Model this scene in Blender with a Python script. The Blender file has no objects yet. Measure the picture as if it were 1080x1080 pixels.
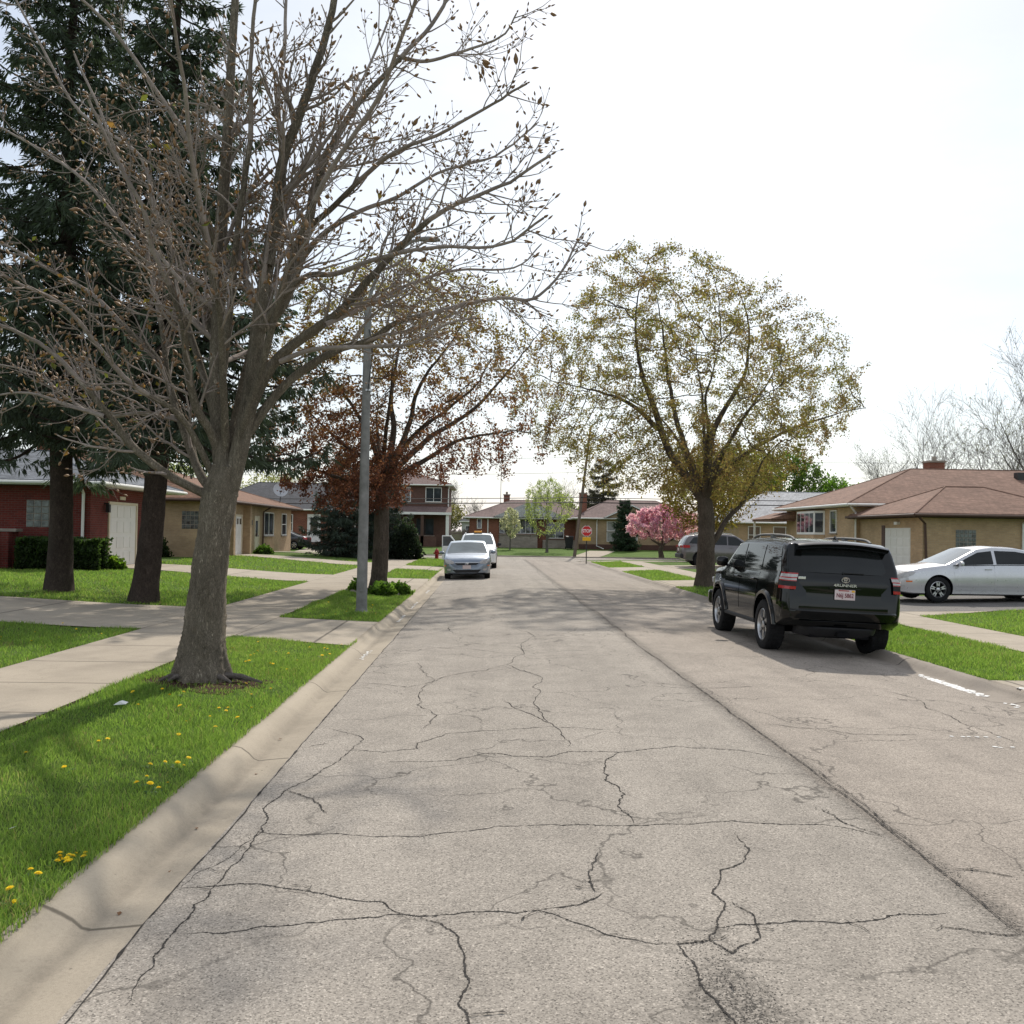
import bpy, bmesh, math, random
import numpy as np
from mathutils import Vector, Matrix
R = math.radians
random.seed(7)
rng = np.random.default_rng(11)
scene = bpy.context.scene
COL = scene.collection

# ------------------------------------------------------------------ tagging
def tag(o, label=None, cat=None, group=None, kind=None):
    if label: o['label'] = label
    if cat: o['category'] = cat
    if group: o['group'] = group
    if kind: o['kind'] = kind
    return o

def empty(name, loc=(0, 0, 0), rz=0, parent=None):
    o = bpy.data.objects.new(name, None)
    COL.objects.link(o)
    o.location = loc
    o.rotation_euler = (0, 0, rz)
    o.empty_display_size = .1
    if parent: o.parent = parent
    return o

def thing(name, label, cat, loc=(0, 0, 0), rz=0, group=None):
    return tag(empty(name, loc, rz), label, cat, group)

def link(name, me, parent=None):
    o = bpy.data.objects.new(name, me)
    COL.objects.link(o)
    if parent: o.parent = parent
    return o

def copy_tree(o, parent=None):
    c = o.copy()
    COL.objects.link(c)
    c.parent = parent
    for ch in list(o.children):
        copy_tree(ch, c)
    return c

# ------------------------------------------------------------------ mesh builder
class MB:
    def __init__(s): s.v = []; s.f = []; s.m = []
    def add(s, vs, fs, m=0):
        b = len(s.v)
        s.v += [tuple(p) for p in vs]
        s.f += [tuple(i + b for i in f) for f in fs]
        s.m += [m] * len(fs)
        return s
    def box(s, x0, x1, y0, y1, z0, z1, m=0, M=None):
        vs = [(x0, y0, z0), (x1, y0, z0), (x1, y1, z0), (x0, y1, z0), (x0, y0, z1), (x1, y0, z1), (x1, y1, z1), (x0, y1, z1)]
        if M is not None: vs = [tuple(M @ Vector(p)) for p in vs]
        return s.add(vs, [(0, 3, 2, 1), (4, 5, 6, 7), (0, 1, 5, 4), (1, 2, 6, 5), (2, 3, 7, 6), (3, 0, 4, 7)], m)
    def prism(s, poly, axis, a, b, m=0, M=None):
        """extrude a closed 2-d polygon along axis ('x','y','z') from a to b"""
        def P(u, w, t):
            return (t, u, w) if axis == 'x' else (u, t, w) if axis == 'y' else (u, w, t)
        n = len(poly)
        vs = [P(u, w, a) for u, w in poly] + [P(u, w, b) for u, w in poly]
        if M is not None: vs = [tuple(M @ Vector(p)) for p in vs]
        fs = [tuple(range(n)), tuple(range(2 * n - 1, n - 1, -1))] + [(i, i + n, (i + 1) % n + n, (i + 1) % n) for i in range(n)]
        return s.add(vs, fs, m)
    def tube(s, pts, rad, k=8, m=0, cap=True, closed=False):
        pts = [Vector(p) for p in pts]; n = len(pts)
        if not hasattr(rad, '__len__'): rad = [rad] * n
        vs = []; up = None
        for i, p in enumerate(pts):
            if closed: d = pts[(i + 1) % n] - pts[i - 1]
            else: d = pts[min(i + 1, n - 1)] - pts[max(i - 1, 0)]
            d = d.normalized() if d.length > 1e-9 else Vector((0, 0, 1))
            if up is None:
                up = d.orthogonal().normalized()
            up = (up - d * up.dot(d))
            up = up.normalized() if up.length > 1e-6 else d.orthogonal().normalized()
            w = d.cross(up)
            for j in range(k):
                a = 2 * math.pi * j / k
                vs.append(p + (up * math.cos(a) + w * math.sin(a)) * rad[i])
        fs = []
        for i in range(n if closed else n - 1):
            i2 = (i + 1) % n
            for j in range(k):
                fs.append((i * k + j, i * k + (j + 1) % k, i2 * k + (j + 1) % k, i2 * k + j))
        if cap and not closed:
            fs.append(tuple(range(k - 1, -1, -1))); fs.append(tuple((n - 1) * k + j for j in range(k)))
        return s.add(vs, fs, m)
    def lathe(s, prof, k=24, m=0, M=None, closed=False):
        """prof: (radius, height) pairs turned round the z axis"""
        n = len(prof); vs = []
        for r, h in prof:
            for j in range(k):
                a = 2 * math.pi * j / k
                vs.append((r * math.cos(a), r * math.sin(a), h))
        if M is not None: vs = [tuple(M @ Vector(p)) for p in vs]
        fs = [(i * k + j, i * k + (j + 1) % k, ((i + 1) % n) * k + (j + 1) % k, ((i + 1) % n) * k + j) for i in range(n if closed else n - 1) for j in range(k)]
        if not closed:
            fs.append(tuple(range(k - 1, -1, -1))); fs.append(tuple((n - 1) * k + j for j in range(k)))
        return s.add(vs, fs, m)
    def quad(s, a, b, c, d, m=0): return s.add([a, b, c, d], [(0, 1, 2, 3)], m)
    def mesh(s, name, mats, smooth=False, recalc=True):
        me = bpy.data.meshes.new(name)
        me.from_pydata(s.v, [], s.f)
        for m in (mats if isinstance(mats, (list, tuple)) else [mats]): me.materials.append(m)
        me.polygons.foreach_set('material_index', s.m)
        if recalc:
            bm = bmesh.new(); bm.from_mesh(me)
            bmesh.ops.recalc_face_normals(bm, faces=bm.faces)
            bm.to_mesh(me); bm.free()
        if smooth:
            me.polygons.foreach_set('use_smooth', [True] * len(me.polygons))
            me.set_sharp_from_angle(angle=R(smooth if smooth is not True else 40))
        me.update()
        return me
    def build(s, name, mats, parent=None, smooth=False, bevel=0, loc=None, recalc=True, seg=2):
        o = link(name, s.mesh(name, mats, smooth, recalc), parent)
        if loc: o.location = loc
        if bevel:
            b = o.modifiers.new('bevel', 'BEVEL'); b.width = bevel; b.segments = seg; b.limit_method = 'ANGLE'; b.angle_limit = R(35)
        return o

def np_mesh(name, co, faces4=None, faces3=None, mats=(), mat_idx=None, col=None, smooth=False, uvn=None):
    me = bpy.data.meshes.new(name)
    co = np.asarray(co, np.float32)
    me.vertices.add(len(co)); me.vertices.foreach_set('co', co.ravel())
    ls = []; st = []; tot = 0
    if faces4 is not None and len(faces4):
        f = np.asarray(faces4, np.int32); ls.append(f.ravel()); st.append(tot + 4 * np.arange(len(f), dtype=np.int32)); tot += f.size
    if faces3 is not None and len(faces3):
        f = np.asarray(faces3, np.int32); ls.append(f.ravel()); st.append(tot + 3 * np.arange(len(f), dtype=np.int32)); tot += f.size
    ls = np.concatenate(ls); st = np.concatenate(st)
    me.loops.add(len(ls)); me.loops.foreach_set('vertex_index', ls)
    me.polygons.add(len(st)); me.polygons.foreach_set('loop_start', st)
    for m in mats: me.materials.append(m)
    if mat_idx is not None: me.polygons.foreach_set('material_index', np.asarray(mat_idx, np.int32))
    if smooth: me.polygons.foreach_set('use_smooth', np.ones(len(st), bool))
    me.update(calc_edges=True)
    if col is not None:
        a = me.attributes.new('tint', 'FLOAT_COLOR', 'POINT')
        c = np.ones((len(co), 4), np.float32); c[:, :3] = col
        a.data.foreach_set('color', c.ravel())
    return me

# ------------------------------------------------------------------ materials
class NT:
    def __init__(s, name, rough=.8, spec=.3):
        s.mat = bpy.data.materials.new(name); s.mat.use_nodes = True
        s.t = s.mat.node_tree; s.N = s.t.nodes; s.L = s.t.links
        s.b = s.N['Principled BSDF']
        s.b.inputs['Roughness'].default_value = rough
        s.b.inputs['Specular IOR Level'].default_value = spec
        s.tc = s.N.new('ShaderNodeTexCoord')
        s.geo = None
    def set(s, k, v):
        if hasattr(v, 'is_linked'): s.L.new(v, s.b.inputs[k])
        else: s.b.inputs[k].default_value = v
        return s
    def _in(s, n, k, v):
        if hasattr(v, 'is_linked'): s.L.new(v, n.inputs[k])
        elif v is not None: n.inputs[k].default_value = v
    def pos(s, scale=(1, 1, 1), obj=True):
        m = s.N.new('ShaderNodeMapping'); m.inputs['Scale'].default_value = scale
        s.L.new(s.tc.outputs['Object'], m.inputs['Vector']); return m.outputs[0]
    def noise(s, scale=5, detail=4, rough=.6, vec=None, dist=0):
        n = s.N.new('ShaderNodeTexNoise'); s._in(n, 'Vector', vec if vec else s.pos())
        n.inputs['Scale'].default_value = scale; n.inputs['Detail'].default_value = detail; n.inputs['Roughness'].default_value = rough; n.inputs['Distortion'].default_value = dist
        return n.outputs['Fac']
    def voro(s, scale=5, feature='F1', vec=None, out='Distance', rand=1):
        n = s.N.new('ShaderNodeTexVoronoi'); n.feature = feature; s._in(n, 'Vector', vec if vec else s.pos())
        n.inputs['Scale'].default_value = scale; n.inputs['Randomness'].default_value = rand
        return n.outputs[out]
    def ramp(s, fac, stops):
        n = s.N.new('ShaderNodeValToRGB'); s.L.new(fac, n.inputs[0])
        e = n.color_ramp.elements
        while len(e) < len(stops): e.new(.5)
        for i, (p, c) in enumerate(stops):
            e[i].position = p
            e[i].color = (c, c, c, 1) if not hasattr(c, '__len__') else (*c[:3], 1)
        return n.outputs[0]
    def mix(s, f, a, b, mode='MIX'):
        n = s.N.new('ShaderNodeMix'); n.data_type = 'RGBA'; n.blend_type = mode
        s._in(n, 0, f)
        for k, v in ((6, a), (7, b)):
            if hasattr(v, 'is_linked'): s.L.new(v, n.inputs[k])
            else: n.inputs[k].default_value = (v, v, v, 1) if not hasattr(v, '__len__') else (*v[:3], 1)
        return n.outputs[2]
    def math(s, op, a, b=0, c=None):
        n = s.N.new('ShaderNodeMath'); n.operation = op
        s._in(n, 0, a); s._in(n, 1, b)
        if c is not None: s._in(n, 2, c)
        return n.outputs[0]
    def sep(s, vec=None):
        n = s.N.new('ShaderNodeSeparateXYZ'); s.L.new(vec if vec else s.tc.outputs['Object'], n.inputs[0]); return n.outputs
    def comb(s, x=0, y=0, z=0):
        n = s.N.new('ShaderNodeCombineXYZ')
        for i, v in enumerate((x, y, z)): s._in(n, i, v)
        return n.outputs[0]
    def attr(s, name='tint'):
        n = s.N.new('ShaderNodeAttribute'); n.attribute_name = name; return n.outputs['Color']
    def bump(s, h, strength=.3, dist=.02):
        n = s.N.new('ShaderNodeBump'); n.inputs['Strength'].default_value = strength; n.inputs['Distance'].default_value = dist
        s.L.new(h, n.inputs['Height']); s.L.new(n.outputs[0], s.b.inputs['Normal']); return s
    def col(s, c):
        if hasattr(c, 'is_linked'): s.L.new(c, s.b.inputs['Base Color'])
        else: s.b.inputs['Base Color'].default_value = (*c[:3], 1)
        return s
    def translucent(s, c, fac=.5):
        """mix the principled surface with a translucent lobe (thin leaves)"""
        t = s.N.new('ShaderNodeBsdfTranslucent')
        if hasattr(c, 'is_linked'): s.L.new(c, t.inputs[0])
        else: t.inputs[0].default_value = (*c, 1)
        m = s.N.new('ShaderNodeMixShader'); m.inputs[0].default_value = fac
        out = s.N['Material Output']
        s.L.new(s.b.outputs[0], m.inputs[1]); s.L.new(t.outputs[0], m.inputs[2]); s.L.new(m.outputs[0], out.inputs[0])
        return s

def plain(name, c, rough=.6, spec=.4, metal=0, var=.12, nscale=6, coat=0, bumpy=0):
    n = NT(name, rough, spec)
    f = n.noise(nscale, 4)
    a = tuple(max(0, x * (1 - var)) for x in c); b = tuple(min(1, x * (1 + var)) for x in c)
    n.col(n.ramp(f, [(.3, a), (.7, b)]))
    n.set('Metallic', metal)
    if coat: n.set('Coat Weight', coat); n.set('Coat Roughness', .04)
    if bumpy: n.bump(n.noise(nscale * 12, 3), bumpy, .01)
    return n.mat

def m_asphalt(name, base, seam=None):
    n = NT(name, .92, .2)
    p = n.pos()
    X, Y, Z = n.sep()
    big = n.noise(.35, 5, .6); mid = n.noise(2.2, 6, .7); fine = n.noise(70, 3, .7)
    chips = n.voro(140, 'F1', out='Color')
    chip_v = n.math('MULTIPLY', n.sep(chips)[0], 1)
    c = n.ramp(big, [(.3, tuple(x * .9 for x in base)), (.7, tuple(x * 1.1 for x in base))])
    c = n.mix(1, c, n.ramp(mid, [(.3, .84), (.5, 1.0), (.7, 1.1)]), 'MULTIPLY')
    c = n.mix(1, c, n.ramp(chip_v, [(.0, .42), (.13, .70), (.3, .95), (.72, 1.04), (.88, 1.17), (1, 1.6)]), 'MULTIPLY')
    c = n.mix(1, c, n.ramp(fine, [(.28, .62), (.42, .97), (.7, 1.1)]), 'MULTIPLY')
    # small dark pits gathered in patches, oil stains
    pit = n.voro(22, 'F1')
    patch = n.ramp(n.noise(1.1, 4, .7), [(.5, 0), (.68, 1)])
    pm = n.math('MULTIPLY', n.ramp(pit, [(.0, 1), (.18, 1), (.24, 0)]), patch)
    c = n.mix(n.math('MULTIPLY', pm, .3), c, tuple(x * .3 for x in base))
    wt = n.ramp(n.noise(1.0, 4, .6, vec=n.pos((1.5, .05, 1))), [(.3, .86), (.5, 1), (.7, 1.08)])
    c = n.mix(1, c, wt, 'MULTIPLY')
    st = n.ramp(n.noise(.9, 3, .5, vec=n.pos((1.3, .35, 1))), [(.58, 0), (.75, 1)])
    c = n.mix(n.math('MULTIPLY', st, .08), c, tuple(x * .62 for x in base))
    # faint hairline web of cracks between the big ones
    wv = n.N.new('ShaderNodeVectorMath'); wv.operation = 'ADD'
    nd = n.N.new('ShaderNodeTexNoise'); nd.inputs['Scale'].default_value = 1.6; nd.inputs['Detail'].default_value = 8; nd.inputs['Roughness'].default_value = .5
    n.L.new(p, nd.inputs['Vector']); n.L.new(p, wv.inputs[0]); n.L.new(nd.outputs['Color'], wv.inputs[1])
    e = n.voro(.62, 'DISTANCE_TO_EDGE', vec=wv.outputs[0])
    hm = n.math('MULTIPLY', n.ramp(e, [(0, 1), (.0035, .75), (.008, 0)]), n.ramp(n.noise(.5, 3), [(.36, .08), (.52, .8)]))
    c = n.mix(hm, c, tuple(x * .25 for x in base))
    if seam is not None:
        wob = n.math('MULTIPLY', n.math('SUBTRACT', n.noise(.8, 3), .5), .12)
        d = n.math('ABSOLUTE', n.math('SUBTRACT', n.math('ADD', X, wob), seam))
        cr = n.ramp(n.noise(38, 5, .8), [(.4, 0), (.62, 1)])
        sm = n.math('MULTIPLY', n.ramp(d, [(0, 1), (.06, .85), (.16, 0)]), cr)
        c = n.mix(n.math('MULTIPLY', sm, .75), c, tuple(x * .25 for x in base))
        right = n.ramp(n.math('SUBTRACT', n.math('ADD', X, wob), seam - .02), [(0, 0), (.03, 1)])
        c = n.mix(n.math('MULTIPLY', right, .8), c, n.mix(1, c, (.99, .955, .935), 'MULTIPLY'))
        # seam shoulder and the broken patch nearest the viewer: fine alligator cracking
        dx = n.math('DIVIDE', n.math('SUBTRACT', X, .98), .26); dy = n.math('DIVIDE', n.math('SUBTRACT', Y, 3.35), .75)
        dd = n.math('SQRT', n.math('ADD', n.math('MULTIPLY', dx, dx), n.math('MULTIPLY', dy, dy)))
        blob = n.ramp(n.math('ADD', dd, n.math('MULTIPLY', n.math('SUBTRACT', n.noise(4, 5, .7), .5), 1.6)), [(.45, 1), (.95, 0)])
        side = n.math('SUBTRACT', n.math('ADD', X, wob), seam)
        band = n.math('MULTIPLY', n.ramp(n.math('ADD', n.math('MULTIPLY', side, 2.5), .5), [(.42, 0), (.5, 1), (.62, .8), (.85, 0)]), n.ramp(n.noise(1.7, 4, .7), [(.35, .1), (.6, 1)]))
        e2 = n.voro(17, 'DISTANCE_TO_EDGE', vec=wv.outputs[0]); e3 = n.voro(46, 'DISTANCE_TO_EDGE', vec=wv.outputs[0])
        al = n.math('MAXIMUM', n.ramp(e2, [(0, 1), (.05, .75), (.12, 0)]), n.math('MULTIPLY', n.ramp(e3, [(0, 1), (.06, .5), (.16, 0)]), .8))
        zone = n.math('MAXIMUM', blob, n.math('MULTIPLY', band, .8))
        c = n.mix(n.math('MULTIPLY', n.math('MULTIPLY', al, zone), .8), c, tuple(x * .22 for x in base))
        c = n.mix(n.math('MULTIPLY', zone, .13), c, tuple(x * .5 for x in base))
    n.col(c)
    h = n.mix(.5, n.voro(95, 'F1'), fine)
    n.bump(h, .55, .006)
    return n.mat

def m_concrete(name, base, joint=None, jw=.012, axis=1, off=0, dirt=.35, flow=None):
    n = NT(name, .9, .2)
    XYZ = n.sep()
    big = n.noise(.8, 5, .65); fine = n.noise(55, 4, .75); grit = n.noise(260, 2, .6)
    c = n.ramp(big, [(.28, tuple(x * .8 for x in base)), (.5, base), (.75, tuple(min(1, x * 1.12) for x in base))])
    c = n.mix(1, c, n.ramp(fine, [(.3, .82), (.5, 1), (.75, 1.06)]), 'MULTIPLY')
    c = n.mix(1, c, n.ramp(grit, [(.3, .8), (.6, 1.05)]), 'MULTIPLY')
    st = n.ramp(n.noise(2.6, 5, .7, dist=.4), [(.52, 0), (.72, 1)])
    c = n.mix(n.math('MULTIPLY', st, dirt), c, tuple(x * .55 for x in base))
    spots = n.ramp(n.voro(4.5, 'F1'), [(0, 1), (.035, 1), (.05, 0)])
    c = n.mix(n.math('MULTIPLY', spots, .6), c, tuple(x * .25 for x in base))
    if flow:      # silt line along the gutter and a paler lip
        wob = n.math('MULTIPLY', n.math('SUBTRACT', n.noise(1.6, 5), .5), .05)
        d = n.math('ABSOLUTE', n.math('SUBTRACT', n.math('ADD', XYZ[0], wob), flow[0]))
        c = n.mix(n.math('MULTIPLY', n.ramp(d, [(0, .55), (.03, .35), (.07, 0)]), n.ramp(n.noise(7, 5, .7), [(.35, .3), (.65, 1)])), c, tuple(x * .5 for x in base))
        d2 = n.math('ABSOLUTE', n.math('SUBTRACT', n.math('ADD', XYZ[0], wob), flow[1]))
        c = n.mix(n.ramp(d2, [(0, .4), (.05, .25), (.09, 0)]), c, tuple(min(1, x * 1.25) for x in base))
        chip = n.math('MULTIPLY', n.ramp(n.voro(9, 'F1'), [(0, 1), (.12, 1), (.17, 0)]), n.ramp(n.noise(2.2, 3), [(.55, 0), (.62, 1)]))
        c = n.mix(n.math('MULTIPLY', chip, .4), c, tuple(x * .6 for x in base))
    if joint:
        def jm(ax, period, o):
            wob = n.math('MULTIPLY', n.math('SUBTRACT', n.noise(3, 3), .5), .03)
            t = n.math('FRACT', n.math('DIVIDE', n.math('ADD', n.math('SUBTRACT', XYZ[ax], o), wob), period))
            d = n.math('MULTIPLY', n.math('MINIMUM', t, n.math('SUBTRACT', 1, t)), period)
            return n.ramp(d, [(0, 1), (jw, .9), (jw * 2.2, 0)])
        j = jm(axis, joint, off)
        c = n.mix(n.math('MULTIPLY', j, .8), c, tuple(x * .2 for x in base))
    n.col(c); n.bump(n.mix(.5, fine, grit), .25, .005)
    return n.mat

def m_brick(name, c1, c2, mortar=(.32, .29, .26), scale=1, rough=.9):
    n = NT(name, rough, .2)
    X, Y, Z = n.sep()
    bt = n.N.new('ShaderNodeTexBrick')
    n.L.new(n.comb(n.math('ADD', X, Y), Z, 0), bt.inputs['Vector'])
    bt.inputs['Scale'].default_value = scale
    bt.inputs['Brick Width'].default_value = .21; bt.inputs['Row Height'].default_value = .075; bt.inputs['Mortar Size'].default_value = .007
    bt.inputs['Color1'].default_value = (*c1, 1); bt.inputs['Color2'].default_value = (*c2, 1); bt.inputs['Mortar'].default_value = (*mortar, 1)
    c = n.mix(1, bt.outputs['Color'], n.ramp(n.noise(1.2, 5, .7), [(.3, .8), (.7, 1.12)]), 'MULTIPLY')
    c = n.mix(1, c, n.ramp(n.noise(30, 3, .7), [(.3, .85), (.7, 1.1)]), 'MULTIPLY')
    n.col(c); n.bump(bt.outputs['Fac'], -.4, .008)
    return n.mat

def m_shingle(name, c1, c2):
    n = NT(name, .92, .2)
    X, Y, Z = n.sep()
    bt = n.N.new('ShaderNodeTexBrick')
    n.L.new(n.comb(n.math('ADD', X, n.math('MULTIPLY', Y, 1.01)), n.math('MULTIPLY', Z, 3.2), 0), bt.inputs['Vector'])
    bt.inputs['Scale'].default_value = 1
    bt.inputs['Brick Width'].default_value = .33; bt.inputs['Row Height'].default_value = .15; bt.inputs['Mortar Size'].default_value = .012
    bt.inputs['Color1'].default_value = (*c1, 1); bt.inputs['Color2'].default_value = (*c2, 1)
    bt.inputs['Mortar'].default_value = (*[x * .55 for x in c1], 1)
    c = n.mix(1, bt.outputs['Color'], n.ramp(n.noise(.7, 5, .7), [(.3, .82), (.7, 1.12)]), 'MULTIPLY')
    c = n.mix(1, c, n.ramp(n.noise(7, 6, .8), [(.3, .6), (.7, 1.3)]), 'MULTIPLY')
    n.col(c); n.bump(bt.outputs['Fac'], -.5, .012)
    return n.mat

def m_bark(name, c1, c2, vs=(9, 9, 1.6), bump=.8, furrow=.5):
    n = NT(name, .95, .12)
    v = n.pos(vs)
    a = n.noise(1.6, 9, .72, vec=v, dist=1.2)
    f2 = n.noise(3.4, 8, .7, vec=n.pos((vs[0] * 1.3, vs[1] * 1.3, vs[2] * .8)), dist=1.8)
    b = n.noise(1.3, 5, .65)
    c = n.ramp(a, [(.28, c1), (.5, tuple((x + y) / 2 for x, y in zip(c1, c2))), (.68, c2)])
    rid = n.math('ABSOLUTE', n.math('SUBTRACT', f2, .5))
    c = n.mix(1, c, n.ramp(rid, [(0, 1 - furrow), (.035, 1 - furrow * .4), (.09, 1.05)]), 'MULTIPLY')
    c = n.mix(1, c, n.ramp(b, [(.3, .72), (.7, 1.25)]), 'MULTIPLY')
    n.col(c); n.bump(n.mix(.6, a, n.ramp(rid, [(0, 0), (.12, 1)])), bump, .025)
    return n.mat

def m_leaf(name, fac=.45, rough=.6, tr=1.3):
    n = NT(name, rough, .25)
    a = n.attr('tint'); n.col(a)
    t = n.mix(1, a, (tr, tr * 1.05, tr * .7), 'MULTIPLY')
    n.translucent(t, fac)
    return n.mat

def m_glass(name, c=(.02, .024, .028), rough=.03, spec=.8, coat=.5):
    n = NT(name, rough, spec)
    n.col(n.ramp(n.noise(1.4, 2), [(.3, tuple(x * .7 for x in c)), (.7, tuple(x * 1.3 for x in c))]))
    n.set('Coat Weight', coat); n.set('Coat Roughness', .02)
    return n.mat

def m_paint(name, c, metal=.0, rough=.3, coat=1, spec=.5):
    n = NT(name, rough, spec)
    f = n.noise(2, 5, .7)
    n.col(n.ramp(f, [(.3, tuple(x * .93 for x in c)), (.7, tuple(x * 1.05 for x in c))]))
    n.set('Metallic', metal); n.set('Coat Weight', coat); n.set('Coat Roughness', .05)
    n.set('Roughness', n.ramp(n.noise(9, 5, .7), [(.3, rough * .85), (.7, rough * 1.2)]))
    return n.mat

MAT = dict(
    asphalt=m_asphalt('street asphalt', (.302, .270, .234), seam=2.4),
    asphalt2=m_asphalt('cross street asphalt', (.305, .27, .232)),
    dark_drive=m_asphalt('dark driveway', (.17, .158, .148)),  # darker tone than the other driveways
    grain=plain('loose grit', (.10, .092, .083), .95, .1, var=.6, nscale=60),
    crack=plain('crack filler', (.048, .044, .041), .95, .1, var=.5, nscale=40),
    curb=m_concrete('curb concrete', (.37, .318, .25), joint=3.22, axis=1, off=4.44, jw=.008, dirt=.3, flow=(-1.80, -1.93)),
    curb_plain=m_concrete('weathered curb concrete', (.30, .26, .22), joint=3.1, axis=1, off=1.3, jw=.012, dirt=.6),
    walk=m_concrete('sidewalk concrete', (.385, .33, .262), joint=1.62, axis=1, off=.5, jw=.012),
    drive=m_concrete('driveway concrete', (.40, .345, .275), joint=3.0, axis=0, off=.4, jw=.014),
    white_mark=plain('worn white paint', (.72, .71, .69), .8, .2, var=.18, nscale=25),
    red_brick=m_brick('red brick', (.17, .034, .027), (.115, .024, .02), (.125, .078, .065)),
    red_brick2=m_brick('orange red brick', (.24, .085, .05), (.18, .06, .04), (.24, .17, .13)),
    brown_brick=m_brick('dark brown brick', (.125, .062, .048), (.10, .05, .04), (.15, .11, .09)),
    tan_brick=m_brick('tan brick', (.44, .315, .19), (.37, .26, .155), (.38, .30, .21)),
    tan_brick2=m_brick('buff brick', (.50, .345, .205), (.42, .285, .17), (.42, .33, .23)),
    stone=m_brick('pale stone veneer', (.36, .31, .26), (.28, .24, .20), (.3, .27, .24), scale=.6),
    roof_grey=m_shingle('grey shingles', (.20, .215, .24), (.125, .135, .15)),
    roof_dark=m_shingle('dark grey shingles', (.105, .105, .115), (.075, .075, .08)),
    roof_brown=m_shingle('brown shingles', (.235, .13, .085), (.175, .095, .062)),
    roof_tan=m_shingle('tan brown shingles', (.27, .165, .125), (.20, .12, .09)),
    roof_mauve=m_shingle('mauve shingles', (.22, .155, .145), (.17, .12, .11)),
    roof_pale_glare=m_shingle('pale grey and sky glare shingles', (.55, .545, .55), (.46, .455, .46)),  # tone lifted to paint sky glare on the centre house slope
    white=plain('white trim paint', (.74, .73, .70), .55, .4, var=.06, nscale=2),
    cream=plain('cream trim paint', (.60, .53, .40), .6, .3, var=.08, nscale=2),
    brown_trim=plain('brown trim', (.085, .048, .036), .6, .3, var=.1),
    garage=plain('garage door paint', (.70, .68, .64), .6, .3, var=.05, nscale=1.5),
    glass=m_glass('window glass', (.035, .042, .048)),
    glass_block=plain('glass block', (.10, .115, .11), .18, .6, var=.7, nscale=5),
    curtain=plain('curtain behind pane', (.33, .33, .31), .25, .6, var=.3, nscale=1.2),
    black_metal=plain('black metal', (.02, .02, .022), .45, .5, var=.2),
    grey_metal=plain('weathered pole', (.20, .197, .19), .75, .3, var=.28, nscale=5, bumpy=.3),
    chrome=plain('bright metal', (.62, .62, .63), .22, .5, metal=1, var=.05),
    hydrant=plain('hydrant red', (.33, .018, .02), .5, .4, var=.15),
    sign_red=plain('sign red', (.52, .02, .022), .5, .4, var=.06),
    sign_white=plain('sign white', (.78, .78, .77), .5, .4, var=.03),
    sign_yellow=plain('sign yellow', (.72, .40, .015), .5, .4, var=.05),
    wood_pole=m_bark('utility pole wood', (.13, .105, .085), (.22, .18, .145), (14, 14, .8), .3, .3),
    rubber=plain('tyre rubber', (.016, .016, .017), .85, .2, var=.25, nscale=14, bumpy=.3),
    alloy=plain('alloy wheel', (.50, .50, .51), .32, .5, metal=.9, var=.08),
    under=plain('underbody black', (.010, .010, .011), .9, .1, var=.3),
    black_plastic=plain('black plastic', (.022, .022, .024), .6, .3, var=.2, nscale=20),
    paint_black=m_paint('black car paint', (.002, .0028, .0032), 0, .07, .25, .3),
    paint_silver=m_paint('silver car paint', (.56, .56, .585), .5, .3),
    paint_blue_silver=m_paint('blue silver car paint', (.21, .25, .31), .7, .34),
    paint_white=m_paint('white car paint', (.72, .73, .74), 0, .35),
    paint_plum=m_paint('grey brown car paint', (.13, .115, .12), .6, .34),
    paint_navy=m_paint('dark navy car paint', (.012, .014, .02), .2, .3),
    car_glass=m_glass('dark tinted glass', (.010, .012, .013), .03, .35, .08),
    car_glass_pale=m_glass('windscreen glass', (.075, .098, .105), .04, .6),
    lamp_clear=plain('clear lamp lens', (.42, .41, .41), .12, .7, var=.15, nscale=20),
    lamp_red=plain('red lamp lens', (.36, .012, .014), .15, .7, var=.2, nscale=20),
    lamp_orange=plain('orange lamp lens', (.75, .16, .01), .25, .6, var=.15, nscale=20),
    plate=plain('license plate', (.62, .52, .52), .5, .4, var=.06, nscale=12),
    plate_ink=plain('plate lettering', (.16, .02, .03), .6, .3),
    bark=m_bark('chestnut bark', (.24, .205, .155), (.48, .415, .33), (10, 10, 3.0), 1.0, .62),
    twig=m_bark('twig bark', (.22, .185, .165), (.35, .30, .27), (5, 5, 5), .2, .2),
    bark_maple=m_bark('maple bark', (.095, .074, .06), (.19, .152, .122), (8, 8, 1.8), .8),
    bark_spruce=m_bark('spruce bark', (.055, .041, .034), (.125, .096, .08), (7, 7, 4), .8),
    bark_grey=m_bark('pale grey bark', (.10, .09, .08), (.17, .152, .138), (5, 5, 2), .3, .2),
    bud=plain('tan buds', (.22, .135, .075), .6, .3, var=.35, nscale=9),
    leaf=m_leaf('young leaves', .58, .6, 1.5),
    needle=m_leaf('needles', .25, .7, 1.1),
    blossom=m_leaf('blossom', .6, .7, 1.15),
    blade=m_leaf('grass blades', .5, .55, 1.6),
    dandelion=plain('dandelion yellow', (.86, .62, .01), .7, .2, var=.12, nscale=60),
    soil=plain('mulch', (.055, .03, .022), .95, .1, var=.5, nscale=25, bumpy=.8),
    rootwood=m_bark('weathered root wood', (.17, .145, .125), (.36, .32, .29), (14, 14, 14), .8),
    dish=plain('dish enamel', (.45, .46, .48), .4, .5, var=.05),
    pink_fence=plain('pale pink fence paint', (.55, .44, .42), .7, .2, var=.06),
    pale_siding=plain('pale siding', (.42, .42, .41), .7, .2, var=.06),
    beacon=plain('amber beacon', (.95, .42, .08), .3, .5, var=.1),
)
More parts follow.
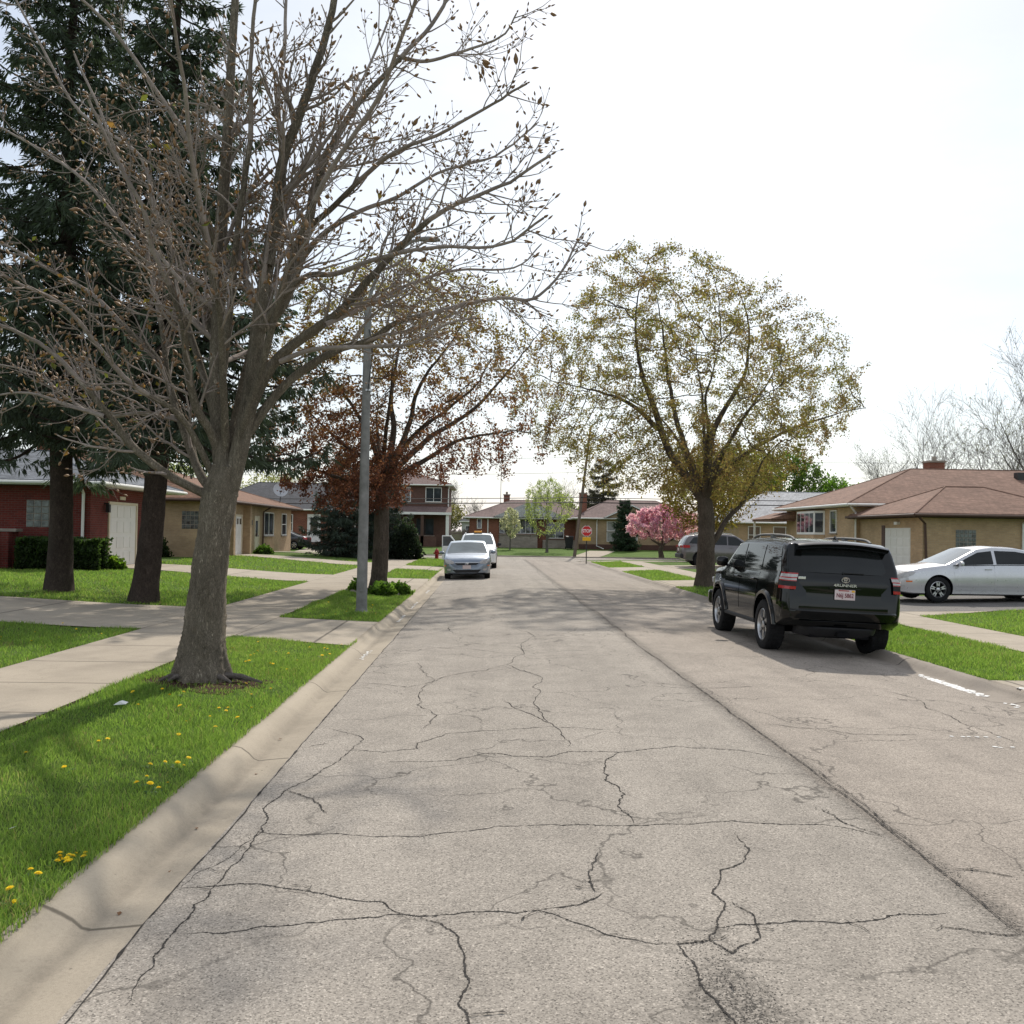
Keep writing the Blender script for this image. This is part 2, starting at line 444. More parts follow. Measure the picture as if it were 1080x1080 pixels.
def m_lawn():
    n = NT('lawn turf', .95, .1)
    a = n.noise(1.3, 6, .7); b = n.noise(60, 4, .8); c3 = n.noise(.25, 4, .6)
    c = n.ramp(a, [(.3, (.075, .125, .026)), (.55, (.105, .17, .036)), (.75, (.135, .18, .05))])
    c = n.mix(1, c, n.ramp(b, [(.3, .45), (.5, .95), (.7, 1.35)]), 'MULTIPLY')
    c = n.mix(1, c, n.ramp(c3, [(.3, .82), (.7, 1.15)]), 'MULTIPLY')
    n.col(c); n.bump(b, .8, .04)
    return n.mat
MAT['lawn'] = m_lawn()
# ------------------------------------------------------------------ camera, light, sky
SUN_AZ, SUN_EL = R(14), R(43)          # azimuth from +Y towards +X
def setup():
    w = bpy.data.worlds.new('World'); scene.world = w; w.use_nodes = True
    N = w.node_tree.nodes; L = w.node_tree.links
    bg = N['Background']
    sky = N.new('ShaderNodeTexSky'); sky.sky_type = 'NISHITA'; sky.sun_disc = False
    sky.sun_elevation = SUN_EL; sky.sun_rotation = SUN_AZ
    sky.air_density = 1.3; sky.dust_density = .9; sky.ozone_density = 1.0
    # thin bright veil of high cloud: paler low down; raised behind the camera as fill
    tc = N.new('ShaderNodeTexCoord')
    sd = (math.sin(SUN_AZ) * math.cos(SUN_EL), math.cos(SUN_AZ) * math.cos(SUN_EL), math.sin(SUN_EL))
    dot = N.new('ShaderNodeVectorMath'); dot.operation = 'DOT_PRODUCT'
    L.new(tc.outputs['Generated'], dot.inputs[0]); dot.inputs[1].default_value = sd
    ramp = N.new('ShaderNodeValToRGB'); L.new(dot.outputs['Value'], ramp.inputs[0])
    e = ramp.color_ramp.elements
    e[0].position = 0; e[0].color = (.60, .61, .62, 1)
    e[1].position = 1; e[1].color = (.55, .55, .55, 1)
    for p, c in ((.55, (.52, .52, .52)), (.70, (.43, .44, .455)), (.79, (.46, .47, .50)), (.87, (.56, .56, .55))):
        x = e.new(p); x.color = (*c, 1)
    sep = N.new('ShaderNodeSeparateXYZ'); L.new(tc.outputs['Generated'], sep.inputs[0])
    hz = N.new('ShaderNodeValToRGB'); L.new(sep.outputs[2], hz.inputs[0])
    h = hz.color_ramp.elements
    h[0].position = 0; h[0].color = (.02, .09, .24, 1); h[1].position = .45; h[1].color = (0, 0, 0, 1)
    x = h.new(.15); x.color = (.05, .05, .07, 1)
    nz = N.new('ShaderNodeTexNoise'); nz.inputs['Scale'].default_value = 2.2; nz.inputs['Detail'].default_value = 6; nz.inputs['Roughness'].default_value = .62
    mp = N.new('ShaderNodeMapping'); mp.inputs['Scale'].default_value = (1, 1, 3.0)
    L.new(tc.outputs['Generated'], mp.inputs[0]); L.new(mp.outputs[0], nz.inputs['Vector'])
    nr = N.new('ShaderNodeValToRGB'); L.new(nz.outputs['Fac'], nr.inputs[0])
    nr.color_ramp.elements[0].position = .35; nr.color_ramp.elements[0].color = (.87, .88, .90, 1)
    nr.color_ramp.elements[1].position = .68; nr.color_ramp.elements[1].color = (1.10, 1.10, 1.08, 1)
    def mixn(mode, f):
        m = N.new('ShaderNodeMix'); m.data_type = 'RGBA'; m.blend_type = mode; m.inputs[0].default_value = f; m.clamp_result = False; return m
    m1 = mixn('ADD', 1); L.new(ramp.outputs[0], m1.inputs[6]); L.new(hz.outputs[0], m1.inputs[7])
    m2 = mixn('MULTIPLY', 1); L.new(m1.outputs[2], m2.inputs[6]); L.new(nr.outputs[0], m2.inputs[7])
    sc = N.new('ShaderNodeVectorMath'); sc.operation = 'SCALE'; sc.inputs['Scale'].default_value = 1 / .06
    L.new(m2.outputs[2], sc.inputs[0])
    m3 = mixn('ADD', 1); L.new(sky.outputs[0], m3.inputs[6]); L.new(sc.outputs[0], m3.inputs[7])
    L.new(m3.outputs[2], bg.inputs[0])
    bg.inputs[1].default_value = .062
    sl = bpy.data.lights.new('sun', 'SUN'); sl.energy = 4.1; sl.angle = R(1.3); sl.color = (1, .94, .84)
    so = bpy.data.objects.new('sun', sl); COL.objects.link(so)
    so.rotation_euler = Vector(sd).to_track_quat('Z', 'Y').to_euler()
    cam = bpy.data.cameras.new('camera'); co = bpy.data.objects.new('camera', cam); COL.objects.link(co)
    cam.sensor_width = 36; cam.lens = 36 * 1000 / 1080; cam.clip_start = .05; cam.clip_end = 6000
    yaw, pitch, roll = R(1.49), R(1.2), R(.9)
    f = Vector((math.sin(yaw) * math.cos(pitch), math.cos(yaw) * math.cos(pitch), math.sin(pitch)))
    r0 = f.cross(Vector((0, 0, 1))).normalized(); u0 = r0.cross(f)
    r = r0 * math.cos(roll) + u0 * math.sin(roll); u = u0 * math.cos(roll) - r0 * math.sin(roll)
    M = Matrix((r, u, -f)).transposed().to_4x4(); M.translation = (0, 0, 1.75)
    co.matrix_world = M
    scene.camera = co
    scene.view_settings.view_transform = 'Standard'
    try: scene.view_settings.look = 'None'
    except Exception: pass
    scene.view_settings.exposure = 0
    scene.cycles.max_bounces = 8; scene.cycles.transparent_max_bounces = 8
setup()

# ------------------------------------------------------------------ terrain
XL, XR = -1.55, 5.72                 # asphalt edges
CL, CR = -2.03, 6.24                 # backs of the curbs
Y0, Y1, Y2 = -9.0, 60.5, 67.5        # street start, near and far edge of the cross street
def sst(t):
    t = np.clip(t, 0, 1); return t * t * (3 - 2 * t)
def gz(x, y):
    x = np.asarray(x, float); y = np.asarray(y, float)
    z = .0 + .06 * sst((CL - x) / 1.9) * (x < 0) + .06 * sst((x - CR) / 1.9) * (x > 0)
    z = z + .25 * sst((-5.7 - x) / 7) + .14 * sst((x - 9.4) / 8)
    far = .02 + .26 * sst((y - 69) / 17)
    return np.where(y > Y2 - .5, far, z)
def rz(x, y=0): return -.006 * (x - 2.1) ** 2
def g(x, y): return float(gz(x, y))

def grid_sheet(name, xs, ys, zf, mat, parent=None):
    xs = np.asarray(xs, float); ys = np.asarray(ys, float)
    X, Y = np.meshgrid(xs, ys); Z = zf(X, Y) * np.ones_like(X)
    co = np.stack([X, Y, Z], -1).reshape(-1, 3)
    nx, ny = len(xs), len(ys)
    i = (np.arange(ny - 1)[:, None] * nx + np.arange(nx - 1)[None]).ravel()
    return link(name, np_mesh(name, co, np.stack([i, i + 1, i + nx + 1, i + nx], 1), mats=[mat], smooth=True), parent)

CONC = []     # outlines of paved areas, grass keeps off them
def paved(name, poly, mat, off=.018, thick=.0, n=14, keep=True):
    """four-cornered paved sheet that follows the ground; corners counter-clockwise, u along 0-1"""
    a, b, c, d = [np.array(p, float) for p in poly]
    nu = max(2, int(np.linalg.norm(b - a) / .8) + 1); nv = max(2, int(np.linalg.norm(d - a) / .8) + 1)
    u, v = np.meshgrid(np.linspace(0, 1, nu), np.linspace(0, 1, nv))
    P = ((1 - u) * (1 - v))[..., None] * a + (u * (1 - v))[..., None] * b + (u * v)[..., None] * c + ((1 - u) * v)[..., None] * d
    Z = gz(P[..., 0], P[..., 1]) + off
    co = np.concatenate([P, Z[..., None]], -1).reshape(-1, 3)
    i = (np.arange(nv - 1)[:, None] * nu + np.arange(nu - 1)[None]).ravel()
    o = link(name, np_mesh(name, co, np.stack([i, i + 1, i + nu + 1, i + nu], 1), mats=[mat], smooth=True))
    if keep: CONC.append(np.array(poly, float))
    return tag(o, kind='structure')

def fine(a, b, step): return np.linspace(a, b, max(2, int(abs(b - a) / step) + 1))
tag(grid_sheet('ground', [-1500, -300, -80, 80, 300, 1500], [-600, -60, 60, 300, 3000], lambda x, y: -.35 + 0 * x, MAT['lawn']), kind='structure')
for nm, xs in (('lawn', np.concatenate([[-300, -120, -60], fine(-40, -14, 2), fine(-13, -5.2, .6)[:-1], fine(-5.2, CL, .35)])),
               ('lawn', np.concatenate([fine(CR, 10, .35)[:-1], fine(10, 19, .8), fine(21, 45, 3), [80, 150, 300]]))):
    o = grid_sheet(nm, xs, fine(Y0 - 30, Y1, .8), gz, MAT['lawn']); tag(o, kind='structure')
o = grid_sheet('lawn', np.concatenate([[-600, -300, -150], fine(-80, 80, 4), [150, 300, 600]]), np.concatenate([[Y2 + .25], fine(69, 100, 2), [130, 200, 400, 900]]), gz, MAT['lawn']); tag(o, kind='structure')

# crowned street with its cracks as a second material in the same mesh
CRACKS = [[(-1.52,4.88),(-1.34,5.76),(-1.0,5.68),(-0.38,5.58),(-0.23,5.64),(0.42,5.77),(0.89,5.73),(1.53,5.82),(2.12,5.73),(2.34,5.54)],[(-1.34,4.32),(-1.14,4.3),(-0.99,4.37),(-0.73,4.39),(-0.53,4.43),(-0.36,4.46),(-0.29,4.43),(0.04,4.47),(0.27,4.47),(0.4,4.35),(0.63,4.15),(0.84,4.09)],[(1.06,4.25),(1.27,4.29),(1.65,4.3),(1.98,4.4),(2.17,4.41)],[(-1.52,4.88),(-1.23,4.91),(-1.02,4.84),(-0.88,4.79),(-0.73,4.7),(-0.61,4.64),(-0.47,4.61),(-0.35,4.46)],[(-1.34,3.68),(-1.35,4.0),(-1.38,4.23),(-1.36,4.51),(-1.35,4.79),(-1.35,5.11),(-1.33,5.53),(-1.34,5.98),(-1.42,6.31),(-1.37,6.67),(-1.22,7.19),(-1.11,7.65),(-1.04,8.26),(-1.13,8.43),(-1.42,8.76)],[(-1.46,8.04),(-1.32,8.12)],[(-1.14,7.85),(-0.79,7.74),(-0.54,7.84),(-0.56,8.05),(-0.33,8.39),(0.62,8.63),(1.16,8.49)],[(-0.75,7.42),(-0.51,7.39),(-0.21,7.42),(0.05,7.64),(0.49,7.48),(0.69,7.66),(1.09,7.62),(1.59,7.85),(2.11,7.69),(2.35,7.44)],[(0.22,12.62),(0.68,11.6),(0.54,10.04),(0.63,8.76),(0.7,7.83)],[(0.18,10.07),(0.49,9.12),(0.63,8.76)],[(0.58,17.2),(0.57,13.75),(0.68,11.6)],[(1.09,7.62),(0.94,7.34),(0.87,6.76),(0.96,6.41),(0.88,6.03),(0.92,5.77)],[(0.27,4.47),(0.6,4.67)],[(-0.29,4.43),(-0.11,4.23),(-0.06,3.93),(-0.04,3.78),(-0.08,3.61),(-0.04,3.49),(-0.05,3.29)],[(1.5,5.61),(1.48,5.26),(1.25,4.97),(1.13,4.66),(1.14,4.45),(1.06,4.26),(0.99,4.12),(1.06,3.99),(1.22,4.14),(1.26,4.38),(1.2,4.55)],[(0.84,4.09),(0.87,3.79),(0.9,3.54),(0.93,3.37)],[(0.99,4.12),(0.84,4.09)],[(2.61,8.79),(3.31,8.41),(3.91,8.49)],[(4.67,11.01),(4.71,9.49),(4.7,8.25)],[(2.18,6.08),(2.21,5.79),(2.34,5.54)],[(2.07,4.26),(2.24,4.19),(2.38,4.17)],[(2.52,5.0),(2.78,4.89)],[(-1.48,11.35),(-0.88,10.95),(0.22,12.62)],[(-1.64,14.18),(-0.91,14.79),(0.39,13.77),(1.53,14.17)],[(-0.92,12.99),(-0.62,11.18),(-0.69,9.8),(-0.55,8.62)],[(-0.58,18.1),(-0.19,16.08),(0.79,16.55),(2.05,15.98)],[(2.0,11.16),(2.48,10.8),(3.2,11.03)],[(-1.38,6.67),(-1.13,6.41),(-0.99,6.09)],[(0.56,4.68),(0.56,4.97),(0.64,5.26)]]
SEAM = [(2.39,4.17),(2.41,4.68),(2.43,5.36),(2.45,6.16),(2.46,7.09),(2.45,8.44),(2.44,10.17),(2.42,12.8),(2.4,16.17),(2.38,22.48),(2.33,34.71),(2.23,60.6)]
LIMBS = [
(0.135,0.045,[(-2.98, 10.8, 2.19), (-3.09, 10.83, 3.29), (-3.11, 10.87, 4.01), (-3.11, 10.91, 5.12), (-3.07, 10.95, 6.2), (-3.07, 11.0, 7.0), (-3.07, 11.05, 8.14), (-3.18, 11.1, 9.19)]),
(0.13,0.04,[(-2.91, 10.8, 2.19), (-2.71, 10.76, 3.14), (-2.61, 10.72, 3.99), (-2.51, 10.67, 4.7), (-2.41, 10.61, 5.4), (-2.33, 10.55, 5.92), (-2.15, 10.49, 6.43), (-1.96, 10.43, 6.97), (-1.8, 10.37, 7.68), (-1.79, 10.3, 8.48)]),
(0.1,0.025,[(-2.6, 10.7, 3.99), (-2.37, 10.78, 4.3), (-2.23, 10.88, 4.77), (-2.15, 10.99, 5.24), (-2.08, 11.12, 5.85), (-1.89, 11.24, 6.39), (-1.65, 11.38, 6.91), (-1.18, 11.51, 7.54), (-0.79, 11.66, 8.15), (-0.52, 11.8, 8.91)]),
(0.06,0.02,[(-3.05, 10.8, 3.21), (-2.93, 10.68, 4.16), (-2.83, 10.53, 5.0), (-2.67, 10.36, 6.0), (-2.64, 10.19, 6.62), (-2.56, 10.0, 7.34), (-2.46, 9.8, 8.03)]),
(0.06,0.02,[(-2.49, 10.6, 4.68), (-2.4, 10.8, 5.47), (-2.47, 11.05, 6.11), (-2.6, 11.34, 6.8), (-2.59, 11.65, 7.56), (-2.64, 11.97, 8.45), (-2.65, 12.3, 9.64)]),
(0.085,0.018,[(-2.81, 10.8, 2.84), (-2.45, 10.73, 3.59), (-1.96, 10.64, 3.99), (-1.66, 10.53, 4.18), (-1.34, 10.42, 4.52), (-0.89, 10.31, 4.95), (-0.6, 10.19, 5.12), (-0.2, 10.06, 5.26), (0.25, 9.93, 5.39), (0.67, 9.8, 5.6)]),
(0.07,0.015,[(-2.82, 10.8, 2.68), (-2.34, 10.86, 3.38), (-1.79, 10.93, 3.8), (-1.4, 11.01, 3.96), (-1.08, 11.1, 4.22), (-0.64, 11.2, 4.37), (0.03, 11.29, 4.57), (0.51, 11.39, 4.61), (0.83, 11.49, 4.95), (1.1, 11.6, 5.46)]),
(0.05,0.014,[(-2.32, 11.3, 4.88), (-2.04, 11.42, 5.3), (-1.61, 11.57, 5.65), (-1.17, 11.74, 5.89), (-0.72, 11.91, 6.26), (-0.0, 12.1, 6.57), (0.55, 12.3, 7.08)]),
(0.05,0.014,[(-2.21, 11.3, 5.34), (-1.91, 11.07, 5.47), (-1.43, 10.76, 5.81), (-1.05, 10.43, 5.96), (-0.61, 10.07, 6.0), (-0.01, 9.69, 6.18), (0.34, 9.3, 6.22)]),
(0.05,0.014,[(-2.6, 10.7, 3.99), (-2.1, 10.48, 4.5), (-1.68, 10.19, 4.5), (-1.17, 9.87, 4.59), (-0.56, 9.53, 4.6), (0.11, 9.17, 4.53), (0.52, 8.8, 4.67)]),
(0.075,0.018,[(-3.07, 10.8, 2.03), (-3.15, 10.74, 2.11), (-3.56, 10.67, 2.33), (-3.95, 10.59, 2.65), (-4.13, 10.5, 2.92), (-4.37, 10.4, 3.25), (-4.67, 10.31, 3.62), (-5.03, 10.21, 3.85), (-5.57, 10.11, 4.02), (-6.0, 10.0, 4.03)]),
(0.075,0.018,[(-3.02, 10.8, 2.08), (-3.25, 10.91, 2.3), (-3.4, 11.05, 2.55), (-3.6, 11.2, 2.99), (-3.82, 11.37, 3.5), (-3.96, 11.54, 4.22), (-4.21, 11.72, 5.08), (-4.5, 11.91, 5.96), (-4.96, 12.1, 6.99), (-5.43, 12.3, 7.93)]),
(0.07,0.018,[(-3.04, 10.8, 2.57), (-3.11, 10.67, 2.82), (-3.24, 10.5, 3.11), (-3.28, 10.32, 3.55), (-3.27, 10.12, 3.89), (-3.36, 9.91, 4.27), (-3.46, 9.69, 4.6), (-3.51, 9.47, 4.98), (-3.76, 9.24, 5.47), (-3.89, 9.0, 5.87)]),
(0.055,0.014,[(-3.63, 11.3, 3.0), (-3.95, 11.36, 3.73), (-4.36, 11.43, 4.11), (-4.78, 11.52, 4.51), (-5.28, 11.61, 4.79), (-6.02, 11.7, 5.2), (-6.77, 11.8, 5.39)]),
(0.055,0.016,[(-3.11, 10.85, 3.65), (-3.29, 11.04, 4.23), (-3.66, 11.28, 4.85), (-4.06, 11.56, 5.58), (-4.37, 11.85, 6.36), (-5.22, 12.15, 7.01), (-5.87, 12.47, 8.01), (-6.49, 12.8, 9.07)]),
(0.055,0.015,[(-3.1, 10.85, 4.19), (-3.2, 10.75, 4.82), (-3.28, 10.62, 5.38), (-3.38, 10.47, 6.02), (-3.67, 10.31, 6.49), (-4.0, 10.15, 6.97), (-4.32, 9.98, 7.32), (-4.73, 9.8, 7.46)]),
(0.045,0.012,[(-3.41, 11.1, 2.55), (-3.6, 11.3, 2.99), (-4.19, 11.55, 3.11), (-4.76, 11.84, 3.09), (-5.3, 12.15, 3.3), (-5.88, 12.47, 3.7), (-6.79, 12.8, 3.93)]),
(0.06,0.016,[(-2.97, 10.8, 2.57), (-2.91, 10.39, 3.37), (-2.85, 9.87, 4.17), (-2.91, 9.28, 5.05), (-2.87, 8.66, 5.78), (-2.83, 8.0, 6.36)]),
(0.06,0.016,[(-2.89, 10.8, 2.57), (-2.52, 10.47, 3.49), (-2.19, 10.05, 4.43), (-1.73, 9.58, 5.28), (-1.15, 9.08, 5.94), (-0.8, 8.55, 6.48), (-0.64, 8.0, 6.76)]),
(0.06,0.016,[(-2.95, 10.8, 2.57), (-2.83, 11.17, 3.72), (-2.65, 11.66, 4.74), (-2.56, 12.19, 6.11), (-2.06, 12.77, 7.24), (-1.64, 13.37, 8.6), (-1.32, 14.0, 10.07)]),
(0.06,0.016,[(-3.02, 10.8, 2.67), (-3.4, 11.15, 3.7), (-3.9, 11.6, 4.7), (-4.56, 12.11, 5.42), (-5.41, 12.64, 6.33), (-6.44, 13.21, 7.05), (-7.69, 13.8, 7.81)]),
(0.05,0.014,[(-3.11, 10.8, 2.35), (-3.38, 10.45, 2.95), (-3.83, 10.0, 3.28), (-4.22, 9.5, 3.86), (-4.51, 8.96, 3.99), (-4.81, 8.4, 4.09)]),
(0.04,0.012,[(-4.09, 10.4, 2.91), (-4.59, 10.64, 3.05), (-5.27, 10.95, 3.24), (-6.09, 11.3, 3.22)]),
(0.04,0.012,[(-2.4, 10.5, 3.55), (-1.92, 10.31, 3.7), (-1.38, 10.07, 3.7), (-0.85, 9.8, 3.68), (-0.45, 9.51, 3.84), (-0.16, 9.2, 3.83)]),
(0.04,0.012,[(-1.91, 10.4, 3.94), (-1.49, 10.81, 4.27), (-1.0, 11.33, 4.69), (-0.46, 11.92, 5.04), (0.28, 12.54, 5.23), (0.68, 13.2, 5.73)]),
(0.035,0.012,[(-1.19, 11.6, 7.58), (-0.83, 11.54, 7.5), (-0.37, 11.47, 7.6), (0.09, 11.39, 7.74), (0.29, 11.3, 7.99)]),
]
TRUNK = [(-3.18, 10.8, 0.04, 0.32), (-3.18, 10.8, 0.32, 0.255), (-3.16, 10.8, 0.64, 0.22), (-3.13, 10.8, 1.17, 0.195), (-3.08, 10.8, 1.71, 0.185), (-3.03, 10.8, 2.14, 0.2), (-2.97, 10.8, 2.44, 0.15)]
def frac_line(P, amp, depth, r):
    P = [np.array(p, float) for p in P]
    for _ in range(depth):
        Q = [P[0]]
        for a, b in zip(P[:-1], P[1:]):
            d = b - a; l = np.linalg.norm(d); nrm = np.array([-d[1], d[0]]) / max(l, 1e-6)
            Q += [(a + b) / 2 + nrm * r.normal(0, amp * l), b]
        P = Q
    return np.array(P)
def ribbon(P, w, zf, off):
    d = np.gradient(P, axis=0); nrm = np.stack([-d[:, 1], d[:, 0]], 1); nrm /= np.linalg.norm(nrm, axis=1)[:, None] + 1e-9
    A = P + nrm * w[:, None] / 2; B = P - nrm * w[:, None] / 2
    co = np.concatenate([np.c_[A, zf(A[:, 0], A[:, 1]) + off], np.c_[B, zf(B[:, 0], B[:, 1]) + off]])
    n = len(P); i = np.arange(n - 1)
    return co, np.stack([i, i + 1, i + 1 + n, i + n], 1)
def make_road():
    xs = fine(XL, XR, .3); ys = np.concatenate([fine(Y0, 30, .5), fine(31, Y1 + .02, 1.5)])
    # ragged left edge of the asphalt
    X, Y = np.meshgrid(xs, ys); Z = rz(X)
    co = [np.stack([X, Y, Z], -1).reshape(-1, 3)]
    nx, ny = len(xs), len(ys)
    i = (np.arange(ny - 1)[:, None] * nx + np.arange(nx - 1)[None]).ravel()
    fc = [np.stack([i, i + 1, i + nx + 1, i + nx], 1)]; mi = [np.zeros(len(i), int)]
    base = len(co[0]); r = np.random.default_rng(5)
    zf = lambda x, y: rz(x)
    def put(P, w0, off=.004):
        nonlocal base
        t = np.linspace(0, 1, len(P))
        w = w0 * (.2 + .95 * r.random(len(P))) * np.minimum(1, np.minimum(t, 1 - t) * 8 + .25)
        k = r.random(len(P)); w = np.where(k > .9, w * 1.9, w)
        P = P[(P[:, 0] > XL) & (P[:, 0] < XR)] if True else P
        w = w[:len(P)]
        if len(P) < 3: return
        c, f = ribbon(P, w, zf, off)
        co.append(c); fc.append(f + base); mi.append(np.ones(len(f), int)); base += len(c)
    for n, L in enumerate(CRACKS):
        L = np.array(L)
        ln = np.linalg.norm(np.diff(L, axis=0), axis=1).sum(); dep = 5 if L[:, 1].mean() < 9 else 4
        put(frac_line(L, .06, dep, r), .0105, .0015 + .00012 * n)
        if L[:, 1].mean() < 7 and r.random() < .8:      # crumbs: short side splits
            for _ in range(2):
                a = L[r.integers(0, len(L) - 1)] + r.normal(0, .03, 2); b = a + r.normal(0, .09, 2)
                put(frac_line([a, b], .09, 3, r), .006, .006 + .0001 * n)
    put(frac_line(SEAM, .012, 6, r), .011, .0078)
    sh = np.array(SEAM) + np.array([.05, 0])
    put(frac_line(sh[2:5], .02, 5, r), .008, .0082)
    # crumbled patch in front of the viewer and along the seam: short splits and loose dark grains
    for k in range(5):
        a = np.array([1.0, 3.5]) + r.normal(0, 1, 2) * np.array([.13, .3]); b = a + r.normal(0, .07, 2)
        put(frac_line([a, b], .10, 3, r), .007, .0086 + .0001 * k)
    n = 1900; C = np.array([.98, 3.5]) + r.normal(0, 1, (n, 2)) * np.array([.10, .34])
    sp = np.array(SEAM)[:7]; t = r.random(1500) ** 1.0 * 5.99; i = t.astype(int); q = sp[i] + (sp[i + 1] - sp[i]) * (t - i)[:, None]
    C = np.concatenate([C, q + np.stack([r.normal(.02, .035, 1500), r.normal(0, .02, 1500)], 1)])
    for L in CRACKS:      # crumbs along the edges of every crack
        L = np.array(L); m_ = int(np.linalg.norm(np.diff(L, axis=0), axis=1).sum() * 55)
        if L[:, 1].mean() > 14 or m_ < 3: continue
        t = r.random(m_) * (len(L) - 1.001); i = t.astype(int); C = np.concatenate([C, L[i] + (L[i + 1] - L[i]) * (t - i)[:, None] + r.normal(0, .022, (m_, 2))])
    C = C[(C[:, 0] > XL + .02) & (C[:, 0] < XR - .02)]
    sz = r.uniform(.0015, .0058, len(C)); a = r.random((len(C), 1)) * 6.3 + np.array([0, 1.3, 2.9, 4.6]); 
    px = C[:, :1] + np.cos(a) * sz[:, None] * r.uniform(.5, 1.2, a.shape); py = C[:, 1:] + np.sin(a) * sz[:, None] * r.uniform(.5, 1.2, a.shape)
    gr = np.stack([px, py, rz(px) + .0010 + 0 * px], -1).reshape(-1, 3); kk = 4 * np.arange(len(C))
    co.append(gr); fc.append(np.stack([kk, kk + 1, kk + 2, kk + 3], 1) + base); mi.append(np.full(len(C), 2)); base += len(gr)
    # transverse cracks farther down the street
    for k in range(26):
        y = 22 + 38 * r.random(); x0 = r.uniform(XL, 3.5); x1 = x0 + r.uniform(1.2, 3.5)
        put(frac_line([(x0, y), ((x0 + x1) / 2, y + r.normal(0, .4)), (min(x1, XR - .1), y + r.normal(0, .4))], .08, 4, r), .02, .0015 + .0001 * k)
    # dark grit along the joint between asphalt and gutter
    put(frac_line([(XL + .012, y) for y in np.arange(2.0, 30, 1.1)], .008, 4, r), .011, .004)
    return link('street', np_mesh('street', np.concatenate(co), np.concatenate(fc), mats=[MAT['asphalt'], MAT['crack'], MAT['grain']], mat_idx=np.concatenate(mi), smooth=True))
tag(make_road(), kind='structure')
tag(grid_sheet('cross_street', [-300, -100, -40, -10, CL, XL, 2, XR, CR, 12, 40, 100, 300], fine(Y1, Y2, 1.0), lambda x, y: rz(np.clip(x, XL, XR)) * (Y2 - 3 - y).clip(0, 4) / 4 - .02 * (y > Y2 - 3), MAT['asphalt2']), kind='structure')

# curb-and-gutter strips: height drops to a rolled lip at each apron
AP_L = [(-3.5, 4.40), (14.3, 18.0), (26.8, 34.2), (41.2, 45.8), (57.4, 62)]
AP_R = [(4.5, 11.55), (20.6, 26.6), (31.3, 35.4), (43.6, 48.2), (56.8, 62)]
def curb(name, x_in, x_back, aps, mat, sharp=.25):
    sg = 1 if x_back > x_in else -1
    W = abs(x_back - x_in)
    ys = [Y0]
    while ys[-1] < Y1 - .1: ys.append(ys[-1] + (.12 if ys[-1] < 22 else .5))
    ys[-1] = Y1
    prof = [(0, 0), (.33 * W, 1), (.5 * W, 2), (.58 * W, 3), (.68 * W, 4), (.79 * W, 5), (.88 * W, 6), (W, 7)]
    zc = rz(x_in) - .004
    rnd = np.random.default_rng(3)
    co = []
    for y in ys:
        h = 1.0
        for a, b in aps:
            h = min(h, 1 - float(np.clip(min(y - a, b - y) / sharp + .5, 0, 1)))
        flow = zc - .024; top = .006
        wob = .002 * math.sin(y * 2.1) + .002 * rnd.normal()
        low = flow + .04
        zz = [zc, zc - .014, flow, flow + (top - flow) * .14 * h + .010 * (1 - h), flow + (top - flow) * .55 * h + .018 * (1 - h), flow + (top - flow) * .88 * h + .028 * (1 - h), (top - .002) * h + (low + .02) * (1 - h), top * h + (.02) * (1 - h)]
        for (t, _), z in zip(prof, zz):
            co.append((x_in + sg * t + (wob if t >= W * .8 else 0), y, z + (0 if t < W * .4 else .002 * rnd.normal())))
        co.append((x_back + sg * .01, y, -.3))
    k = len(prof) + 1; n = len(ys)
    f = [(i * k + j, i * k + j + 1, (i + 1) * k + j + 1, (i + 1) * k + j) for i in range(n - 1) for j in range(k - 1)]
    o = link(name, np_mesh(name, co, f, mats=[mat], smooth=True))
    return tag(o, kind='structure')
curb('curb', XL, CL, AP_L, MAT['curb'])
curb('curb', XR, CR, AP_R, MAT['curb_plain'])
def curb_straight(x0, x1, y):
    m = MB(); m.prism([(y, -.3), (y, -.02), (y + .02, .055), (y + .17, .06), (y + .17, -.3)], 'x', x0, x1)
    tag(m.build('curb', MAT['curb_plain'], smooth=30), kind='structure')
curb_straight(-120, 120, Y2 + .03)

# sidewalks, aprons, driveways (corner order: a,b,c,d round the outline)
paved('sidewalk', [(-5.62, Y0), (-3.9, Y0), (-3.9, 57.6), (-5.62, 57.6)], MAT['walk'], .014)
paved('sidewalk', [(-60, 57.7), (CL, 57.7), (CL, 59.2), (-60, 59.2)], MAT['walk'], .014)
paved('sidewalk', [(8.05, Y0), (9.35, Y0), (9.35, 56.9), (8.05, 56.9)], MAT['walk'], .014)
paved('sidewalk', [(CR, 57.0), (60, 57.0), (60, 58.5), (CR, 58.5)], MAT['walk'], .014)
for (a, b, c, d) in [[(-3.9, .0), (CL, .0), (CL, 3.2), (-3.9, 2.9)],
                     [(-3.9, 14.85), (CL, 14.3), (CL, 18.0), (-3.9, 18.05)],
                     [(-3.9, 27.3), (CL, 26.8), (CL, 34.3), (-3.9, 33.4)],
                     [(-3.9, 41.5), (CL, 41.2), (CL, 45.8), (-3.9, 45.6)],
                     [(CR, 4.5), (8.05, 5.2), (8.05, 11.2), (CR, 11.6)],
                     [(CR, 20.6), (8.05, 21.2), (8.05, 26.2), (CR, 26.6)],
                     [(CR, 31.3), (8.05, 31.6), (8.05, 35.2), (CR, 35.4)],
                     [(CR, 43.6), (8.05, 44.2), (8.05, 48.0), (CR, 48.2)]]:
    paved('driveway_apron', [a, b, c, d], MAT['drive'], .010)
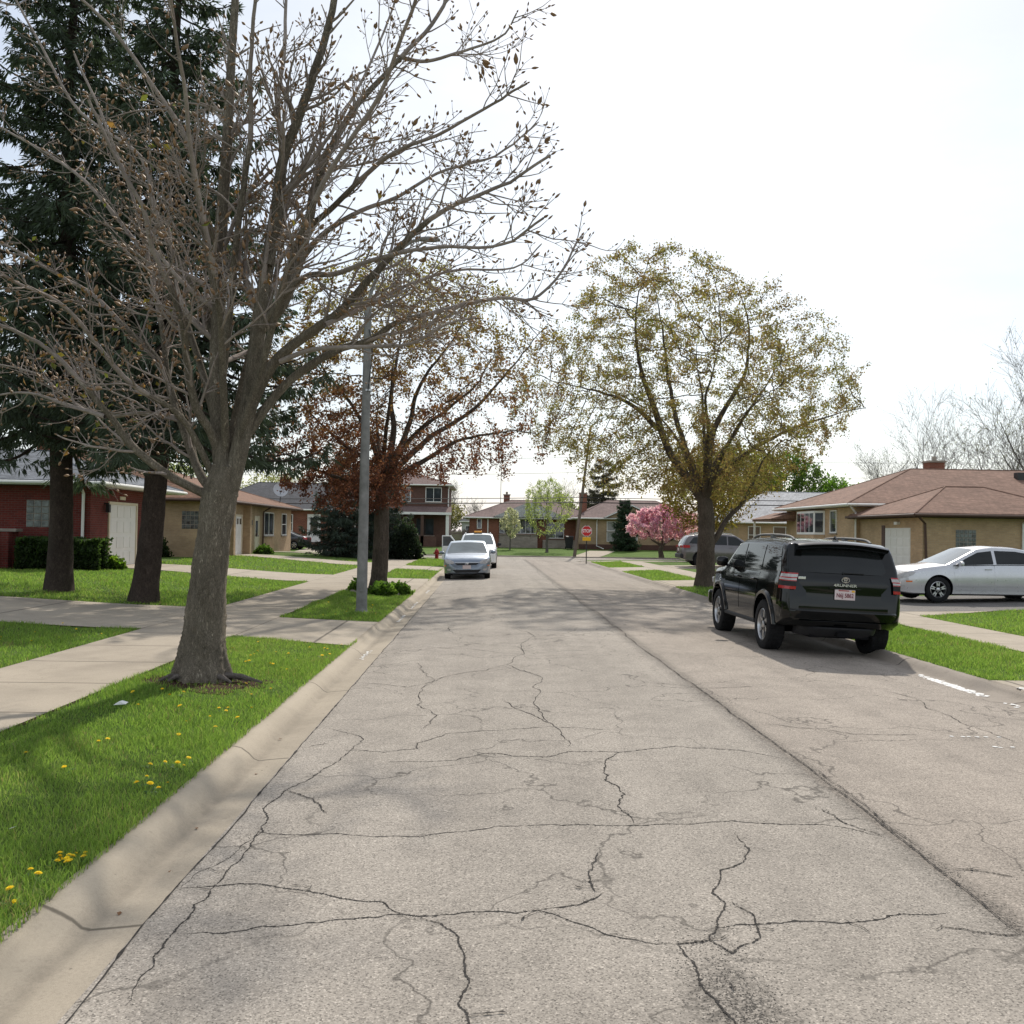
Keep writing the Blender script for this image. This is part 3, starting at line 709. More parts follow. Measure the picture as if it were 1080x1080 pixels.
for poly, m in [([(-20, 16.9), (-5.62, 15.7), (-5.62, 20.1), (-20, 19.9)], 'drive'),
                ([(-13.25, 32.9), (-5.62, 30.3), (-5.62, 35.0), (-13.25, 36.6)], 'drive'),
                ([(-13.25, 48.9), (-5.62, 44.3), (-5.62, 48.6), (-13.25, 51.9)], 'drive'),
                ([(9.35, 21.4), (26, 23.1), (26, 27.2), (9.35, 26.4)], 'dark_drive'),
                ([(9.35, 31.6), (17.75, 38.6), (17.75, 42.4), (9.35, 36.0)], 'drive'),
                ([(9.35, 46.6), (20, 47.0), (20, 51.3), (9.35, 51.0)], 'drive'),
                ([(5.9, 67.9), (8.0, 67.9), (11.0, 81), (8.8, 81)], 'walk'),
                ([(-14.2, 67.9), (-11.6, 67.9), (-11.6, 80), (-14.8, 80)], 'drive')]:
    paved('driveway', poly, MAT[m], .016)
paved('driveway_edge', [(9.35, 20.3), (13.5, 22.6), (13.5, 23.2), (9.35, 21.38)], MAT['drive'], .013)

# worn soil line where turf meets the slabs
def soil_edges():
    r = np.random.default_rng(12); co = []; fc = []; base = 0
    for p in CONC:
        for a, b in zip(p, np.roll(p, -1, axis=0)):
            if np.linalg.norm(b - a) < .5: continue
            L = frac_line([a, b] if np.linalg.norm(b - a) < 6 else [a + (b - a) * t for t in np.linspace(0, 1, int(np.linalg.norm(b - a) / 2) + 2)], .004, 3, r)
            ok = (L[:, 1] > 2) & (L[:, 1] < 50) & ((L[:, 0] < CL - .02) | (L[:, 0] > CR + .02))
            if ok.sum() < 3: continue
            L = L[ok]; c, f = ribbon(L, .07 * r.uniform(.3, 1.3, len(L)), gz, .006); co.append(c); fc.append(f + base); base += len(c)
    tag(link('soil_edge', np_mesh('soil_edge', np.concatenate(co), np.concatenate(fc), mats=[MAT['soil']])), kind='structure')
soil_edges()

# mulch bed at the corner of the near apron, painted curb marks, dark ring under the near tree
def patch(name, cx, cy, rx, ry, mat, off, seed, n=40, label=None):
    r = np.random.default_rng(seed); a = np.linspace(0, 2 * np.pi, n, endpoint=False)
    k = 1 + .18 * np.sin(a * 3 + r.random() * 6) + .12 * np.sin(a * 7 + r.random() * 6) + r.normal(0, .05, n)
    vs = [(cx, cy, g(cx, cy) + off)]
    for t, kk in zip(a, k):
        x = cx + rx * kk * math.cos(t); y = cy + ry * kk * math.sin(t); vs.append((x, y, g(x, y) + off))
    m = MB(); m.add(vs, [(0, i + 1, (i + 1) % n + 1) for i in range(n)])
    return tag(m.build(name, mat), kind='structure')
patch('mulch_bed', -2.2, 3.8, .22, .32, MAT['soil'], .025, 3)
patch('bare_soil', -3.1, 10.5, .72, .5, MAT['soil'], .006, 4)
def mark(pts, w, zf, name='painted_mark', worn=.35):
    """worn paint: a run of small irregular flakes with gaps"""
    r = np.random.default_rng(int(abs(pts[0][0] * 37 + pts[0][1] * 91))); p, q = np.array(pts[0]), np.array(pts[1]); L = np.linalg.norm(q - p); d = (q - p) / L; nn = np.array([-d[1], d[0]])
    m = MB(); n = int(L / .035)
    for i in range(n):
        if r.random() < worn * .6: continue
        for k in range(max(1, int(w / .06))):
            if r.random() < worn: continue
            c = p + d * (L * (i + r.random()) / n) + nn * (w * ((k + r.random()) / max(1, int(w / .06)) - .5)); a0 = r.random() * 6.3; vs = []
            for j in range(6):
                rr = r.uniform(.018, .042) * (1 if w > .05 else .7); x, y = c + np.array([math.cos(a0 + j * 1.047), math.sin(a0 + j * 1.047)]) * rr; vs.append((x, y, float(zf(x, y)) + .004 + .00004 * (i % 40) + .0004 * (k % 5)))
            m.add(vs, [tuple(range(6))])
    return tag(m.build(name, MAT['white_mark']), kind='structure')
for y0, y1 in ((13.6, 14.6), (19.2, 20.8), (22.4, 24.6), (28.0, 29.6)):
    mark([(-1.765, y0), (-1.76, y1)], .05, lambda x, y: -.103 + 0 * x, worn=.12)
mark([(5.86, 11.0), (5.82, 12.7)], .17, lambda x, y: -.0925 + 0 * x, worn=.03)
mark([(5.85, 11.3), (5.83, 12.3)], .12, lambda x, y: -.0915 + 0 * x, worn=.03)
mark([(6.40, 10.1), (6.42, 11.0)], .34, lambda x, y: gz(x, y) + .012, worn=.05)
mark([(6.46, 10.2), (6.42, 10.9)], .3, lambda x, y: gz(x, y) + .0135, worn=.05)
mark([(5.9, 9.6), (5.88, 10.7)], .1, lambda x, y: -.0925 + 0 * x)
mark([(4.36, 8.05), (4.72, 8.1)], .03, rz)
mark([(4.2, 8.45), (4.75, 8.5)], .015, rz)
# ------------------------------------------------------------------ trees
def tubes_mesh(name, lines, mats, extra=None, smooth=True, kmap=None, rough_trunk=0.0, seed=0):
    """lines: list of (points Nx3, radii N). One mesh of tapering tubes."""
    V = []; F = []; base = 0
    r = np.random.default_rng(seed)
    for P, rad in lines:
        P = np.asarray(P, float); rad = np.asarray(rad, float); n = len(P)
        if n < 2: continue
        rm = rad.max(); k = 20 if rm > .2 else 12 if rm > .09 else 7 if rm > .035 else 5 if rm > .012 else 3
        if kmap: k = kmap(rm)
        d = np.gradient(P, axis=0); d /= np.linalg.norm(d, axis=1)[:, None] + 1e-9
        ref = np.array([.31, .93, .2]) if abs(d[0] @ np.array([.31, .93, .2])) < .9 else np.array([1, 0, 0.])
        u = np.cross(d, ref); u /= np.linalg.norm(u, axis=1)[:, None] + 1e-9; w = np.cross(d, u)
        a = 2 * np.pi * np.arange(k) / k
        rr = rad[:, None] * np.ones(k)
        if rough_trunk and rm > .12:
            zz = P[:, 2][:, None]
            rr = rr * (1 + rough_trunk * (np.sin(a * 3 + 1 + zz * .7)[...] * .6 + np.sin(a * 5 - zz * 1.3) * .5 + .5 * np.sin(a * 2 + zz * 4.1) * np.sin(zz * 6.3) + r.normal(0, .30, (n, k))))
        ring = P[:, None] + (u[:, None] * np.cos(a)[None, :, None] + w[:, None] * np.sin(a)[None, :, None]) * rr[..., None]
        V.append(ring.reshape(-1, 3))
        i = (np.arange(n - 1)[:, None] * k); j = np.arange(k)[None]; j2 = (j + 1) % k
        F.append(np.stack([i + j, i + j2, i + k + j2, i + k + j], -1).reshape(-1, 4) + base)
        base += n * k
    return np.concatenate(V), np.concatenate(F)

def smooth_line(P, n=4):
    """Catmull-Rom resample"""
    P = np.asarray(P, float)
    if len(P) < 3: return P
    Q = np.concatenate([[2 * P[0] - P[1]], P, [2 * P[-1] - P[-2]]])
    out = []
    for i in range(1, len(Q) - 2):
        p0, p1, p2, p3 = Q[i - 1:i + 3]
        for t in np.arange(n) / n:
            out.append(.5 * (2 * p1 + (p2 - p0) * t + (2 * p0 - 5 * p1 + 4 * p2 - p3) * t * t + (3 * p1 - p0 - 3 * p2 + p3) * t ** 3))
    return np.array(out + [P[-1]])

def leaf_cards(C, size, tint, r, droop=.3, aspect=1.7, nfold=True):
    """two-triangle folded leaves: centres C (n,3), sizes (n,), colour (n,3)"""
    n = len(C)
    d = r.normal(0, 1, (n, 3)); d[:, 2] -= droop; d /= np.linalg.norm(d, axis=1)[:, None]
    q = r.normal(0, 1, (n, 3)); s = np.cross(d, q); s /= np.linalg.norm(s, axis=1)[:, None] + 1e-9
    nn = np.cross(s, d)
    L = size[:, None] * aspect * .5; Wd = size[:, None] * .5
    a = C - d * L; b = C + d * L; l = C + s * Wd + nn * Wd * .35; m = C - s * Wd + nn * Wd * .35
    co = np.stack([a, l, b, m], 1).reshape(-1, 3)
    i = 4 * np.arange(n)
    f = np.concatenate([np.stack([i, i + 1, i + 2], 1), np.stack([i, i + 2, i + 3], 1)])
    return co, f, np.repeat(tint, 4, axis=0)

def colonize(starts, A, step=.3, infl=2.2, kill=.55, iters=140, trop=(0, 0, .08), maxn=9000, r=None, jit=.12):
    """space colonisation: starts = list of polylines already grown; A = attraction points"""
    nodes = []; par = []
    for poly, attach in starts:
        prev = attach
        for p in poly:
            nodes.append(np.array(p, float)); par.append(prev); prev = len(nodes) - 1
    N = np.array(nodes); par = list(par)
    A = A.copy()
    D = np.full(len(A), 1e9); I = np.zeros(len(A), int)
    def upd(k0):
        nonlocal D, I
        if k0 >= len(N): return
        dd = np.linalg.norm(A[:, None] - N[None, k0:], axis=2)
        m = dd.argmin(1); v = dd[np.arange(len(A)), m]
        b = v < D; D[b] = v[b]; I[b] = m[b] + k0
    upd(0)
    trop = np.array(trop)
    grown = set()
    for it in range(iters):
        act = D < (infl if it > 3 else infl * 3)
        if not act.any() or len(N) > maxn: break
        dirs = A[act] - N[I[act]]; dirs /= np.linalg.norm(dirs, axis=1)[:, None] + 1e-9
        S = np.zeros_like(N); np.add.at(S, I[act], dirs)
        ids = np.unique(I[act])
        v = S[ids]; v /= np.linalg.norm(v, axis=1)[:, None] + 1e-9
        v = v + trop + r.normal(0, jit, v.shape); v /= np.linalg.norm(v, axis=1)[:, None]
        new = N[ids] + v * step
        keep = []
        for q, p in zip(new, ids):
            key = (p, round(q[0] / step * 2), round(q[1] / step * 2), round(q[2] / step * 2))
            if key in grown: keep.append(False)
            else: grown.add(key); keep.append(True)
        keep = np.array(keep)
        if not keep.any(): break
        k0 = len(N)
        N = np.concatenate([N, new[keep]]); par += list(ids[keep])
        upd(k0)
        al = D > kill
        A, D, I = A[al], D[al], I[al]
        if len(A) == 0: break
    return N, np.array(par)

def skeleton_lines(N, par, tip=.006, e=2.3, rmax=None):
    n = len(N); ch = [[] for _ in range(n)]
    for i, p in enumerate(par):
        if p >= 0: ch[p].append(i)
    rad = np.zeros(n)
    order = []; st = [i for i in range(n) if par[i] < 0]
    while st:
        x = st.pop(); order.append(x); st += ch[x]
    for x in reversed(order):
        rad[x] = tip if not ch[x] else sum(rad[c] ** e for c in ch[x]) ** (1 / e)
    lines = []; depth = np.zeros(n, int)
    for root in [i for i in range(n) if par[i] < 0]:
        stack = [(root, -1)]
        while stack:
            x, fr = stack.pop()
            L = [fr, x] if fr >= 0 else [x]
            while ch[x]:
                c = sorted(ch[x], key=lambda k: -rad[k])
                for o in c[1:]: stack.append((o, x))
                x = c[0]; L.append(x)
            lines.append(L)
    return rad, lines, ch

def envelope(n, cx, cy, z0, z1, rx, ry, r, top=.55, hollow=.25, wob=.22, bias=None):
    """points in an uneven crown: radius profile widest at share `top` of the height"""
    out = []; ph = r.random(6) * 6
    while len(out) < n:
        m = n * 3
        t = r.random(m); a = r.random(m) * 2 * np.pi; k = np.sqrt(r.random(m))
        pr = np.where(t < top, .45 + .55 * np.sin(.5 * np.pi * t / top), np.sqrt(np.clip(1 - ((t - top) / (1 - top)) ** 2, 0, 1)))
        ww = 1 + wob * (np.sin(2 * a + ph[0]) * .5 + np.sin(3 * a + ph[1] + 4 * t) * .5 + np.sin(5 * a + ph[2] + 7 * t) * .4)
        P = np.stack([cx + rx * pr * ww * k * np.cos(a), cy + ry * pr * ww * k * np.sin(a), z0 + (z1 - z0) * t], 1)
        ok = (k > hollow) | (t > .6)
        if bias is not None: ok &= bias(P)
        out += list(P[ok])
    return np.array(out[:n])

def make_tree(name, label, base, height, crown, bark, leaf_mat, tints, leaf_n, leaf_size, seed,
              starts=None, trunk_r=.25, fork=2.5, natt=900, step=.3, infl=2.4, kill=.6, tip=.006, group=None, cat='tree',
              split=.03, spread=.3, droop=.3, grad=None, top=.55, trop=(0, 0, .08), lean=(0, 0), bare_leaf=0, hollow=.25, bias=None, wob=.22, limb_r=None, dense=None, jit=.12):
    """base: (x,y); crown: (cx,cy,z0,z1,rx,ry) relative to base. Returns the thing > trunk, crown."""
    r = np.random.default_rng(seed)
    bx, by = base; bz = g(bx, by) - .05
    T = thing(name, label, cat, (bx, by, bz), 0, group)
    if starts is None:
        n = max(3, int(fork / step))
        tr = [(lean[0] * (i / n) + r.normal(0, .012), lean[1] * (i / n) + r.normal(0, .012), fork * i / n) for i in range(n + 1)]
        starts = [(tr, -1)]
    A = envelope(natt, crown[0], crown[1], crown[2], crown[3], crown[4], crown[5], r, top=top, hollow=hollow, bias=bias, wob=wob)
    N, par = colonize(starts, A, step, infl, kill, r=r, trop=trop, jit=jit)
    rad, lines, ch = skeleton_lines(N, par, tip)
    root_r = rad[0]; sc = trunk_r / root_r
    rad2 = rad * np.where(rad > tip * 1.01, sc ** np.clip(np.log(rad / tip) / np.log(root_r / tip), 0, 1), 1)
    if limb_r:
        k0 = 0
        for (poly, at), (ra, rb) in zip(starts, limb_r):
            m_ = len(poly); tl = np.linspace(0, 1, m_); rad2[k0:k0 + m_] = (ra + (rb - ra) * tl) if k0 == 0 else (ra - min(rb, .012)) * (1 - tl) ** 1.3 + min(rb, .012); k0 += m_
    zf = np.clip(N[:, 2] / .55, 0, 1); rad2 = rad2 * np.where(N[:, 2] < .55, 1 + .28 * (1 - zf) ** 2, 1)
    thick = []; thin = []
    for L in lines:
        k = 0
        rr = rad2[L].copy()
        if len(L) > 1 and rad2[L[0]] > rad2[L[1]] * 1.3: rr[0] = rad2[L[1]]
        big = [i for i in range(len(L)) if rr[i] > split]
        c = (big[-1] + 1) if big else 0
        P = N[L]
        if c >= 2: thick.append((P[:c + 1] if c < len(P) else P, rr[:c + 1] if c < len(P) else rr))
        if c < len(L) - 1 or c < 2:
            s0 = max(0, c if c >= 2 else 0); thin.append((P[s0:], rr[s0:]))
    vt, ft = tubes_mesh('trunk', [(smooth_line(P, 2) if len(P) > 2 else P, np.interp(np.linspace(0, 1, len(smooth_line(P, 2)) if len(P) > 2 else len(P)), np.linspace(0, 1, len(rr)), rr)) for P, rr in thick], None, rough_trunk=.07, seed=seed)
    link('trunk', np_mesh('trunk', vt, ft, mats=[bark], smooth=True), T)
    co, f4, f3, col, mi = [], [], [], [], []
    if thin:
        v, f = tubes_mesh('crown', thin, None)
        co.append(v); f4.append(f); col.append(np.ones((len(v), 3)) * .1)
    nb = sum(len(x) for x in co)
    if leaf_n:
        cand = np.where(rad <= tip * (2.0 if bare_leaf == 0 else 1.05))[0]
        pick = cand[r.integers(0, len(cand), leaf_n)] if dense is None else r.choice(cand, leaf_n, p=(lambda q: q / q.sum())(dense(N[cand])))
        C = N[pick] + r.normal(0, spread * .5, (leaf_n, 3))
        tn = np.array(tints, float)
        t = np.clip((C[:, 2] - crown[2]) / (crown[3] - crown[2]) + r.normal(0, .12, leaf_n), 0, 1)
        # colour: runs through the list of tints with height when grad, otherwise at random in clumps
        if grad: q = t * (len(tn) - 1.001)
        else:
            cl = np.sin(C @ np.array([1.1, .7, .9]) + seed) * .5 + np.sin(C @ np.array([-.8, 1.3, 1.7])) * .5
            q = np.clip((.5 + .28 * cl + r.normal(0, .22, leaf_n)), 0, .999) * (len(tn) - 1)
        i0 = q.astype(int); fr = (q - i0)[:, None]
        tc = tn[i0] * (1 - fr) + tn[np.minimum(i0 + 1, len(tn) - 1)] * fr
        tc = tc * r.uniform(.65, 1.3, (leaf_n, 1))
        c, f, cc = leaf_cards(C, leaf_size * r.uniform(.6, 1.35, leaf_n), tc, r, droop)
        f3.append(f + nb); co.append(c); col.append(cc)
    n4 = sum(len(x) for x in f4); n3 = sum(len(x) for x in f3)
    me = np_mesh('crown', np.concatenate(co), np.concatenate(f4) if f4 else None, np.concatenate(f3) if f3 else None,
                 mats=[bark if not isinstance(bark, tuple) else bark[0], leaf_mat or bark], mat_idx=[0] * n4 + [1] * n3, col=np.concatenate(col))
    link('crown', me, T)
    return T

def bare_tree(name, label, base, H, fork, spread, seed, trunk_r, tip=.008, haze=0, tints=None, group=None, lean=0.0, bark=None):
    """trunk that breaks into rising limbs, each forking three more times into fine straight twigs"""
    r = np.random.default_rng(seed); bz = g(*base) - .05
    T = thing(name, label, 'tree', (*base, bz), 0, group)
    thick, thin, tips = [], [], []
    def rec(p, d, L, rad, lvl):
        n = 7 if lvl < 2 else 4; pts = [p]; v = d.copy(); cur = p.copy()
        for i in range(n):
            v = v + r.normal(0, .07, 3) + np.array([0, 0, .035 if lvl else .0]); v /= np.linalg.norm(v); cur = cur + v * L / n; pts.append(cur.copy())
        pts = np.array(pts); t = np.linspace(0, 1, n + 1); rr = np.maximum(rad * (1 - .68 * t), tip * .7)
        (thick if rad > .07 else thin).append((pts, rr))
        if lvl == 4: tips.append(pts[-1]); return
        for k in range({0: 7, 1: 7, 2: 6, 3: 4}[lvl]):
            tt = r.uniform(.78, 1.0) if lvl == 0 else r.uniform(.25, 1.0); i = min(n, int(round(tt * n)))
            s = np.cross(v, r.normal(0, 1, 3)); s /= np.linalg.norm(s); a = R(r.uniform(18, 52) if lvl else r.uniform(12, 48))
            nd = v * math.cos(a) + s * math.sin(a); nd[2] += .12; nd /= np.linalg.norm(nd)
            rec(pts[i], nd, {0: (H - fork) * r.uniform(.62, .85) * (spread if abs(nd[2]) < .8 else 1), 1: (H - fork) * r.uniform(.26, .42), 2: (H - fork) * r.uniform(.13, .22), 3: (H - fork) * r.uniform(.06, .12)}[lvl], max(tip, rr[i] * {0: .62, 1: .5, 2: .55, 3: .6}[lvl]), lvl + 1)
    rec(np.zeros(3), np.array([lean, 0, 1.0]) / math.hypot(1, lean), fork, trunk_r, 0)
    bark = bark or MAT['bark_grey']
    v, f = tubes_mesh('trunk', thick, None, seed=seed); link('trunk', np_mesh('trunk', v, f, mats=[bark], smooth=True), T)
    v, f = tubes_mesh('crown', thin, None, kmap=lambda m: 5 if m > .03 else 3)
    co, f3, cl = [v], None, [np.ones((len(v), 3)) * .2]
    if haze:
        tp = np.array(tips); C = tp[r.integers(0, len(tp), haze)] + r.normal(0, .1, (haze, 3)); tn = np.array(tints)[r.integers(0, len(tints), haze)] * r.uniform(.7, 1.2, (haze, 1))
        c, f3, cc = leaf_cards(C, r.uniform(.04, .08, haze), tn, r); f3 = f3 + len(v); co.append(c); cl.append(cc)
    link('crown', np_mesh('crown', np.concatenate(co), f, f3, mats=[bark, MAT['leaf']], mat_idx=[0] * len(f) + [1] * (0 if f3 is None else len(f3)), col=np.concatenate(cl)), T)
    return T

# --- the near horse chestnut, limb by limb
def chestnut():
    r = np.random.default_rng(21)
    base = np.array([-3.18, 10.8, g(-3.18, 10.8)])
    T = thing('bare_tree', 'large bare tree with sticky buds on grass verge, nearest to the camera', 'tree', tuple(base))
    thick = []; thin = []; tips = []
    tp = np.array(TRUNK); P = smooth_line(tp[:, :3], 12); rr = np.interp(np.linspace(0, 1, len(P)), np.linspace(0, 1, len(tp)), tp[:, 3])
    P[0, 2] -= .08
    thick.append((P, rr))
    # root flare
    for a in np.linspace(0, 2 * np.pi, 8)[:-1]:
        d = np.array([math.cos(a), math.sin(a), 0]); L = r.uniform(.33, .43)
        q = np.array([base + d * .14 + [0, 0, .5], base + d * .23 + [0, 0, .16], base + d * .30 + [0, 0, .04], base + d * L + [0, 0, -.05]])
        thick.append((smooth_line(q, 4), np.interp(np.linspace(0, 1, 13), [0, .5, 1], [.07, .075, .02])))
    def child(p, d, L, r0, lvl, up):
        n = max(3, int(L / .09)); pts = [p]; v = d.copy(); cur = p.copy()
        wv = r.normal(0, 1, 3)
        for i in range(n):
            t = i / n
            v = v + r.normal(0, .105, 3) + np.array([0, 0, up * (.02 + .16 * t * t)]) + wv * .035 * math.sin(i * 1.1)
            v /= np.linalg.norm(v); cur = cur + v * (L / n); pts.append(cur.copy())
        pts = np.array(pts); t = np.linspace(0, 1, len(pts))
        rad = r0 * (1 - .62 * t)
        thin.append((pts, rad))
        if lvl >= 3 or L < .16: tips.append((pts[-1], v, rad[-1])); return
        tips.append((pts[-1], v, rad[-1]))
        m = int(L / (.20 if lvl == 1 else .2)) + 1
        for k in range(m):
            tt = r.uniform(.2, .97); i = int(tt * (len(pts) - 1)); dd = pts[min(i + 1, len(pts) - 1)] - pts[max(i - 1, 0)]; dd /= np.linalg.norm(dd)
            s = np.cross(dd, r.normal(0, 1, 3)); s /= np.linalg.norm(s)
            nd = dd * r.uniform(.35, .9) + s * r.uniform(.5, .95) + np.array([0, 0, .12]); nd /= np.linalg.norm(nd)
            child(pts[i], nd, L * r.uniform(.26, .5) * (1.15 - .5 * tt), max(.0042, rad[i] * .62), lvl + 1, up)
    for r0, r1, L in LIMBS:
        P = smooth_line(L, 5); n = len(P)
        P = P + np.cumsum(r.normal(0, .007, P.shape), axis=0) * np.linspace(0, 1, n)[:, None]
        t = np.linspace(0, 1, n); rad = (r1 + (r0 - r1) * (1 - t) ** 1.25) * .80
        c = int((rad > .03).sum())
        if c > 2: thick.append((P[:c + 1], rad[:c + 1]))
        thin.append((P[max(0, c - 1):], rad[max(0, c - 1):]))
        tips.append((P[-1], P[-1] - P[-2], rad[-1]))
        ln = np.linalg.norm(np.diff(P, axis=0), axis=1).sum()
        m = int(ln / .195)
        for k in range(m):
            tt = r.uniform(.22, 1.0); i = min(n - 2, int(tt * (n - 1))); d = P[i + 1] - P[i]; d /= np.linalg.norm(d) + 1e-9
            out = P[i] - np.array([-3.05, 10.8, P[i][2]]); out /= np.linalg.norm(out) + 1e-9
            s = np.cross(d, r.normal(0, 1, 3)); s /= np.linalg.norm(s)
            nd = d * r.uniform(.4, 1.0) + s * r.uniform(.55, 1.0) + out * .25; nd /= np.linalg.norm(nd)
            child(P[i], nd, r.uniform(.5, 1.45) * (1.15 - .72 * tt), max(.0075, rad[i] * .42), 1, r.uniform(.4, 1.1))
    v, f = tubes_mesh('trunk', thick, None, rough_trunk=.075, seed=4, kmap=lambda m: 40 if m > .2 else 16 if m > .07 else 9)
    v = v - base
    link('trunk', np_mesh('trunk', v, f, mats=[MAT['bark']], smooth=True), T)
    co, fq = tubes_mesh('crown', thin, None, kmap=lambda m: 7 if m > .03 else 5 if m > .012 else 4)
    mi = [0] * len(fq); nb = len(co); V = [co]; F3 = []
    # pointed buds at the tips, some already opening
    S = [(0, 0), (.9, .25), (1, .5), (.55, .8), (0, 1)]
    for p, d, rr in tips:
        d = d / (np.linalg.norm(d) + 1e-9); big = r.random()
        L = r.uniform(.04, .072) * (1.7 if big > .93 else 1); W = L * r.uniform(.17, .25)
        u = np.cross(d, [.3, .2, .9]); u /= np.linalg.norm(u); w = np.cross(d, u)
        ring = [p]
        for k, h in ((.8, .25), (1.0, .5), (.5, .82)):
            ring += [p + d * L * h + (u * math.cos(a) + w * math.sin(a)) * W * k for a in (0, 1.57, 3.14, 4.71)]
        ring.append(p + d * L)
        V.append(np.array(ring))
        for j in range(4):
            j2 = (j + 1) % 4
            F3.append((nb, nb + 1 + j2, nb + 1 + j)); F3.append((nb + 13, nb + 9 + j, nb + 9 + j2))
            for a in (1, 5): F3 += [(nb + a + j, nb + a + j2, nb + a + 4 + j2), (nb + a + j, nb + a + 4 + j2, nb + a + 4 + j)]
        nb += 14
    n_bud = len(F3)
    # few unfolding leaves, mostly low on the left
    tp = np.array([t[0] for t in tips]); wgt = np.exp(-((tp[:, 0] + 5) ** 2) / 4 - (tp[:, 2] - 3.4) ** 2 / 5) + .03
    pk = r.choice(len(tp), 130, p=wgt / wgt.sum())
    C = tp[pk] + r.normal(0, .03, (130, 3)); tints = np.array([(.16, .13, .03), (.20, .11, .04), (.12, .13, .03)])[r.integers(0, 3, 130)]
    c, f, cc = leaf_cards(C, r.uniform(.03, .07, 130), tints, r, .6)
    V.append(c); F3 = np.concatenate([np.array(F3), f + nb])
    me = np_mesh('crown', np.concatenate(V) - base, fq, F3, mats=[MAT['twig'], MAT['bud'], MAT['leaf']], mat_idx=mi + [1] * n_bud + [2] * len(f),
                 col=np.concatenate([np.ones((nb, 3)) * .2, cc]))
    link('crown', me, T)
    # weathered wood and exposed roots at the foot
    for k in range(9):
        a = r.uniform(-2.9, -.2) if k < 7 else r.uniform(0, 6); m = MB()
        d = np.array([math.cos(a), math.sin(a), 0]); p0 = d * .24 + [0, 0, .05]; p1 = d * r.uniform(.42, .6) + np.append(r.normal(0, .1, 2), .01)
        m.tube([p0, (p0 + p1) / 2 + [0, 0, .035], p1], [.035, .028, .012], 6)
        m.build('surface_root', MAT['rootwood'], T, smooth=50)
chestnut()

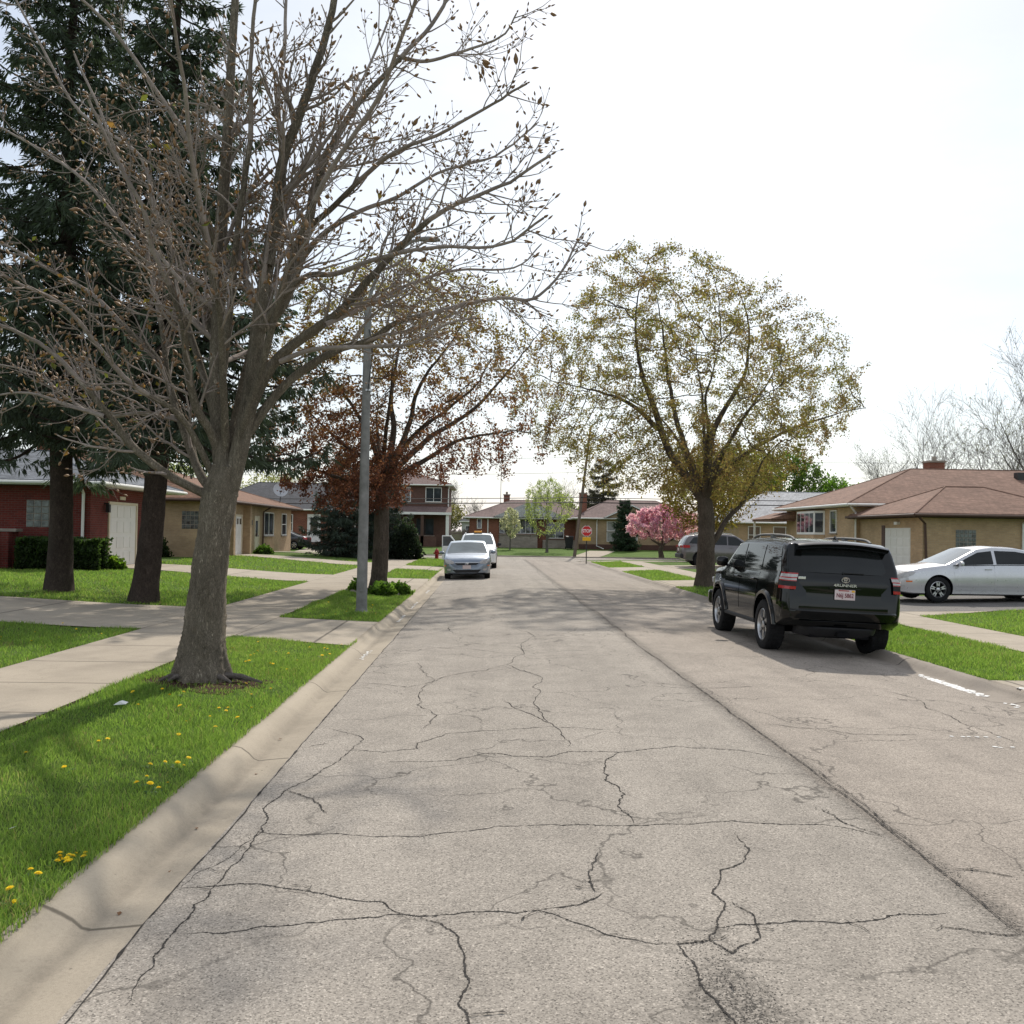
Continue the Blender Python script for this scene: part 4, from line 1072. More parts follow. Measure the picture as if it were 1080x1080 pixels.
# --- two big spruces on the left lawn
def spruce(name, label, base, H, z_low, Rm, seed, trunk_r=.31, nb=1.0, tint=(.018, .032, .022), group=None, card=1.0, fine_=1.0, shape=.85, cat='spruce tree', lean=(0, 0), sparse=1.0):
    r = np.random.default_rng(seed)
    bx, by = base; bz = g(bx, by) - .03
    T = thing(name, label, cat, (bx, by, bz), 0, group)
    zz = np.linspace(0, H, 30); lx = lean[0] * np.clip(zz / 6, 0, 1); 
    tr = np.stack([lx + .03 * np.sin(zz), .03 * np.cos(zz * .8), zz], 1)
    rad = np.clip(trunk_r * (1 - zz / H) ** .8, .02, 9); rad = rad * (1 + .5 * np.exp(-zz / .3) * .45)
    trl = smooth_line(tr, 3); rl = np.interp(trl[:, 2], zz, rad)
    v, f = tubes_mesh('trunk', [(trl, rl)], None, rough_trunk=.07, seed=seed)
    link('trunk', np_mesh('trunk', v, f, mats=[MAT['bark_spruce']], smooth=True), T)
    lines = []; C = []; D = []; SZ = []
    z = z_low
    while z < H - .15:
        t = (z - z_low) / (H - z_low)
        L0 = Rm * (1 - t) ** shape + .12
        n = int((5 + 4 * (1 - t)) * nb)
        a0 = r.random() * 6
        for k in range(n):
            if r.random() > sparse: continue
            a = a0 + 2 * np.pi * k / n + r.normal(0, .22); L = L0 * r.uniform(.62, 1.12); zb = z + r.normal(0, .12)
            m = max(5, int(L / .28)); s = np.linspace(0, 1, m)
            drop = (.05 - .42 * (1 - t)) * L
            cx = lean[0] * np.clip(zb / 6, 0, 1)
            pz = zb + drop * np.sin(s * 1.9) + .10 * L * s ** 3
            dirx, diry = math.cos(a), math.sin(a)
            side = r.normal(0, .06, m).cumsum()
            P = np.stack([cx + dirx * L * s - diry * side * .5, diry * L * s + dirx * side * .5, pz], 1)
            lines.append((P, .012 + .035 * (1 - s) * L / Rm))
            # hanging side sprays
            q = int(L * 21 * fine_) + 3
            tt = r.random(q) ** .8 * .95 + .05
            pos = np.stack([np.interp(tt, s, P[:, i]) for i in range(3)], 1)
            sg = r.choice([-1, 1], q)
            wd = (.16 + .45 * (1 - tt)) * L * .42 * r.random(q) + .05
            off = np.stack([-diry * sg * wd + dirx * wd * .5, dirx * sg * wd + diry * wd * .5, -.30 * wd - .05], 1)
            C.append(pos + off); dd = off / (np.linalg.norm(off, axis=1)[:, None] + 1e-9); dd[:, 2] -= r.uniform(.2, 1.3, q) * (1 - .6 * t)
            D.append(dd); SZ.append(r.uniform(.16, .40, q) * card)
            # denser tip
            q2 = 3; C.append(P[-1] + r.normal(0, .07, (q2, 3))); D.append(np.tile([dirx, diry, -.1], (q2, 1)) + r.normal(0, .4, (q2, 3))); SZ.append(r.uniform(.18, .35, q2) * card)
        z += (.30 + .10 * r.random()) / max(.7, nb)
    C = np.concatenate(C); D = np.concatenate(D); SZ = np.concatenate(SZ)
    D /= np.linalg.norm(D, axis=1)[:, None]
    # every spray: five narrow slivers fanned round its axis
    n = len(C); q = r.normal(0, 1, (n, 3)); s = np.cross(D, q); s /= np.linalg.norm(s, axis=1)[:, None]
    co = []; fc = []; cl = []; b = 0
    tn = np.array(tint) * r.uniform(.55, 1.55, (n, 1)) * (1 + .5 * (r.random((n, 1)) > .9))
    for k in (-1.4, -.7, 0, .7, 1.4):
        d2 = D + s * k * .5 + r.normal(0, .12, D.shape); d2 /= np.linalg.norm(d2, axis=1)[:, None]
        w = np.cross(d2, r.normal(0, 1, (n, 3))); w /= np.linalg.norm(w, axis=1)[:, None]
        L = (SZ * (1 - .18 * abs(k)))[:, None]; W = .021 * card ** .5 + 0 * L
        base_ = C - D * SZ[:, None] * .25 + s * k * .03
        co.append(np.stack([base_, base_ + d2 * L * .45 + w * W, base_ + d2 * L, base_ + d2 * L * .45 - w * W], 1).reshape(-1, 3))
        i = b + 4 * np.arange(n); fc.append(np.stack([i, i + 1, i + 2, i + 3], 1)); b += 4 * n
        cl.append(np.repeat(tn, 4, 0))
    v, f = tubes_mesh('crown', lines, None)
    co = [v] + co; fc = [f] + [x + len(v) for x in fc]; cl = [np.ones((len(v), 3)) * .03] + cl
    me = np_mesh('crown', np.concatenate(co), np.concatenate(fc), mats=[MAT['bark_spruce'], MAT['needle']], mat_idx=[0] * len(f) + [1] * (5 * n), col=np.concatenate(cl))
    link('crown', me, T)
    return T
spruce('spruce_tree', 'tall dark spruce at the left edge, its straight trunk before the glass block window', (-9.75, 21.9), 17.6, 4.3, 3.7, 31, .27, tint=(.053, .072, .046))
spruce('spruce_tree', 'tall dark spruce with leaning trunk standing just behind the bare tree', (-7.4, 20.7), 15.6, 4.2, 3.5, 32, .27, lean=(.45, 0), tint=(.053, .072, .046))

# --- maples leafing out
def guide(limbs, step):
    """starts for colonize(): every limb is resampled and grows from the nearest node already there"""
    starts = []; nodes = []; rads = []
    for k, (pts, ra, rb) in enumerate(limbs):
        P = smooth_line(np.array(pts, float), 6); ln = np.r_[0, np.cumsum(np.linalg.norm(np.diff(P, axis=0), axis=1))]
        n = max(2, int(ln[-1] / step)); t = np.linspace(0, ln[-1], n + 1); Q = np.stack([np.interp(t, ln, P[:, i]) for i in range(3)], 1)
        if k: Q = Q + np.cumsum(np.random.default_rng(k).normal(0, .028, Q.shape), axis=0) * np.linspace(0, 1, len(Q))[:, None]
        at = -1
        if nodes:
            d = np.linalg.norm(np.array(nodes) - Q[0], axis=1); at = int(d.argmin()); Q = Q[1:]
        starts.append((list(Q), at)); nodes += list(Q); rads.append((ra, rb))
    return starts, rads
RIGHT_LIMBS = [
    ([(0.0,0.0,0.02),(-0.03,0.0,0.87),(-0.03,0.0,1.66),(-0.03,0.0,2.29),(-0.09,0.0,2.82)], 0.33, 0.25),
    ([(-0.09,-0.0,2.82),(-0.54,-0.07,3.45),(-1.1,-0.15,4.18),(-1.51,-0.22,4.9),(-1.86,-0.3,5.91),(-2.24,-0.38,6.86),(-2.55,-0.45,8.59),(-2.49,-0.53,9.88),(-2.3,-0.6,10.79)], 0.17, 0.03),
    ([(-1.67,0.0,5.22),(-2.3,0.1,5.91),(-2.96,0.2,6.29),(-4.13,0.3,6.6),(-5.07,0.4,6.7)], 0.09, 0.025),
    ([(-0.09,0.0,2.82),(-0.41,0.17,3.86),(-0.72,0.33,4.65),(-1.04,0.5,5.91),(-1.23,0.67,7.64),(-1.42,0.83,9.38),(-1.61,1.0,10.64)], 0.13, 0.03),
    ([(-0.06,-0.0,2.82),(-0.03,-0.13,4.02),(0.09,-0.27,5.28),(0.54,-0.4,6.23),(0.98,-0.53,7.33),(1.07,-0.67,8.9),(0.6,-0.8,10.38)], 0.14, 0.03),
    ([(-0.06,0.0,3.08),(0.38,0.24,4.27),(1.01,0.48,5.22),(1.73,0.72,6.23),(2.36,0.96,7.01),(3.21,1.2,8.37)], 0.11, 0.03),
    ([(0.03,-0.0,3.55),(0.79,-0.1,4.18),(1.73,-0.2,4.81),(2.87,-0.3,5.34),(4.03,-0.4,5.69),(5.13,-0.5,5.97)], 0.1, 0.025),
    ([(0.0,0.0,1.34),(0.38,0.08,1.75),(0.69,0.17,2.29),(1.26,0.25,2.92),(1.73,0.33,3.71),(2.36,0.42,4.65),(3.09,0.5,5.34)], 0.11, 0.03),
    ([(-0.09,-0.0,2.92),(-0.22,-0.65,3.86),(-0.32,-1.3,4.97),(-0.54,-1.95,6.23),(-0.32,-2.6,7.8)], 0.11, 0.03),
    ([(-0.06,-0.0,2.92),(0.09,-0.75,3.86),(0.38,-1.5,4.81),(0.79,-2.25,5.6),(1.42,-3.0,6.23)], 0.1, 0.03),
    ([(-0.09,0.0,2.92),(-0.32,0.75,3.86),(-0.63,1.5,4.97),(-1.1,2.25,5.91),(-1.73,3.0,6.7)], 0.11, 0.03),
    ([(-0.06,0.0,2.92),(0.09,0.65,4.02),(0.22,1.3,5.28),(0.22,1.95,6.86),(0.0,2.6,8.75)], 0.11, 0.03),
]
LEFT_LIMBS = [
    ([(0.0,0.0,0.02),(0.03,0.0,0.65),(0.05,0.0,1.3),(0.05,0.0,1.95),(0.05,0.0,2.6),(0.05,0.0,3.07)], 0.23, 0.19),
    ([(0.05,-0.0,3.0),(0.55,-0.06,3.57),(1.41,-0.12,4.33),(2.58,-0.18,5.11),(3.65,-0.24,6.36),(4.41,-0.3,7.43)], 0.1, 0.02),
    ([(0.18,0.0,3.13),(1.12,0.15,3.65),(2.19,0.3,4.25),(3.34,0.45,4.43),(4.52,0.6,4.33)], 0.085, 0.02),
    ([(0.08,0.0,3.13),(0.84,0.33,4.43),(1.8,0.65,5.21),(2.77,0.98,6.07),(3.34,1.3,7.17)], 0.09, 0.02),
    ([(0.08,-0.0,3.13),(0.55,-0.24,4.04),(0.84,-0.48,4.82),(1.02,-0.72,5.61),(1.8,-0.96,6.86),(2.3,-1.2,7.9)], 0.1, 0.02),
    ([(0.05,0.0,3.07),(0.34,0.12,4.43),(0.26,0.24,5.4),(0.44,0.36,6.36),(0.63,0.48,7.43),(0.29,0.6,8.48)], 0.11, 0.02),
    ([(0.03,-0.0,3.07),(-0.18,-0.23,4.04),(-0.81,-0.45,5.21),(-1.59,-0.68,6.07),(-2.14,-0.9,7.17)], 0.09, 0.02),
    ([(0.03,0.0,3.05),(-0.39,0.28,3.65),(-1.12,0.55,4.25),(-1.98,0.83,5.21),(-2.66,1.1,5.87)], 0.08, 0.02),
    ([(0.0,-0.0,2.94),(-0.57,-0.07,3.05),(-1.41,-0.15,3.26),(-2.38,-0.22,3.65),(-3.16,-0.3,4.09)], 0.07, 0.02),
    ([(0.05,-0.0,3.07),(0.21,-1.0,4.04),(0.47,-2.0,5.08),(0.73,-3.0,6.0)], 0.09, 0.02),
    ([(0.05,0.0,3.07),(-0.13,1.0,4.04),(-0.31,2.0,5.08),(-0.44,3.0,6.0)], 0.09, 0.02),
    ([(0.05,-0.0,3.07),(0.6,-0.87,3.78),(1.25,-1.73,4.43),(1.91,-2.6,4.95)], 0.08, 0.02),
]
starts, lr = guide(RIGHT_LIMBS, .22)
make_tree('maple_tree', 'broad maple with sparse olive young leaves standing beside the black car', (7.35, 31.5), 10, (-.5, 0, 3.0, 11.3, 6.5, 5.4), MAT['bark_maple'], MAT['leaf'],
          [(.17, .10, .058), (.19, .135, .06), (.19, .165, .058), (.165, .17, .055)], 88000, .045, 41, starts=starts, trunk_r=.30, natt=3600, step=.22, infl=1.6, kill=.36, tip=.005, split=.03, spread=.17, grad=False, top=.40, trop=(0, 0, .05), wob=.3, jit=.10,
          bias=lambda P: P[:, 2] < 11.1 - .40 * np.maximum(0, P[:, 0] + 2) - .25 * np.maximum(0, -P[:, 0] - 3.2) + .5 * np.sin(P[:, 0] * 1.9 + P[:, 1]), limb_r=lr)
starts, lr = guide(LEFT_LIMBS, .22)
make_tree('maple_tree', 'red and bronze leaved maple on the verge behind the light pole', (-2.95, 26.1), 9, (.45, .3, 2.3, 9.3, 5.0, 4.5), MAT['bark_maple'], MAT['leaf'],
          [(.11, .042, .036), (.135, .056, .038), (.16, .09, .045), (.175, .135, .05), (.185, .165, .055)], 56000, .047, 47, starts=starts, trunk_r=.22, natt=3000, step=.22, infl=1.6, kill=.37, tip=.005, split=.03, spread=.17, grad=True, top=.40, wob=.3, jit=.10, trop=(0, 0, .05),
          dense=lambda P: .45 + 1.7 * np.exp(-np.clip(P[:, 2] - 3.2, 0, 9) / 1.6) * (1 / (1 + np.exp((P[:, 0] - .8) * 1.5))) + .3 * (P[:, 2] > 6), limb_r=lr, bias=lambda P: (P[:, 0] < .8) | (P[:, 2] > 3.1 + .05 * P[:, 0]))
# ------------------------------------------------------------------ cars
def lerp_tab(tab, y):
    a = np.array(tab, float); return np.interp(y, a[:, 0], a[:, 1])

class Car:
    """+y is forward, x to the right, origin on the ground under the middle of the wheelbase"""
    def __init__(s, sp): s.sp = sp
    def zt(s, y): return lerp_tab(s.sp['top'], y)
    def zb(s, y): return lerp_tab(s.sp['bot'], y)
    def wp(s, y): return lerp_tab(s.sp['plan'], y)
    def belt(s, y): return lerp_tab(s.sp['belt'], y)
    def w(s, y, z):
        b = s.belt(y); wp = s.wp(y); sp = s.sp
        up = np.maximum(z - b, 0); dn = np.clip((b - z) / b, 0, 1)
        sh = sp.get('shoulder', .02)
        return wp - sh * np.clip((z - (b - .06)) / .06, 0, 1) - sp['tumble'] * up - .25 * up ** 2 * sp.get('tum2', 1) - sp.get('bulge', .06) * np.clip(dn - .45, 0, 1) ** 1.5 * 2 - .012 * np.cos(dn * 9) * (z < b)
    def section(s, y, nt=6, nc=4, ns=14):
        zt, zb = s.zt(y), s.zb(y); cr = s.sp.get('crown', .045) * min(1, (zt - zb) / .8); rc = min(s.sp.get('rc', .10), (zt - zb) * .25)
        we = float(s.w(y, zt - cr - rc)); wt = max(.05, we - rc * 1.1)
        pts = []
        for i in range(nt + 1):
            f = i / nt; pts.append((wt * f, zt - cr * f * f * .6))
        z0 = zt - cr * .6; z1 = zt - cr - rc
        for i in range(1, nc + 1):
            a = .5 * math.pi * i / nc
            pts.append((wt + (we - wt) * math.sin(a), z1 + (z0 - z1) * math.cos(a)))
        for i in range(1, ns + 1):
            z = z1 + (zb + .03 - z1) * i / ns; pts.append((float(s.w(y, z)), z))
        pts.append((float(s.w(y, zb)) - .06, zb)); pts.append((0, zb))
        return pts
    def ys(s):
        sp = s.sp; k = sorted(set([p[0] for p in sp['top']] + [p[0] for p in sp['plan']] + [p[0] for p in sp['bot']]))
        out = [k[0]]
        for b in k[1:]:
            if b - out[-1] < .012: continue
            n = max(1, int((b - out[-1]) / .11)); out += list(np.linspace(out[-1], b, n + 1)[1:])
        return out
    def body(s, parent, paint):
        ys = s.ys(); vs = []; fs = []
        secs = [s.section(y) for y in ys]; m = len(secs[0])
        ring = 2 * m - 2
        for y, sec in zip(ys, secs):
            vs += [(x, y, z) for x, z in sec] + [(-x, y, z) for x, z in sec[-2:0:-1]]
        for i in range(len(ys) - 1):
            for j in range(ring):
                fs.append((i * ring + j, i * ring + (j + 1) % ring, (i + 1) * ring + (j + 1) % ring, (i + 1) * ring + j))
        fs.append(tuple(range(ring - 1, -1, -1))); fs.append(tuple((len(ys) - 1) * ring + j for j in range(ring)))
        mb = MB(); mb.add(vs, fs)
        o = mb.build('body', [paint, MAT['under']], None, smooth=38)
        sp = s.sp
        # wheel arches cut out of the shell
        cut = MB()
        for y in (sp['fa'], sp['ra']):
            for sg in (-1, 1):
                M = Matrix.Translation((sg * (sp['W'] / 2 + .1), y, sp['wr'] + sp.get('arch_dz', .02))) @ Matrix.Rotation(-sg * math.pi / 2, 4, 'Y')
                cut.lathe([(sp['wr'] + sp['arch'], 0), (sp['wr'] + sp['arch'], .45)], 36, 0, M)
        c = cut.build('arch_cutter', [MAT['under']])
        bo = o.modifiers.new('arches', 'BOOLEAN'); bo.object = c; bo.operation = 'DIFFERENCE'; bo.solver = 'EXACT'; bo.material_mode = 'TRANSFER'
        dg = bpy.context.evaluated_depsgraph_get()
        me = bpy.data.meshes.new_from_object(o.evaluated_get(dg))
        o.modifiers.clear(); o.data = me
        try: me.set_sharp_from_angle(angle=R(38))
        except Exception: pass
        bpy.data.objects.remove(c); o.parent = parent
        from mathutils.bvhtree import BVHTree
        s.bvh = BVHTree.FromPolygons([v.co.copy() for v in me.vertices], [tuple(p.vertices) for p in me.polygons])
        return o
    def side(s, sg, poly, off, nu=8, nv=5):
        """four-cornered panel on the car's side: poly = [(y,z)] lower rear, lower front, upper front, upper rear"""
        a, b, c, d = [np.array(p, float) for p in poly]; P = []
        for j in range(nv + 1):
            for i in range(nu + 1):
                u, v = i / nu, j / nv
                q = (1 - u) * (1 - v) * a + u * (1 - v) * b + u * v * c + (1 - u) * v * d
                P.append((sg * (float(s.w(q[0], q[1])) + off), q[0], q[1]))
        return P, [(j * (nu + 1) + i, j * (nu + 1) + i + 1, (j + 1) * (nu + 1) + i + 1, (j + 1) * (nu + 1) + i) for j in range(nv) for i in range(nu)]
    def panel(s, name, sg, poly, off, mat, parent, depth=.0, nu=8, nv=5):
        P, F = s.side(sg, poly, off, nu, nv); m = MB(); m.add(P, F)
        if depth:   # returned edges so that the gap round the panel reads
            ed = [i for i in range(nu + 1)] + [(j + 1) * (nu + 1) + nu for j in range(nv)] + [nv * (nu + 1) + i for i in range(nu - 1, -1, -1)] + [j * (nu + 1) for j in range(nv - 1, 0, -1)]
            Q = [(P[i][0] - sg * depth, P[i][1], P[i][2]) for i in ed]; b = len(P); n = len(ed)
            m.add([P[i] for i in ed] + Q, [(i, (i + 1) % n, n + (i + 1) % n, n + i) for i in range(n)])
        return m.build(name, mat, parent, smooth=35)
    def top_patch(s, name, ya, yb, fxa, fxb, off, mat, parent, n=8, nx=12):
        """sheet on the top line between ya and yb covering share fx of the half width"""
        P = []
        for j in range(n + 1):
            t = j / n; y = ya + (yb - ya) * t; fx = fxa + (fxb - fxa) * t; z = float(s.zt(y)); cr = s.sp.get('crown', .045)
            sl = (float(s.zt(y + .01)) - float(s.zt(y - .01))) / .02; nl = math.hypot(1, sl); oy, oz = -sl / nl * off, off / nl
            wt = s.section(y)[6][0]
            for i in range(nx + 1):
                u = (i / nx * 2 - 1) * fx; P.append((wt * u, y + oy, z - cr * u * u * .6 + oz))
        m = MB(); m.add(P, [(j * (nx + 1) + i, j * (nx + 1) + i + 1, (j + 1) * (nx + 1) + i + 1, (j + 1) * (nx + 1) + i) for j in range(n) for i in range(nx)])
        return m.build(name, mat, parent, smooth=40)
    def face(s, mb, rows, off, mi=0, back=False, nx=8):
        """sheet laid on the nose (or tail): rows = [(z, x0, x1), ...] seen from the front, dropped onto the shell"""
        d = -1 if not back else 1; P = []; sgn = 1 if not back else -1
        for z, x0, x1 in rows:
            last = None
            for i in range(nx + 1):
                x = x0 + (x1 - x0) * i / nx
                h = s.bvh.ray_cast(Vector((x, 4 * sgn, z)), Vector((0, d, 0)))
                if h[0] is None: p = last or Vector((x, 2.2 * sgn, z))
                else: nrm = h[1] if h[1].y * sgn > 0 else -h[1]; p = h[0] + nrm * off
                last = p; P.append(tuple(p))
        k = nx + 1; n = len(rows)
        mb.add(P, [(j * k + i, j * k + i + 1, (j + 1) * k + i + 1, (j + 1) * k + i) for j in range(n - 1) for i in range(nx)], mi)
        return mb
    def wheels(s, parent, spokes=6, style='six'):
        sp = s.sp; R_, tw = sp['wr'], sp['tw']
        rr = sp.get('rim', R_ * .66)
        ty = MB()
        prof = [(rr * .98, -tw * .42), (rr * 1.05, -tw * .5), (R_ * .93, -tw * .5), (R_ * .985, -tw * .44), (R_, -tw * .34), (R_, tw * .34), (R_ * .985, tw * .44), (R_ * .93, tw * .5), (rr * 1.05, tw * .5), (rr * .98, tw * .42)]
        ty.lathe(prof, 40, closed=True)
        for k in range(40):      # tread blocks
            a = 2 * math.pi * k / 40
            for zz in (-tw * .27, 0, tw * .27):
                M = Matrix.Rotation(a, 4, 'Z') @ Matrix.Translation((R_ + .001, 0, zz + (.01 if k % 2 else -.01)))
                ty.box(-.012, .006, -.018, .018, -tw * .11, tw * .11, 0, M)
        tyre = ty.mesh('tyre', [MAT['rubber']], 40)
        rm = MB()
        rm.lathe([(rr * .99, -tw * .4), (rr * .99, tw * .43), (rr * .93, tw * .46), (rr * .9, tw * .40), (rr * .88, -tw * .3)], 36)
        rm.lathe([(rr * .89, -.02), (rr * .89, -.03)], 30, 1)
        rm.lathe([(rr * .97, -tw * .42), (rr * .97, -tw * .36)], 30, 1)
        n = spokes
        for k in range(n):
            a = 2 * math.pi * k / n
            for da in ((-.17, .17) if style == 'double' else (0,)):
                M = Matrix.Rotation(a + da, 4, 'Z')
                wd = (.08 if style == 'double' else .14) * rr * 1.6
                rm.prism([(.1 * rr, -wd * .8), (.93 * rr, -wd * (.35 if style != 'double' else .5)), (.93 * rr, wd * (.35 if style != 'double' else .5)), (.1 * rr, wd * .8)], 'z', tw * .16, tw * .37, 0, M)
        rm.lathe([(.22 * rr, tw * .1), (.22 * rr, tw * .40), (.17 * rr, tw * .43)], 18)
        for k in range(5):
            a = 2 * math.pi * k / 5; M = Matrix.Translation((.33 * rr * math.cos(a), .33 * rr * math.sin(a), 0))
            rm.lathe([(.035, tw * .3), (.03, tw * .385)], 6, 1, M)
        rim = rm.mesh('rim', [MAT['alloy'], MAT['under']], 40)
        for y in (sp['fa'], sp['ra']):
            for sg in (-1, 1):
                wl = empty('wheel', (sg * (sp['W'] / 2 - tw / 2 - sp.get('inset', .03)), y, R_), 0, parent)
                wl.rotation_euler = (0, sg * math.pi / 2, 0)
                link('tyre', tyre, wl); link('rim', rim, wl)
    def mirror(s, parent, y, z, mat, sz=(.20, .09, .15)):
        for sg in (-1, 1):
            x = float(s.w(y, z)); m = MB()
            m.box(sg * (x - .02), sg * (x + .07), y - .02, y + .03, z + .01, z + .045)
            c = (sg * (x + .05 + sz[0] / 2), y, z + sz[2] / 2)
            n = 10; vs = []; prof = [(0, .2), (.03, .75), (.35, 1), (.8, .92), (1, .6), (1.02, .2)]
            for t, k in prof:
                for j in range(n):
                    a = 2 * math.pi * j / n
                    ca, sa = math.cos(a), math.sin(a)
                    vs.append((c[0] + sg * (t - .5) * sz[0], c[1] + sz[1] * k * .5 * math.copysign(abs(ca) ** .7, ca), c[2] + sz[2] * k * .5 * math.copysign(abs(sa) ** .7, sa)))
            k = len(prof); m.add(vs, [(i * n + j, i * n + (j + 1) % n, (i + 1) * n + (j + 1) % n, (i + 1) * n + j) for i in range(k - 1) for j in range(n)] + [tuple(range(n))] + [tuple((k - 1) * n + j for j in range(n))])
            o = m.build('side_mirror', mat, parent, smooth=50)
    def flare(s, parent, mat, lift=.02, width=.05):
        sp = s.sp
        for y0 in (sp['fa'], sp['ra']):
            for sg in (-1, 1):
                r = sp['wr'] + sp['arch']; zc = sp['wr'] + sp.get('arch_dz', .02); n = 22; vs = []
                for i in range(n + 1):
                    a = R(2) + (math.pi - R(4)) * i / n
                    for rr, o in ((r - .004, -.05), (r - .004, lift), (r + width * .6, lift + .004), (r + width, -.012)):
                        y, z = y0 + rr * math.cos(a), zc + rr * math.sin(a)
                        vs.append((sg * (float(s.w(y, min(max(z, .3), float(s.zt(y)) - .12))) + o), y, z))
                m = MB(); m.add(vs, [(i * 4 + j, i * 4 + j + 1, (i + 1) * 4 + j + 1, (i + 1) * 4 + j) for i in range(n) for j in range(3)])
                m.build('wheel_arch_trim', mat, parent, smooth=45)

def text_obj(name, body, size, mat, parent, M, extrude=.004, bold=0, sx=1):
    cu = bpy.data.curves.new(name, 'FONT'); cu.body = body; cu.size = size; cu.extrude = extrude; cu.align_x = 'CENTER'; cu.align_y = 'CENTER'; cu.offset = bold
    o = bpy.data.objects.new(name, cu); COL.objects.link(o)
    dg = bpy.context.evaluated_depsgraph_get(); dg.update()
    me = bpy.data.meshes.new_from_object(o.evaluated_get(dg)); bpy.data.objects.remove(o)
    me.materials.clear(); me.materials.append(mat)
    me.transform(M @ Matrix.Diagonal((sx, 1, 1, 1)))
    return link(name, me, parent)
# text upright facing -y (readable from behind the car)
FACE_BACK = Matrix(((1, 0, 0), (0, 0, -1), (0, 1, 0))).to_4x4()
def TM(x, y, z, rot=None): return Matrix.Translation((x, y, z)) @ (rot or Matrix.Identity(4)) @ FACE_BACK
FRONT = Matrix.Rotation(math.pi, 4, 'Z')

def ring_pts(cx, cz, rx, rz_, y, n=24): return [(cx + rx * math.cos(2 * math.pi * i / n), y, cz + rz_ * math.sin(2 * math.pi * i / n)) for i in range(n)]

